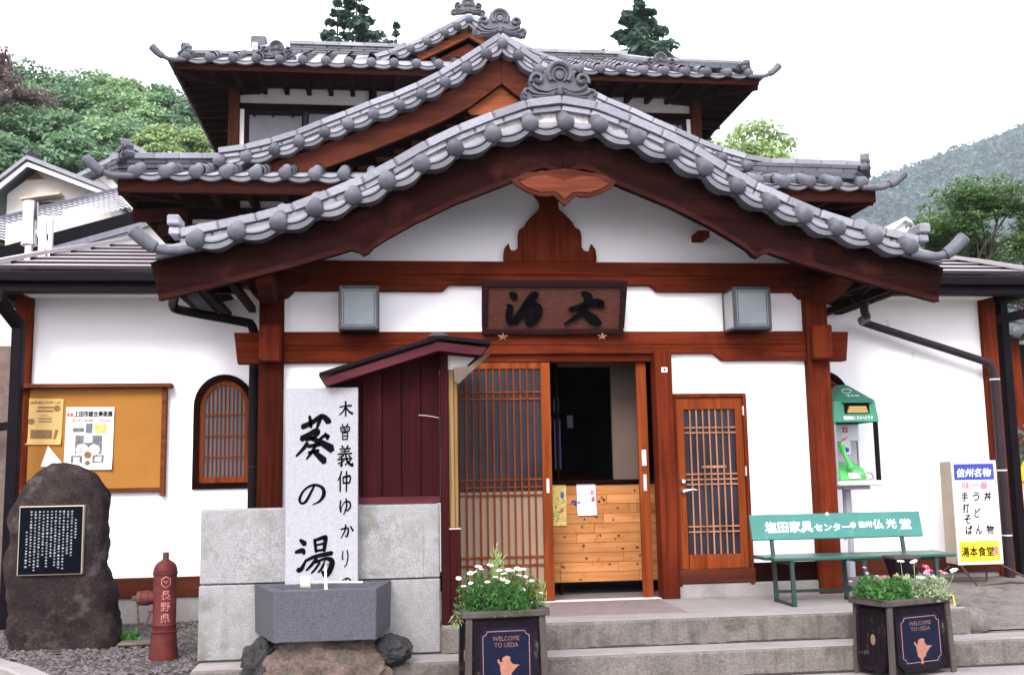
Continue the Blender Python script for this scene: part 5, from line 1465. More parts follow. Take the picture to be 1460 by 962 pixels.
# tuft of weed by the stele
def leafclump(mb, c, r, n, size, up=0.3, seed=0, fl=1.0):
    rnd = random.Random(seed)
    for _ in range(n):
        th = rnd.uniform(0, 2*pi); ph = math.acos(rnd.uniform(-0.1, 1))
        rr = rnd.uniform(0.45, 1.0)
        p = Vector((c[0]+r[0]*rr*sin(ph)*cos(th), c[1]+r[1]*rr*sin(ph)*sin(th), c[2]+r[2]*rr*cos(ph)))
        d = Vector((rnd.uniform(-1, 1), rnd.uniform(-1, 1), rnd.uniform(-0.3, 1)+up)).normalized()
        s = d.cross(Vector((rnd.uniform(-1, 1), rnd.uniform(-1, 1), rnd.uniform(-1, 1)))).normalized()
        L = size*rnd.uniform(0.6, 1.3); W = L*0.22*fl
        mid = p+d*L*0.5
        n2 = len(mb.v)
        mb.v += [tuple(p), tuple(mid+s*W), tuple(p+d*L+s.cross(d)*L*0.15), tuple(mid-s*W)]
        mb.f.append((n2, n2+1, n2+2, n2+3))
wd = MB(); leafclump(wd, (-3.30, -0.05, 0.17), (0.07, 0.07, 0.05), 60, 0.06, 0.8, 4)
tag(wd.build('weed', M['leaf_pl'], None), 'small green weed growing at the foot of the standing stone', 'weed')
tag(MB().box(-3.33, -3.08, -0.32, -0.15, 0.175, 0.20).build('flat_stone', M['rock'], None, bevel=0.01), 'flat brownish stone lying in the gravel beside the standing stone', 'stone')

# --- bench
bn = empty('bench', 'green wooden bench with white advertising lettering on its teal backrest', 'bench', (2.2, -0.65, 0.362))
O3 = Vector((2.2, -0.65, 0.362))
def bx(name, m, x0, x1, y0, y1, z0, z1, bev=0.003): return boxo(name, m, bn, x0-O3.x, x1-O3.x, y0-O3.y, y1-O3.y, z0-O3.z, z1-O3.z, bev)
bx('seat_plank', M['benchseat'], 1.50, 2.94, -0.87, -0.745, 0.695, 0.72, 0.006)
bx('seat_plank', M['benchseat'], 1.47, 2.95, -0.735, -0.61, 0.695, 0.72, 0.006)
bx('seat_plank', M['benchseat'], 1.46, 2.96, -0.60, -0.475, 0.695, 0.72, 0.006)
bk = MB().box(-0.715, 0.70, -0.013, 0.013, -0.10, 0.10).build('backrest', M['benchtop'], bn, bevel=0.004)
bk.location = (1.475+0.715-O3.x, -0.44-O3.y, 0.925-O3.z); bk.rotation_euler = (-radians(14), 0, 0)
def bt(s, cx, w, h, z=0.0, b=0.0016): return text('lettering', s, 0.1, M['white'], bk, (cx, -0.0145, z), fitw=w, fith=h, bold=b, extrude=0.0008)
bt('塩田家具', -0.405, 0.385, 0.085, -0.003, 0.0028); bt('センター', -0.05, 0.29, 0.055, -0.012, 0.0022)
MB().lathe([(0.001, -0.0155), (0.023, -0.0155), (0.023, -0.0135)], 20, (0.125, 0, 0.0), 'y').build('white_dot', M['white'], bk)
bt('信州', 0.225, 0.11, 0.05, 0.003, 0.0012); bt('仏', 0.335, 0.085, 0.072, 0.003, 0.0022); bt('光', 0.445, 0.085, 0.072, 0.005, 0.0022); bt('堂', 0.565, 0.09, 0.078, 0.0, 0.0022)
MB().lathe([(0.001, -0.018), (0.014, -0.017), (0.014, -0.0135)], 10, (-0.075, 0, 0.093), 'y').build('chipped_bolt', M['white_worn'], bk)
def leg(x):
    mb = MB()
    t = 0.017
    mb.bar((x-O3.x, -0.86-O3.y, 0), (x-O3.x, -0.84-O3.y, 0.335), 0.03, 0.03)
    mb.bar((x-O3.x, -0.50-O3.y, 0), (x-O3.x, -0.47-O3.y, 0.335), 0.03, 0.03)
    mb.bar((x-O3.x, -0.86-O3.y, 0.317), (x-O3.x, -0.46-O3.y, 0.317), 0.032, 0.028)
    mb.bar((x-O3.x, -0.86-O3.y, 0.012), (x-O3.x, -0.48-O3.y, 0.012), 0.03, 0.022)
    return mb.build('leg_frame', M['benchleg'], bn, bevel=0.003)
for x in (1.64, 2.21, 2.78): leg(x)
for x in (1.64, 2.24, 2.72):
    m_ = M['benchleg'] if x != 2.24 else M['greymet']
    MB().bar((x-O3.x, -0.47-O3.y, 0.335), (x-O3.x+(0.03 if x == 2.24 else 0), -0.42-O3.y, 0.62), 0.028, 0.02).build('back_support', m_, bn)
MB().bar((1.64-O3.x, -0.50-O3.y, 0.075), (2.78-O3.x, -0.50-O3.y, 0.075), 0.022, 0.022).build('lower_stretcher', M['benchleg'], bn)

# --- pedestal ashtray behind the right planter
at_ = empty('ashtray_stand', 'dark tapered wooden ashtray stand behind the right hand planter', 'ashtray', (2.40, -1.05, 0.362))
def frust(mb, r0, r1, z0, z1):
    mb.add([(sx*r0, sy*r0, z0) for sy in (-1, 1) for sx in (-1, 1)] + [(sx*r1, sy*r1, z1) for sy in (-1, 1) for sx in (-1, 1)],
           [(0, 2, 3, 1), (4, 5, 7, 6), (0, 1, 5, 4), (1, 3, 7, 5), (3, 2, 6, 7), (2, 0, 4, 6)])
    return mb
frust(MB(), 0.05, 0.095, 0.12, 0.345).build('tapered_bowl', M['planter'], at_, bevel=0.006)
MB().box(-0.10, 0.10, -0.10, 0.10, 0.346, 0.366).build('rim', M['planterpost'], at_, bevel=0.004)
frust(MB(), 0.09, 0.05, 0.0, 0.12).build('foot', M['planter'], at_, bevel=0.005)

# --- planters
M['copper_dull'] = mat('dull_copper_print', (0.13, 0.06, 0.045), rough=0.7, var=0.5, scale=60, bump=0)
def planter(label, loc, rz, s, h, faded, dk=0.62):
    e = empty('planter_box', label, 'planter', loc, rz, 'wooden planter boxes on the pavement')
    r0, r1 = s*0.492, s*0.468
    e.scale = (1, dk, 1)
    frust(MB(), r0-0.03, r1-0.03, 0.03, h-0.03).build('box_body', M['planter'], e)
    for sx in (-1, 1):
        for sy in (-1, 1):
            mb = MB(); a0, a1 = r0, r1
            b0, b1 = r0-0.042, r1-0.04
            mb.add([(sx*x0, sy*y0, 0) for x0, y0 in ((a0, a0), (b0, a0), (b0, b0), (a0, b0))] + [(sx*x0, sy*y0, h-0.04) for x0, y0 in ((a1, a1), (b1, a1), (b1, b1), (a1, b1))],
                   [(0, 1, 2, 3), (4, 7, 6, 5), (0, 4, 5, 1), (1, 5, 6, 2), (2, 6, 7, 3), (3, 7, 4, 0)])
            mb.build('corner_post', M['planterpost'], e, bevel=0.005)
    rm_ = MB(); a, b = r1+0.025, r1-0.035
    for q in ((-a, a, -a, -b), (-a, a, b, a), (-a, -b, -b, b), (b, a, -b, b)): rm_.box(q[0], q[1], q[2], q[3], h-0.038, h)
    rm_.build('rim', M['planterpost'], e, bevel=0.006)
    MB().box(-b, b, -b, b, h-0.05, h-0.03).build('potting_soil', M['soil'], e)
    for k in range(4):
        pv = MB()
        w_, hh, ct = s*0.375, h*0.40, s*0.09
        def octo(w2, h2, c2): return [(-w2+c2, -h2), (w2-c2, -h2), (w2, -h2+c2), (w2, h2-c2), (w2-c2, h2), (-w2+c2, h2), (-w2, h2-c2), (-w2, -h2+c2)]
        A, I = octo(w_, hh, ct), octo(w_-0.03, hh-0.03, ct*0.8)
        vs = []
        for (p, q) in zip(A, I): vs += [(p[0], -0.022, p[1]), (q[0], -0.012, q[1]), (p[0], 0.01, p[1]), (q[0], 0.01, q[1])]
        fs = []
        for i in range(8):
            o_, p_ = 4*i, 4*((i+1) % 8)
            fs += [(o_, o_+1, p_+1, p_), (o_+1, o_+3, p_+3, p_+1), (o_, p_, p_+2, o_+2)]
        pv.add(vs, fs)
        fr_ = pv.build('panel_frame', M['planter'], e)
        yy = (r0+r1)/2*1.0 - 0.035
        Rz = k*pi/2
        base = Vector((0, -yy-0.012, h*0.47))
        base.rotate(Euler((0, 0, Rz)))
        tilt = -math.atan2(r0-r1, h)
        fr_.location = base; fr_.rotation_euler = (tilt, 0, Rz)
        if k % 2 == 0:
            pb = MB().prism(I, -0.004, 0.0).build('navy_panel', M['navy'], fr_)
            ln = MB()
            w2, h2, c2 = w_-0.055, hh-0.055, ct*0.55
            pts = []
            for (cx_, cz_, a0) in ((w2, h2, pi), (-w2, h2, 1.5*pi), (-w2, -h2, 0), (w2, -h2, 0.5*pi)):
                arc = [(cx_ + c2*cos(a0+pi/2*i/4), cz_ + c2*sin(a0+pi/2*i/4)) for i in range(5)]
                pts += arc[::1] if True else arc
            # order the corner arcs so the line runs round the panel
            order = []
            for (cx_, cz_, s0, s1) in ((w2, h2, 1.5*pi, pi), (-w2, h2, 0, -0.5*pi), (-w2, -h2, 0.5*pi, 0), (w2, -h2, pi, 0.5*pi)):
                order += [(cx_ + c2*cos(s0+(s1-s0)*i/4), cz_ + c2*sin(s0+(s1-s0)*i/4)) for i in range(5)]
            order.append(order[0])
            ln.tube([(x, -0.005, z) for x, z in order], 0.0028, 5)
            ln.build('copper_line', M['copper'], fr_)
            text('lettering', 'WELCOME\nTO UEDA', 0.04, M['copper_dull'], fr_, (0, -0.005, h2*0.60), fitw=w2*1.15, fith=h2*0.42, extrude=0.0006, bold=0.0003)
            fg = [(-0.01, -0.95), (0.02, -0.92), (0.04, -0.80), (0.03, -0.62), (0.12, -0.52), (0.20, -0.50), (0.20, -0.36), (0.30, -0.20), (0.48, 0.02), (0.60, 0.10), (0.45, 0.12),
                  (0.30, 0.15), (0.20, 0.25), (0.16, 0.40), (0.18, 0.52), (0.10, 0.56), (0.02, 0.60), (-0.08, 0.56), (-0.16, 0.52), (-0.20, 0.42), (-0.18, 0.30), (-0.30, 0.28),
                  (-0.33, 0.42), (-0.38, 0.45), (-0.42, 0.34), (-0.36, 0.20), (-0.30, 0.10), (-0.30, -0.10), (-0.26, -0.30), (-0.24, -0.48), (-0.10, -0.62), (-0.06, -0.80), (-0.10, -0.92)]
            MB().prism([(x*w2*0.95, -0.04+z*h2*0.74-h2*0.12) for x, z in fg], -0.0055, -0.004).build('cloaked_figure_emblem', M['copper'], fr_)
        else:
            for i in range(5):
                x = (-w_+0.03) + (2*w_-0.06)*(i+0.5)/5
                MB().box(x-0.5*(2*w_-0.06)/5+0.003, x+0.5*(2*w_-0.06)/5-0.003, -0.006, 0.0, -hh+0.03, hh-0.03).build('panel_slat', M['planter'], fr_)
            MB().lathe([(0.001, -0.008), (0.035, -0.0075), (0.035, -0.006)], 18, (0, 0, 0), 'y').build('round_emblem', M['copper'], fr_)
            MB().lathe([(0.001, -0.010), (0.017, -0.0095), (0.017, -0.008)], 18, (0, 0, 0), 'y').build('round_emblem', M['hoodtop'], fr_)
    return e
planter('dark wooden planter box with a navy panel, in front of the sliding door', (-0.645, -1.765, 0.004), radians(4), 0.535, 0.53, True, 0.6)
planter('dark wooden planter box with WELCOME TO UEDA panel, in front of the bench', (2.10, -1.60, 0.004), radians(19), 0.60, 0.50, True, 0.58)

def flower(parent, p, r, petal, tilt=0.6, n=9, rnd=random):
    mb = MB()
    az = rnd.uniform(0, 2*pi)
    up = Vector((cos(az)*tilt*rnd.random(), -abs(sin(az))*tilt*rnd.random()-0.15, 1)).normalized()
    s = up.orthogonal().normalized(); t = up.cross(s)
    P = Vector(p)
    for k in range(n):
        a = 2*pi*k/n
        d = s*cos(a)+t*sin(a); e_ = -s*sin(a)+t*cos(a)
        q = [P+d*r*0.2, P+d*r*0.7+e_*r*0.2+up*r*0.1, P+d*r*rnd.uniform(.92, 1.05), P+d*r*0.7-e_*r*0.2+up*r*0.1]
        mb.add([tuple(v) for v in q], [(0, 1, 2, 3)])
    mb.v += []
    o = mb.build('flower_head', petal, parent)
    c_ = MB().blob(tuple(P+up*r*0.12), (r*0.26, r*0.26, r*0.2), 1, 0, 1)
    c_.build('flower_centre', M['pollen'], o)
    return o

def plantbed(name, label, cat, cx, cy, z0, rx, ry, rz_, leaf, nleaf, size, flowers, seed, fl=1.0, up=0.4):
    e = empty(name, label, cat, (cx, cy, z0))
    rnd = random.Random(seed)
    mb = MB()
    for k in range(9):
        ox, oy = rnd.uniform(-.62, .62)*rx, rnd.uniform(-.6, .6)*ry
        kk = rnd.uniform(.55, .9)
        leafclump(mb, (ox, oy, 0), (rx*0.5, ry*0.55, rz_*kk), nleaf//9, size, up, seed*31+k, fl)
    st_ = mb
    mb.build('leaves', leaf, e)
    sm = MB()
    for (fx, fz, r, petal) in flowers:
        fy = rnd.uniform(-0.9, 0.1)*ry
        flower(e, (fx, fy, fz), r, M[petal], rnd=rnd)
        sm.tube([(fx*0.8, fy*0.7, fz*0.35), (fx*0.95, fy*0.95, fz*0.7), (fx, fy, fz)], 0.0022, 4)
    sm.build('stems', leaf, e)
    return e
rnd = random.Random(21)
fl_ = [(-0.27, 0.215, .02, 'petal'), (-0.24, 0.165, .02, 'petal'), (-0.20, 0.25, .024, 'petal'), (-0.155, 0.295, .026, 'petal'), (-0.13, 0.27, .02, 'petal'), (-0.08, 0.30, .022, 'petal'), (-0.06, 0.285, .018, 'petal'),
       (-0.10, 0.20, .02, 'petal'), (-0.02, 0.265, .024, 'petal'), (0.0, 0.21, .024, 'petal'), (0.02, 0.235, .022, 'petal'), (0.045, 0.26, .022, 'petal'), (0.03, 0.19, .022, 'petal'), (0.09, 0.275, .028, 'petal'),
       (0.13, 0.27, .02, 'petal'), (0.10, 0.235, .022, 'petal'), (0.19, 0.19, .018, 'petal'), (0.13, 0.14, .022, 'petal'), (0.24, 0.12, .016, 'petal'), (0.0, 0.06, .016, 'petal'), (-0.2, 0.19, .018, 'petal'), (0.07, 0.255, .02, 'petal'),
       (-0.17, 0.255, .017, 'petal'), (-0.045, 0.225, .02, 'petal'), (-0.12, 0.165, .018, 'petal'), (0.155, 0.215, .017, 'petal')]
d1 = plantbed('daisy_plant', 'bushy green daisies with white flowers filling the left planter', 'flowers', -0.645, -1.76, 0.51, 0.28, 0.17, 0.30, M['leaf_pl'], 5200, 0.034, fl_, 5, 0.75)
tl = MB(); leafclump(tl, (-0.02, 0.04, 0.20), (0.05, 0.04, 0.20), 90, 0.05, 0.9, 8, 0.5)
tl.build('tall_shoot', M['leaf_d'], d1)
tl = MB(); leafclump(tl, (0.25, -0.03, 0.03), (0.04, 0.05, 0.15), 90, 0.04, 0.9, 12, 0.5)
tl.build('side_shoots', M['leaf_d'], d1)
tl = MB(); leafclump(tl, (-0.29, -0.10, -0.05), (0.03, 0.05, 0.09), 40, 0.05, -0.9, 13, 0.4)
tl.build('trailing_shoots', M['leaf_d'], d1)
fr_l = [(-0.22, 0.23, .016, 'petal_v'), (-0.19, 0.19, .016, 'petal_v'), (-0.12, 0.17, .014, 'petal_v'), (-0.31, 0.14, .014, 'petal_v'), (-0.05, 0.16, .02, 'petal_m'), (0.0, 0.17, .024, 'petal_m'), (0.02, 0.13, .018, 'petal_m')]
plantbed('bedding_plant', 'dark green leafy plants on the left side of the right planter', 'flowers', 1.98, -1.63, 0.48, 0.19, 0.15, 0.19, M['leaf_pl'], 3000, 0.038, [(x+0.05, z, r, p) for x, z, r, p in fr_l], 6, 1.3)
fr_r = [(-0.10, 0.255, .028, 'petal'), (-0.06, 0.26, .03, 'petal'), (0.03, 0.19, .028, 'petal_v'), (0.07, 0.215, .028, 'petal_m'), (0.09, 0.19, .03, 'petal_m'), (0.06, 0.17, .026, 'petal_v'), (0.0, 0.15, .032, 'petal'),
        (0.13, 0.19, .024, 'petal_m'), (0.16, 0.175, .028, 'petal_v'), (0.13, 0.14, .03, 'petal'), (0.235, 0.195, .030, 'petal'), (0.26, 0.18, .022, 'petal'), (0.19, 0.13, .024, 'petal'), (-0.12, 0.15, .018, 'petal_m')]
plantbed('bedding_plant', 'variegated pale leafed plants with white, violet and magenta flowers in the right planter', 'flowers', 2.22, -1.57, 0.48, 0.21, 0.15, 0.20, M['leaf_v'], 3200, 0.034, fr_r, 9, 1.0)
tag(MB().tube([(2.42, -1.66, 0.508), (2.438, -1.668, 0.505), (2.447, -1.672, 0.44)], 0.006, 5).build('yellow_ribbon', M['yellow'], None), 'short yellow ribbon hanging over the corner of the right planter', 'ribbon')

M['shelterback'] = mat('shelter_back_glass', (0.34, 0.34, 0.36), rough=0.4, var=0.15, scale=4, bump=0)
# --- public telephone on its stand
ph = empty('telephone_stand', 'public telephone stand with green roof and glass shelter behind the right post', 'telephone stand', (2.77, 0.55, 0.33))
MB().add([(-0.215, -0.20, 1.455), (0.215, -0.20, 1.455), (0.215, 0.24, 1.455), (-0.215, 0.24, 1.455), (-0.195, -0.185, 1.645), (0.195, -0.185, 1.645), (0.195, 0.22, 1.645), (-0.195, 0.22, 1.645)],
         [(0, 1, 5, 4), (1, 2, 6, 5), (2, 3, 7, 6), (3, 0, 4, 7), (4, 5, 6, 7)]).build('hood', M['hood'], ph, bevel=0.008)
MB().add([(-0.195, -0.185, 1.646), (0.195, -0.185, 1.646), (0.195, 0.22, 1.646), (-0.195, 0.22, 1.646), (-0.06, 0.0, 1.80), (0.03, 0.0, 1.80), (0.03, 0.05, 1.80), (-0.06, 0.05, 1.80)],
         [(0, 1, 5, 4), (1, 2, 6, 5), (2, 3, 7, 6), (3, 0, 4, 7), (4, 5, 6, 7)]).build('hood_roof', M['hoodtop'], ph, bevel=0.008)
MB().tube([(0.045*cos(a)-0.035, -0.118, 1.735+0.018*sin(a)) for a in [2*pi*i/14 for i in range(15)]], 0.003, 5).build('emblem', M['palemet'], ph)
text('lettering', 'でんわ', 0.03, M['palemet'], ph, (-0.0, -0.158, 1.69), rot=(radians(40), 0, 0), fitw=0.12, fith=0.025, bold=0.001)
text('lettering', '電話帳はこちらへどうぞ', 0.03, M['white'], ph, (0.02, -0.203, 1.49), rot=(pi/2, 0, 0), fitw=0.27, fith=0.032, bold=0.001)
boxo('book_slot', M['gutter'], ph, -0.10, 0.13, -0.2, -0.1915, 1.53, 1.62, 0)
boxo('slot_lip', M['hoodtop'], ph, -0.12, 0.16, -0.235, -0.19, 1.622, 1.632)
fm = MB()
for sx in (-1, 1):
    for y0 in (-0.17, 0.20): fm.box(min(sx*0.175, sx*0.195), max(sx*0.175, sx*0.195), y0, y0+0.02, 0.94, 1.455)
fm.build('shelter_frame', M['greymet'], ph, bevel=0.003)
boxo('shelter_frame', M['gutter'], ph, 0.165, 0.20, -0.205, -0.175, 0.94, 1.455, 0.003)
boxo('back_panel', M['shelterback'], ph, -0.175, 0.175, 0.20, 0.21, 0.94, 1.455, 0)
gl = mat('clear_glass', (0.9, 0.95, 0.95), rough=0.03, var=0.0, bump=0)
gl.node_tree.nodes['Principled BSDF'].inputs['Transmission Weight'].default_value = 1.0
gl.node_tree.nodes['Principled BSDF'].inputs['IOR'].default_value = 1.02
boxo('side_glass', gl, ph, 0.178, 0.184, -0.15, 0.20, 0.95, 1.45, 0)
boxo('side_glass', gl, ph, -0.184, -0.178, -0.15, 0.20, 0.95, 1.45, 0)
boxo('shelf', M['palemet'], ph, -0.21, 0.21, -0.23, 0.24, 0.895, 0.938, 0.012)
boxo('shelf_bracket', M['greymet'], ph, -0.13, 0.12, -0.15, 0.15, 0.862, 0.893, 0.006)
MB().tube([(-0.03, 0.02, 0.0), (-0.03, 0.02, 0.862)], 0.038, 14).build('pole', M['greymet'], ph, smooth=True)
MB().tube([(0.045, 0.14, 0.0), (0.035, 0.14, 0.862)], 0.016, 8).build('pole', M['greymet'], ph, smooth=True)
MB().lathe([(0.12, 0), (0.12, 0.02), (0.05, 0.03)], 18, (0, 0.05, 0)).build('foot_plate', M['greymet'], ph)
for i, (z_, lab) in enumerate(((1.865, 'lowest'), (1.885, 'middle'), (1.905, 'topmost'))):
    o = boxo('phone_book', M['manila'], None, 2.69+0.008*i, 2.88-0.006*i, 0.335, 0.36, z_, z_+0.017, 0.002)
    tag(o, lab + ' of three yellow phone books in the slot of the green telephone hood', 'book', 'phone books in the telephone hood')
# back posters
e = empty('poster', 'small white notices with a red mark on the back glass of the telephone shelter', 'poster', (2.82, 0.742, 1.65))
boxo('sheet', M['posterw'], e, -0.15, 0.15, -0.004, 0.0, -0.02, 0.13, 0)
boxo('sheet', M['posterw'], e, -0.03, 0.06, -0.008, -0.0045, -0.20, 0.12, 0)
g = MB()
for (a, b) in ((-0.012, 0.008), (0.016, 0.008), (-0.012, -0.018), (0.016, -0.018)): g.lathe([(0.001, -0.0095), (0.012, -0.0092)], 10, (a+0.013, 0, 0.085+b), 'y')
g.build('red_mark', M['red'], e)
g = MB().prism([(-0.02, -0.03), (0.04, 0.01), (0.045, 0.02), (-0.02, 0.0)], -0.0095, -0.0085); g.build('pink_print', M['pink'], e)
MB().prism([(-0.02, -0.10), (0.0, -0.05), (0.015, -0.08), (0.045, -0.09), (0.04, -0.12), (-0.01, -0.13)], -0.0095, -0.0085).build('blue_print', M['blue'], e)
tp = empty('telephone', 'bright green public telephone with its handset, inside the glass shelter', 'telephone', (2.76, 0.56, 1.268))
MB().add([(-0.13, -0.12, 0.0), (0.13, -0.12, 0.0), (0.13, 0.12, 0.0), (-0.13, 0.12, 0.0), (-0.12, -0.08, 0.10), (0.12, -0.08, 0.10), (0.12, 0.12, 0.17), (-0.12, 0.12, 0.17)],
         [(3, 2, 1, 0), (0, 1, 5, 4), (1, 2, 6, 5), (2, 3, 7, 6), (3, 0, 4, 7), (4, 5, 6, 7)]).build('phone_body', M['phonegreen'], tp, bevel=0.01)
MB().add([(-0.045, -0.125, 0.02), (0.06, -0.125, 0.02), (0.06, -0.10, 0.075), (-0.045, -0.10, 0.075), (-0.045, -0.105, 0.02), (0.06, -0.105, 0.02), (0.06, -0.08, 0.075), (-0.045, -0.08, 0.075)],
         [(0, 1, 2, 3), (4, 7, 6, 5), (0, 4, 5, 1), (2, 6, 7, 3), (0, 3, 7, 4), (1, 5, 6, 2)]).build('keypad', M['palemet'], tp)
MB().box(-0.12, 0.12, 0.125, 0.15, 0.12, 0.24).build('display_unit', M['greymet'], tp, bevel=0.006)
MB().tube(catmull([(-0.10, -0.12, 0.33), (-0.085, -0.13, 0.25), (-0.06, -0.14, 0.18), (-0.03, -0.13, 0.11)], 5), [0.03, 0.031, 0.03, 0.024, 0.02, 0.018, 0.017, 0.017, 0.018, 0.017, 0.018, 0.02, 0.024, 0.03, 0.032, 0.03], 10).build('handset', M['phonegreen'], tp, smooth=True)
MB().tube(catmull([(-0.03, -0.13, 0.10), (0.05, -0.15, 0.06), (0.13, -0.15, 0.07), (0.17, -0.14, 0.03), (0.13, -0.13, 0.005), (0.0, -0.13, 0.0)], 6), 0.007, 6).build('cord', M['greymet'], tp, smooth=True)

# --- free standing illuminated sign
sg = empty('sign_box', 'upright white box sign with blue top and yellow foot advertising noodles, at the right corner', 'sign', (3.935, 0.52, 0.35), 0)
W2 = 0.215
MB().box(-W2, W2, 0.0, 0.20, 0.155, 1.075).build('sign_case', M['signside'], sg, bevel=0.006)
fr_ = MB()
fr_.box(-W2-0.002, W2+0.002, -0.012, -0.001, 1.05, 1.078); fr_.box(-W2-0.002, W2+0.002, -0.012, -0.001, 0.152, 0.172)
fr_.box(-W2-0.002, -W2+0.022, -0.012, -0.001, 0.172, 1.05); fr_.box(W2-0.022, W2+0.002, -0.012, -0.001, 0.172, 1.05)
fr_.build('sign_trim', M['signtrim'], sg, bevel=0.002)
boxo('white_face', M['posterw'], sg, -W2+0.022, W2-0.022, -0.007, -0.001, 0.172, 1.05, 0)
boxo('blue_band', M['blue'], sg, -W2+0.024, W2-0.024, -0.0085, -0.007, 0.905, 1.046, 0)
boxo('yellow_band', M['yellow'], sg, -W2+0.024, W2-0.024, -0.0085, -0.007, 0.178, 0.362, 0)
def sgt(s, x, z, w_, h_, m, b=0.0015, y=-0.0095, sh=0.0): return text('lettering', s, 0.08, M[m], sg, (x, y, z), fitw=w_, fith=h_, bold=b, extrude=0.0006, shear=sh)
sgt('信州名物', 0.0, 0.97, 0.33, 0.075, 'white', 0.0016, -0.010, 0.15)
sgt('味一番', 0.0, 0.855, 0.25, 0.065, 'pink', 0.002, -0.0085, 0.1)
for i, (chh, z_) in enumerate((('手', 0.755), ('打', 0.655), ('そ', 0.555), ('ば', 0.46))): sgt(chh, -0.105+0.006*i, z_, 0.066, 0.078, 'ink', 0.0026, -0.0085, 0.12)
for chh, z_ in (('う', 0.755), ('ど', 0.61), ('ん', 0.46)): sgt(chh, 0.005, z_, 0.060, 0.080, 'ink', 0.0026, -0.0085, 0.12)
for chh, z_ in (('丼', 0.755), ('物', 0.46)): sgt(chh, 0.115, z_, 0.072, 0.078, 'ink', 0.0022, -0.0085, 0.12)
sgt('湯本食堂', -0.02, 0.268, 0.31, 0.085, 'ink', 0.002, -0.010)
boxo('pink_seal', M['pink'], sg, 0.137, 0.178, -0.0100, -0.0086, 0.235, 0.31, 0)
lg = MB()
for sy in (-0.02, 0.14):
    pass
lg.tube([(-0.19, 0.0, 0.15), (-0.14, -0.18, -0.02), (0.22, -0.10, 0.0), (0.45, -0.15, -0.02)], 0.010, 6)
lg.tube([(0.19, 0.0, 0.15), (0.45, -0.15, -0.02)], 0.010, 6)
lg.tube([(-0.19, 0.14, 0.15), (-0.30, 0.30, 0.0)], 0.010, 6); lg.tube([(0.12, 0.1, 0.15), (0.12, 0.12, 0.0)], 0.010, 6)
lg.tube([(-0.30, 0.30, -0.01), (0.12, 0.12, -0.01)], 0.008, 6)
lg.build('leg_frame', M['rust'], sg)
# small papers inside the doorway
P3 = poster('yellow patterned notice at the left of the knotty counter inside the doorway', 0.105, 1.11, 0.125, 0.345, 0.449, M['pgold'], 1)
text('lettering', '湯楽', 0.05, M['blue'], P3, (0.028, -0.002, 0.09), fitw=0.03, fith=0.05, bold=0.001)
g = MB(); rr = random.Random(4)
for _ in range(26):
    x, z = rr.uniform(-.05, .05), rr.uniform(-.16, .05); a = rr.uniform(0, 3); L = rr.uniform(.012, .03)
    g.prism([(x, z), (x+L*cos(a), z+L*sin(a)), (x+L*cos(a)+.004, z+L*sin(a)+.006), (x+.005, z+.007)], -0.0025, -0.001)
g.build('leaf_pattern', M['hoodtop'], P3)
g = MB(); g.box(0.01, 0.035, -0.003, -0.0012, -0.06, -0.035); g.build('red_print', M['red'], P3)
P4 = poster('white handwritten notice with purple writing on the knotty counter', 0.345, 1.155, 0.165, 0.27, 0.449, M['posterw'], -1)
g = MB(); rr = random.Random(9)
for c_i in range(5):
    for k in range(11):
        x = 0.03-0.02*c_i; z = 0.10-0.019*k
        g.box(x-0.005, x+0.005, -0.0022, -0.001, z-0.001, z+0.002); g.box(x-0.001, x+0.0015, -0.0022, -0.001, z-0.006, z+0.006)
g.build('handwriting', M['pgrey'], P4)
text('lettering', 'お', 0.05, M['red'], P4, (0.055, -0.002, 0.06), fitw=0.03, fith=0.04, bold=0.001)
text('lettering', '湯', 0.05, M['red'], P4, (0.055, -0.002, 0.0), fitw=0.03, fith=0.04, bold=0.001)
P5 = MB()
for (x, z, a) in ((0, 0, .5), (0.02, -.012, 2.2), (-.02, .01, 1.1), (.01, .02, 2.8), (.03, .01, .1)): P5.tube([(0.235+x, 0.445, 1.12+z), (0.235+x+.022*cos(a), 0.443, 1.12+z+.022*sin(a))], 0.006, 5)
tag(P5.build('blue_tape_marks', M['blue'], None), 'blue tape marks stuck beside the handwritten notice', 'tape')

# ================================================================== SURROUNDINGS
# --- person at the right edge
def skin_body(name, chains, m, parent, sub=2):
    """one continuous skinned surface; chains share joints by name"""
    verts, idx, rad, edges = [], {}, [], []
    for ch in chains:
        prev = None
        for (key, co, r) in ch:
            if key not in idx:
                idx[key] = len(verts); verts.append(co); rad.append(r)
            if prev is not None and (prev, idx[key]) not in edges: edges.append((prev, idx[key]))
            prev = idx[key]
    me = bpy.data.meshes.new(name)
    me.from_pydata(verts, edges, [])
    o = put(name, me, parent)
    sk = o.modifiers.new('skin', 'SKIN')
    for i, v in enumerate(me.skin_vertices[0].data):
        v.radius = (rad[i], rad[i]) if not isinstance(rad[i], tuple) else rad[i]
        v.use_root = (i == 0)
    o.modifiers.new('sub', 'SUBSURF').render_levels = sub
    o.modifiers['sub'].levels = sub
    dg = bpy.context.evaluated_depsgraph_get()
    dg.update()
    m2 = bpy.data.meshes.new_from_object(o.evaluated_get(dg))
    o.modifiers.clear()
    o.data = m2
    m2.materials.clear(); m2.materials.append(m)
    m2.shade_smooth()
    return o
pe = empty('person', 'person in a yellow shirt and dark trousers at the right edge', 'person', (6.22, 3.0, 0.0), radians(190))
J = lambda k, x, y, z, r: (k, (x, y, z), r)
legL = [J('pel', 0, 0, .93, (.15, .11)), J('hipl', .09, 0, .86, .09), J('knl', .10, .02, .48, .058), J('anl', .10, -.02, .09, .036), J('tol', .10, .13, .03, .032)]
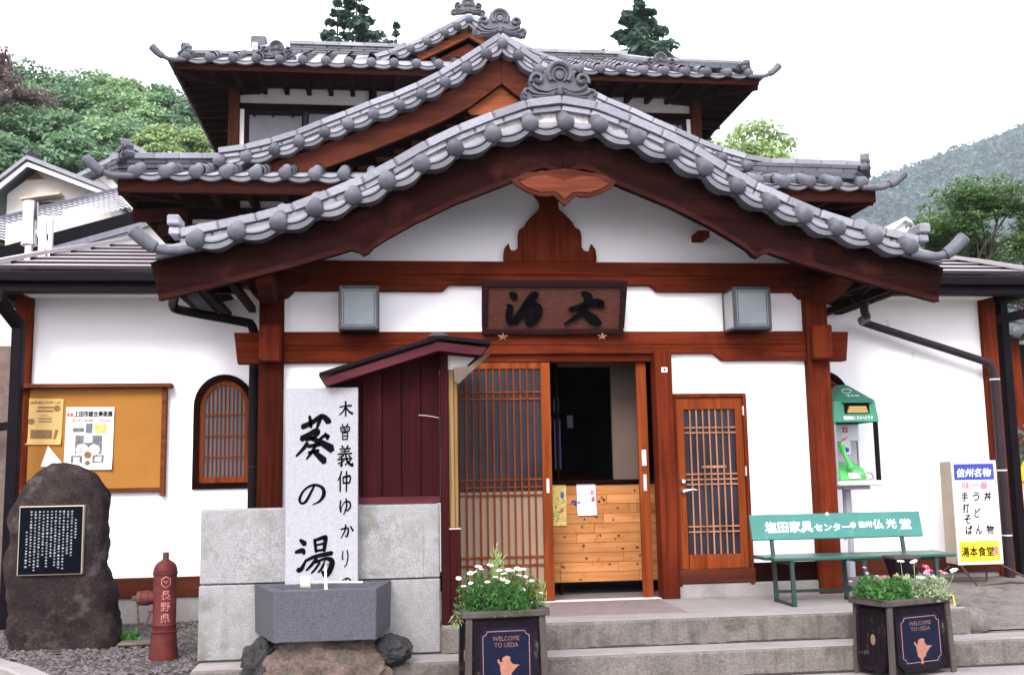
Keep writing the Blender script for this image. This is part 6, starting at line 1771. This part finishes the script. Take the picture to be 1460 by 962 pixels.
legR = [J('pel', 0, 0, .93, (.15, .11)), J('hipr', -.09, 0, .86, .09), J('knr', -.10, .03, .48, .058), J('anr', -.10, -.02, .09, .036), J('tor', -.10, .13, .03, .032)]
body = skin_body('body', [
    [J('pel', 0, 0, .93, (.15, .11)), J('wa', 0, 0, 1.10, (.13, .09)), J('chst', 0, .0, 1.30, (.16, .10)), J('nk0', 0, 0, 1.43, (.07, .06)), J('nk', 0, .01, 1.49, .05), J('hd0', 0, .02, 1.56, .075), J('hd1', 0, .02, 1.66, .085), J('hd2', 0, .02, 1.72, .05)],
    [J('chst', 0, .0, 1.30, (.16, .10)), J('shl', .17, 0, 1.39, .058), J('ell', .27, -.02, 1.13, .042), J('wrl', .30, .06, .92, .028), J('pal', .305, .08, .86, .034), J('pal2', .305, .09, .82, .028)],
    [J('chst', 0, .0, 1.30, (.16, .10)), J('shr', -.17, 0, 1.39, .058), J('elr', -.25, -.02, 1.12, .042), J('wrr', -.27, .06, .90, .028), J('par', -.272, .08, .84, .034), J('par2', -.272, .09, .80, .028)],
    legL, legR], M['skin'], pe)
for s, nm in ((1, .305), (-1, .272)):
    fm = MB()
    z0 = .815 if s > 0 else .795
    for k, (dy, L) in enumerate(((-.018, .062), (-.006, .072), (.008, .068), (.02, .055))):
        p = Vector((s*nm, .088+dy, z0))
        fm.tube([p, p+Vector((-s*.006, 0, -L*.45)), p+Vector((-s*.022, .0, -L*.8)), p+Vector((-s*.034, 0, -L*.86))], [.0095, .009, .008, .006], 7)
    fm.tube([(s*nm, .11, .86), (s*nm-s*.012, .14, .835), (s*nm-s*.02, .145, .805)], [.012, .010, .008], 7)
    fm.build('fingers', M['skin'], pe, smooth=True)
skin_body('shirt', [[J('a', 0, 0, .98, (.175, .13)), J('b', 0, 0, 1.12, (.16, .115)), J('c', 0, 0, 1.30, (.19, .125)), J('d', 0, 0, 1.41, (.10, .085))],
                    [J('c', 0, 0, 1.30, (.19, .125)), J('sl', .18, 0, 1.38, .078), J('sl2', .245, -.01, 1.22, .072), J('sl3', .258, -.015, 1.18, .07)],
                    [J('c', 0, 0, 1.30, (.19, .125)), J('sr', -.18, 0, 1.38, .078), J('sr2', -.235, -.01, 1.22, .072), J('sr3', -.245, -.015, 1.18, .07)]], M['shirt'], pe)
skin_body('trousers', [[J('p', 0, 0, .95, (.172, .132)), J('hl', .092, 0, .84, .105), J('kl', .10, .02, .48, .075), J('al', .10, -.01, .12, .062)],
                       [J('p', 0, 0, .95, (.172, .132)), J('hr', -.092, 0, .84, .105), J('kr', -.10, .03, .48, .075), J('ar', -.10, -.01, .12, .062)]], M['trouser'], pe)
MB().blob((0, -.005, 1.66), (.098, .105, .105), 3, .05, 4, seed=2).build('hair', M['hair'], pe, smooth=True)
fc = MB()
fc.blob((0, .118, 1.615), (.012, .018, .024), 2, 0, 1)
for s in (-1, 1): fc.blob((s*.092, .03, 1.62), (.012, .02, .03), 2, 0, 1)
fc.build('nose_and_ears', M['skin'], pe, smooth=True)
MB().blob((-.033, .105, 1.645), (.011, .008, .007), 1, 0, 1).blob((.033, .105, 1.645), (.011, .008, .007), 1, 0, 1).build('eyes', M['ink'], pe)
MB().tube([(-.02, .108, 1.575), (0, .113, 1.573), (.02, .108, 1.575)], .004, 5).build('mouth', M['pink'], pe)
bgp = MB().add([(-.13, -.04, .0), (.13, -.04, .0), (.13, .04, .0), (-.13, .04, .0), (-.12, -.02, .26), (.12, -.02, .26), (.12, .02, .26), (-.12, .02, .26)],
         [(3, 2, 1, 0), (0, 1, 5, 4), (1, 2, 6, 5), (2, 3, 7, 6), (3, 0, 4, 7), (4, 5, 6, 7)])
bg_e = empty('carrier_bag', 'pale blue carrier bag held by the person in yellow', 'bag', (5.935, 2.86, .52), radians(80))
bgp.build('bag_body', M['palemet'], bg_e, bevel=.01)
MB().tube(catmull([(-.06, 0, .26), (-.03, 0, .295), (.03, 0, .295), (.06, 0, .26)], 4), .006, 6).build('bag_handle', M['palemet'], bg_e)

# --- trees
def leaf_quads(mb, rnd, c, r, n, size, up=0.5):
    for _ in range(n):
        th = rnd.uniform(0, 2*pi); cz_ = rnd.uniform(-0.55, 1.0)
        sz_ = sqrt(max(0, 1-cz_*cz_)); rr = rnd.uniform(.62, 1.06)
        p = Vector((c[0]+r[0]*rr*sz_*cos(th), c[1]+r[1]*rr*sz_*sin(th), c[2]+r[2]*rr*cz_))
        nrm = Vector((sz_*cos(th)*0.5+rnd.uniform(-.7, .7), sz_*sin(th)*0.5+rnd.uniform(-.7, .7), cz_*0.4+up+rnd.uniform(-.5, .5))).normalized()
        a = nrm.orthogonal().normalized(); b = nrm.cross(a)
        k = rnd.uniform(0, 6.28)
        a, b = a*cos(k)+b*sin(k), b*cos(k)-a*sin(k)
        s1, s2 = size*rnd.uniform(.6, 1.2), size*rnd.uniform(.35, .7)
        o = len(mb.v)
        mb.v += [tuple(p-a*s1*.5), tuple(p+b*s2*.5), tuple(p+a*s1*.5-nrm*s1*.12), tuple(p-b*s2*.5)]
        mb.f.append((o, o+1, o+2, o+3))

def broadleaf(seed, H=8.0, R=3.2, nc=38, nl=190, size=0.36, leaf='leaf_a', trunk_h=0.35):
    """meshes for crown and trunk; unit placed at the foot"""
    rnd = random.Random(seed)
    cr, tr = MB(), MB()
    tr.tube([(0, 0, -0.6), (0.05, 0, H*.2), (-.08, .05, H*.4), (0.05, 0, H*.7)], [H*.03, H*.024, H*.018, H*.008], 8)
    for k in range(nc):
        t = rnd.random()
        z = H*(trunk_h + (1-trunk_h)*t)
        prof = math.sin(pi*min(1, (0.12+0.88*t))**0.85)
        rad = R*max(.18, prof)*rnd.uniform(.35, 1.0)
        a = rnd.uniform(0, 2*pi)
        c = (rad*cos(a), rad*sin(a), z)
        rr = rnd.uniform(.55, 1.0)*R*.42
        leaf_quads(cr, rnd, c, (rr, rr, rr*rnd.uniform(.38, .6)), nl, size, .55)
        tr.tube([(0, 0, max(H*.25, z-H*.22)), (c[0]*.5, c[1]*.5, z-H*.10), (c[0], c[1], z-.1)], [H*.009, H*.006, H*.002], 5)
    return cr.mesh('crown', M[leaf]), tr.mesh('trunk', M['bark'], smooth=True)

def conifer(seed, H=12.0, R=2.3, tiers=20, nl=34, size=.34, leaf='leaf_c', bare=.25, gap=0.0):
    rnd = random.Random(seed)
    cr, tr = MB(), MB()
    tr.tube([(0, 0, -.6), (0, 0, H*.5), (0.05, 0, H*.98)], [H*.018, H*.011, H*.002], 7)
    for k in range(tiers):
        t = k/(tiers-1)
        z = H*(bare+(1-bare)*t)
        rad = R*(1-t)**.8*rnd.uniform(.75, 1.15)+.12
        nb_ = max(4, int(8*(1-t*.5)))
        a0 = rnd.uniform(0, 6)
        for j in range(nb_):
            if rnd.random() < gap: continue
            a = a0+2*pi*j/nb_+rnd.uniform(-.3, .3); L = rad*rnd.uniform(.6, 1.1)
            tip = (L*cos(a), L*sin(a), z-L*.12+L*rnd.uniform(-.05, .3))
            tr.tube([(0, 0, z), (tip[0]*.6, tip[1]*.6, z-L*.08), tip], [H*.004, H*.0025, H*.001], 4)
            for q in (.45, .75, 1.0):
                c = (tip[0]*q, tip[1]*q, z+(tip[2]-z)*q)
                leaf_quads(cr, rnd, c, (L*.24+.1, L*.24+.1, .16+L*.07), max(4, int(nl*q*.6)), size, .7)
    return cr.mesh('crown', M[leaf]), tr.mesh('trunk', M['bark'], smooth=True)

def plant_tree(name, meshes, loc, s, rz, label, cat='tree', group=None, sz=None):
    e = empty(name, label, cat, loc, rz, group)
    e.scale = (s, s, sz or s)
    for nm, me in zip(('crown', 'trunk'), meshes): put(nm, me, e)
    return e

BL = [broadleaf(3, leaf='leaf_a'), broadleaf(4, leaf='leaf_a', H=9, R=3.6), broadleaf(5, leaf='leaf_b'), broadleaf(6, leaf='leaf_d', H=7, R=3)]
CF = [conifer(7), conifer(8, H=13, R=2.0, gap=.3)]

# --- terrain
def hill_h(x, y):
    def sm(a, b, t):
        t = min(1, max(0, (t-a)/(b-a))); return t*t*(3-2*t)
    h = 24*sm(26, 72, y)*(1-.55*sm(-14, 6, x))*(1-sm(6, 34, x)) + 10*sm(70, 160, y)*(1-sm(0, 80, x))
    d = 118*sm(-210, 10, x-y*0.62-20 if True else x)*sm(120, 330, y)
    t2 = sm(55, 210, x)*sm(110, 300, y)
    u = x/max(y, 1)*250
    far = (y/250)*(71 + max(0, u-125)*0.36)*sm(50, 112, u)*sm(360, 850, y)*(1-.8*sm(1080, 1500, y))
    return h + far
hm = MB()
xs_ = [-260+(10*i if i < 40 else 400+(i-40)*24) for i in range(105)]; ys_ = [22+(10*j if j < 20 else 200+(j-20)*22) for j in range(84)]
for y in ys_:
    for x in xs_:
        hm.v.append((x, y, hill_h(x, y)+(1.5*noise.noise(Vector((x*.03, y*.03, 0))) if y > 40 else 0)-0.03))
for j in range(len(ys_)-1):
    for i in range(len(xs_)-1):
        a = j*len(xs_)+i; hm.f.append((a, a+1, a+len(xs_)+1, a+len(xs_)))
tag(hm.build('hill', M['hillsoil'], None, smooth=True), kind='structure')

G = 'trees on the wooded slope at the left'
rnd = random.Random(12)
CAMP = Vector((-1.3846, -8.5669, 1.3412))
def at(px, py, Y):
    d = _F + _R*((px-730)/1503.4) - _U*((py-481)/1503.4)
    t = (Y-CAMP.y)/d.y
    return CAMP + d*t
spots = []
for row, Y in enumerate((42, 50, 58, 67)):
    for k in range(10):
        px = -40 + k*36 + (row % 2)*18 + rnd.uniform(-9, 9)
        if px > 330: continue
        spots.append((px, Y+rnd.uniform(-2, 2), row))
for i, (px, Y, row) in enumerate(spots):
    topy = {0: 215, 1: 170, 2: 135, 3: 112}[row] + rnd.uniform(-14, 14) + max(0, (px-130))*0.26 - (max(0, 40-px)*0.2)
    p = at(px, topy, Y)
    kind = rnd.choice((0, 1, 1, 2)) if not (px > 190 and row < 2) else 3
    h0 = {0: 8.0, 1: 9.0, 2: 8.0, 3: 7.0}[kind]
    s = rnd.uniform(.72, 1.0)*(1.0 if row < 2 else 1.15)
    base = p.z - h0*s
    lab = ['dense mid green broadleaf tree on the wooded slope behind the left houses', 'dense mid green broadleaf tree on the wooded slope behind the left houses', 'lighter green leafy tree among the darker trees on the left slope', 'yellow green tree low on the slope beside the upper roof'][kind]
    where = ('at the left edge' if px < 40 else 'above the neighbouring gable' if px < 110 else 'above the long tiled roof' if px < 180 else 'beside the upper roof')
    lab = ['dense green tree', 'broad dark tree', 'light green tree', 'yellow green tree'][kind] + ', ' + ['lowest', 'second', 'third', 'topmost'][row] + ' row of the left slope, ' + where
    plant_tree('broadleaf_tree', BL[kind], (p.x, Y, base), s, rnd.uniform(0, 6), lab, 'tree', G)
pr = broadleaf(9, H=9, R=3.0, nc=40, nl=130, size=.3, leaf='leaf_e')
p = at(10, 38, 48); plant_tree('broadleaf_tree', pr, (p.x-1.2, 48, p.z-9), 1.0, 1, 'reddish purple tree standing above the others at the far left edge', 'tree')
cfl = conifer(21, H=12, R=3.6, tiers=19, nl=60, size=.46, gap=.22, bare=.1)
p = at(508, -22, 40); plant_tree('conifer_tree', cfl, (p.x, 40, p.z-11), .92, 1, 'tall thin crowned conifer showing left of the gable ridge above the upper roof', 'tree')
p = at(482, 0, 42); plant_tree('conifer_tree', cfl, (p.x, 42, p.z-11), .9, 4, 'sparse conifer leaning just left of the tallest one above the upper roof', 'tree')
p = at(566, 8, 43); plant_tree('conifer_tree', conifer(22, H=11, R=2.0, tiers=15, nl=34, size=.4, gap=.25), (p.x, 43, p.z-11), .9, 2, 'small pale conifer nearest the gable ridge above the upper roof', 'tree')
p = at(910, 0, 40); plant_tree('conifer_tree', conifer(23, H=10, R=4.6, tiers=19, nl=60, size=.48, gap=.08, bare=.1), (p.x, 40, p.z-10), .98, 2, 'dark pointed conifer behind the right part of the upper roof', 'tree')
lt = broadleaf(14, H=6, R=2.3, nc=40, nl=240, size=.22, leaf='leaf_d')
p = at(1068, 170, 25); plant_tree('broadleaf_tree', lt, (p.x, 25, p.z-6.15), 1.0, 2, 'bright yellow green tree between the upper roof and middle roof at the right', 'tree')

# larch like tree at the right, built branch by branch
def spread_tree(seed):
    rnd = random.Random(seed)
    cr, tr = MB(), MB()
    forks = []
    def limb(p, d, L, r, lev):
        q = p + d*L
        m_ = p + d*L*.5 + Vector((rnd.uniform(-.05, .05), rnd.uniform(-.05, .05), rnd.uniform(-.02, .06)))*L
        tr.tube([p, m_, q], [r, r*.8, r*.6], 7 if lev < 2 else 5)
        if lev >= 3:
            for t in (.35, .7, 1.0):
                c = p.lerp(q, t)
                leaf_quads(cr, rnd, c, (.30, .30, .09), 100, .085, 1.0)
            return
        if lev == 2: leaf_quads(cr, rnd, q, (.32, .32, .10), 90, .085, 1.0)
        for k in range(4 if lev < 2 else 5):
            a = rnd.uniform(0, 2*pi); sp_ = rnd.uniform(.45, .95)
            o_ = d.orthogonal().normalized(); b_ = d.cross(o_)
            nd = (d + (o_*cos(a)+b_*sin(a))*sp_ + Vector((0, 0, .12))).normalized()
            limb(p.lerp(q, rnd.uniform(.55, 1)), nd, L*rnd.uniform(.55, .8), r*.55, lev+1)
    base = Vector((0, 0, 0))
    tr.tube([(0, 0, -.5), (0, 0, 2.6)], [.10, .08], 10)
    for k in range(6):
        a = 2*pi*k/6+rnd.uniform(-.3, .3)
        limb(Vector((0, 0, 2.2+.12*k)), Vector((cos(a)*.75, sin(a)*.75, 1.0)).normalized(), rnd.uniform(1.1, 1.6), .04, 1)
    return cr.mesh('crown', M['leaf_p']), tr.mesh('trunk', M['bark'], smooth=True)
stree = spread_tree(4)
p = at(1400, 262, 12); plant_tree('layered_tree', stree, (p.x-.75, 12, p.z-5.2), 1.0, .4, 'green tree with layered branches beyond the right end of the front roof', 'tree', sz=.95)
p = at(1470, 280, 13); plant_tree('layered_tree', stree, (p.x+.2, 13, p.z-5.5), 1.0, 2.4, 'green tree with layered branches cut by the right edge of the photo', 'tree', sz=.95)
hg = MB()
rndh = random.Random(8)
for k in range(16): leaf_quads(hg, rndh, (6.0+.28*k, 4.2+rndh.uniform(-.2, .2), .7+rndh.uniform(0, 1.0)), (.4, .4, .45), 150, .1, .3)
tag(hg.build('hedge', M['leaf_c'], None), 'dark leafy hedge behind the person in yellow', 'hedge')

# far wooded ridge at the right
ff = MB(); rndf = random.Random(30)
for _ in range(3400):
    y = rndf.uniform(560, 915); x = rndf.uniform(103, 188)*y/250
    z = hill_h(x, y)
    if z < 20: continue
    r = rndf.uniform(5.0, 11)
    leaf_quads(ff, rndf, (x, y, z+r*.5), (r, r, r*rndf.uniform(.8, 1.3)), 46, 4.8, .4)
tag(ff.build('far_woodland', M['leaf_far'], None), kind='stuff')

# --- neighbouring houses
def tiled_slope(parent, p0, p1, p2, p3, rows, cols, m):
    """slope p0-p1 (eave) up to p3-p2 (ridge); courses built of rounded strips joined as one part"""
    p0, p1, p2, p3 = map(Vector, (p0, p1, p2, p3))
    mb = MB(); 
    n = (p1-p0).cross(p3-p0).normalized()
    if n.z < 0: n = -n
    cols2 = cols*4
    for r in range(rows):
        for side in (0, 1):
            pass
        base = len(mb.v)
        for e_ in (0, 1):
            t = (r+e_)/rows
            a, b = p0.lerp(p3, t), p1.lerp(p2, t)
            for c in range(cols2+1):
                u = c/cols2
                w_ = .5+.5*cos(2*pi*c/4)
                mb.v.append(tuple(a.lerp(b, u) + n*(.05*w_ + (.035 if e_ == 0 else .0))))
        for c in range(cols2): mb.f.append((base+c, base+c+1, base+cols2+1+c+1, base+cols2+1+c))
    return tag(mb.build('tile_courses', m, parent), kind='stuff')
H1 = empty('neighbour_house', 'cream gabled house with a small awning window at the far left', 'house', (-10.7, 22, 0))
def hb(parent, name, m, x0, x1, y0, y1, z0, z1, bev=0): 
    L = parent.location
    return boxo(name, m, parent, x0-L.x, x1-L.x, y0-L.y, y1-L.y, z0-L.z, z1-L.z, bev)
L1 = H1.location
MB().prism([(-11.95+10.7, 0), (-9.1+10.7, 0), (-9.1+10.7, 9.55), (-11.15+10.7, 10.25), (-11.95+10.7, 9.60)], 0, 6).build('wall', M['wall_bg'], H1)
rf1 = MB().prism([(-12.6+10.7, 9.22), (-11.25+10.7, 10.42), (-11.25+10.7, 10.54), (-12.7+10.7, 9.26)], -.7, 6.5).prism([(-11.25+10.7, 10.42), (-8.95+10.7, 9.50), (-8.9+10.7, 9.60), (-11.25+10.7, 10.54)], -.7, 6.5).build('roof', M['ledge'], H1)
MB().prism([(-12.55+10.7, 9.18), (-11.25+10.7, 10.36), (-11.25+10.7, 10.23), (-12.4+10.7, 9.15)], -.62, -.55).prism([(-11.25+10.7, 10.36), (-8.97+10.7, 9.48), (-8.97+10.7, 9.37), (-11.25+10.7, 10.23)], -.62, -.55).build('verge_board', M['posterw'], rf1)
MB().prism([(-11.25+10.7, 10.54), (-11.12+10.7, 10.68), (-11.38+10.7, 10.68)], -.75, 6.5).build('ridge_tiles', M['tile'], rf1)
MB().prism([(-11.5+10.7, 10.0), (-10.95+10.7, 10.05), (-11.15+10.7, 10.22)], -.02, .0).build('gable_vent', M['tan'], H1)
w1 = hb(H1, 'window', M['glassdk'], -11.25, -10.45, 21.95, 22.05, 9.0, 9.36)
MB().prism([(-11.45+10.7, 9.33), (-10.4+10.7, 9.50), (-10.4+10.7, 9.56), (-11.45+10.7, 9.39)], -.45, 0).build('awning', M['signside'], H1)
H2 = empty('neighbour_house', 'second cream gable half hidden behind the tiled corner of the bathhouse', 'house', (-9.3, 26, 0))
MB().prism([(-1.7, 0), (1.5, 0), (1.5, 10.9), (0, 11.9), (-1.7, 11.0)], 0, 5).build('wall', M['wall_bg'], H2)
rf2 = MB().prism([(-2.4, 10.7), (0, 12.05), (0, 12.2), (-2.5, 10.78)], -.6, 5.3).prism([(0, 12.05), (2.2, 10.7), (2.3, 10.78), (0, 12.2)], -.6, 5.3).build('roof', M['ledge'], H2)
MB().prism([(-.35, 11.45), (.25, 11.5), (0, 11.75)], -.02, 0).build('gable_vent', M['tan'], H2)
H3 = empty('neighbour_house', 'long low house with a bright wavy tiled roof behind the left wing', 'house', (-9, 18, 0))
def P_(px, py, Y): v = at(px, py, Y); return (v.x+9, v.y-18, v.z)
e0, e1 = P_(-60, 362, 16), P_(270, 275, 20.6)
r0_, r1_ = P_(-60, 330, 18.0), P_(270, 248, 22.6)
tiled_slope(H3, e0, e1, r1_, r0_, 8, 44, M['ledge_lt'])
MB().bar(r0_, r1_, .25, .22).build('ridge_tiles', M['tile'], H3)
MB().bar((e0[0], e0[1]+.15, e0[2]-.16), (e1[0], e1[1]+.15, e1[2]-.16), .12, .2).build('eave_board', M['gutter'], H3)
g0, g1 = P_(-60, 392, 15.6), P_(270, 300, 20.2)
MB().bar((g0[0], g0[1]+.1, g0[2]), (g1[0], g1[1]+.1, g1[2]), .3, .14).build('lower_eave', M['ledge'], H3)
def wallstrip(a, b, z1a, z1b, z0, m, nm, parent, th=.15):
    a, b = Vector(a), Vector(b)
    mb = MB(); mb.add([(a.x, a.y, z0), (b.x, b.y, z0), (b.x, b.y, z1b), (a.x, a.y, z1a), (a.x, a.y+th, z0), (b.x, b.y+th, z0), (b.x, b.y+th, z1b), (a.x, a.y+th, z1a)],
                      [(0, 1, 2, 3), (4, 7, 6, 5), (0, 4, 5, 1), (3, 2, 6, 7), (0, 3, 7, 4), (1, 5, 6, 2)])
    return mb.build(nm, m, parent)
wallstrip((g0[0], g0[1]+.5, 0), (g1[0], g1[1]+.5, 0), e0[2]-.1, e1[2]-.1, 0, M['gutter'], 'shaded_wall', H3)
wallstrip((g0[0], g0[1]+.3, 0), (g1[0], g1[1]+.3, 0), g0[2]-.05, g1[2]-.05, 0, M['cream'], 'wall', H3)
# beyond the left corner of the wing
H4 = empty('side_shed', 'dim shed wall and pale hoarding seen left of the black downpipe', 'shed', (-6.2, 4.0, 0))
MB().box(-1.6, 1.0, 0, 2, 0, 2.95).build('wall', M['bracket_gr'], H4)
MB().box(-1.6, 0.2, -0.3, -0.2, 0, 1.35).build('hoarding', M['granite'], H4)
for z in (2.05,): MB().bar((-.9, -.25, z-.2), (.9, -.25, z), .05, .09).build('rail', M['gutter'], H4)
# white house on the far right slope
p = at(1288, 318, 60)
H5 = empty('neighbour_house', 'small white roofed house below the wooded hill at the right', 'house', (p.x, 60, 0))
MB().prism([(-1.1, 0), (1.1, 0), (1.1, p.z-.7), (0, p.z+.1), (-1.1, p.z-.7)], 0, 5).build('wall', M['posterw'], H5)
MB().prism([(-1.4, p.z-.85), (0, p.z+.15), (1.4, p.z-.85), (1.4, p.z-.65), (0, p.z+.35), (-1.4, p.z-.65)], -.4, 5.4).build('roof', M['white'], H5)
# roof and gate beyond the right corner
p = at(1455, 480, 7)
H6 = empty('side_gate', 'dark tiled gate roof glimpsed beyond the right corner of the bathhouse', 'gate', (p.x+.9, 7, 0))
MB().prism([(-1.5, p.z-.05), (1.5, p.z+.15), (1.5, p.z+.3), (-1.5, p.z+.1)], -.6, .6).build('roof', M['tile'], H6)
for x in (-1.35, -.9, -.45, 0, .45): put('round_eave_tile', _cap, H6, (x, -.62, p.z+.05+.05*x), (.2, 0, 0), (1.3, 1, 1.3))
MB().box(-1.2, -1.06, -.2, 0, 0, p.z-.05).build('post', M['red_z'], H6)
MB().box(-1.5, 2.5, .2, .3, 0, p.z-.1).build('boarding', M['darkroom'], H6)
# stainless flue behind the wing roof
p = at(41, 360, 2.9)
fl_e = empty('flue_pipe', 'shiny stainless steel flue pipe with white brackets behind the left wing roof', 'chimney', (p.x, 2.9, p.z-.25))
MB().lathe([(.04, 0), (.04, .32), (.085, .33), (.085, .34), (.075, .345), (.075, .80), (.08, .80)], 20).build('pipe', M['steel'], fl_e, smooth=True)
boxo('bracket', M['posterw'], fl_e, .10, .17, -.03, .03, .05, .60, .004); boxo('bracket', M['posterw'], fl_e, .20, .235, -.03, .03, .1, .62, .004)
MB().bar((.08, 0, .5), (.23, 0, .25), .03, .05).build('bracket_brace', M['posterw'], fl_e)

# --- overhead cables on the left
for (a, b, c_) in (((-20, 60, 14), (100, 175, 15), (250, 265, 16)), ((-20, 105, 14), (90, 215, 15), (200, 300, 16)), ((130, 90, 18), (200, 190, 18), (265, 240, 18))):
    mb = MB().tube(catmull([at(*a), at(*b), at(*c_)], 8), .006, 5)
    o = mb.build('overhead_cable', M['wire'], None)
    tag(o, 'thin overhead cable crossing the wooded slope at the left, ' + {14: 'the lowest', 15: 'the middle one'}.get(a[2], 'x') if False else 'thin overhead cable against the wooded slope, the one ' + ('nearest the upper roof' if a[0] > 0 else 'starting higher at the left edge' if a[1] < 80 else 'starting lower at the left edge'), 'cable', 'overhead cables at the left')

# --- hazy air
hz = MB().box(-270, 1770, -20, 1600, -2.6, 560).build('haze', None, None)
hz.data.materials.clear()
hmt = bpy.data.materials.new('hazy_air'); hmt.use_nodes = True
ht = hmt.node_tree; ht.nodes.clear()
vo = ht.nodes.new('ShaderNodeVolumePrincipled'); vo.inputs['Density'].default_value = 0.00024
vo.inputs['Color'].default_value = (0.80, 0.90, 1.0, 1); vo.inputs['Anisotropy'].default_value = 0.1
oo = ht.nodes.new('ShaderNodeOutputMaterial'); ht.links.new(vo.outputs[0], oo.inputs['Volume'])
hz.data.materials.append(hmt)
tag(hz, kind='stuff')
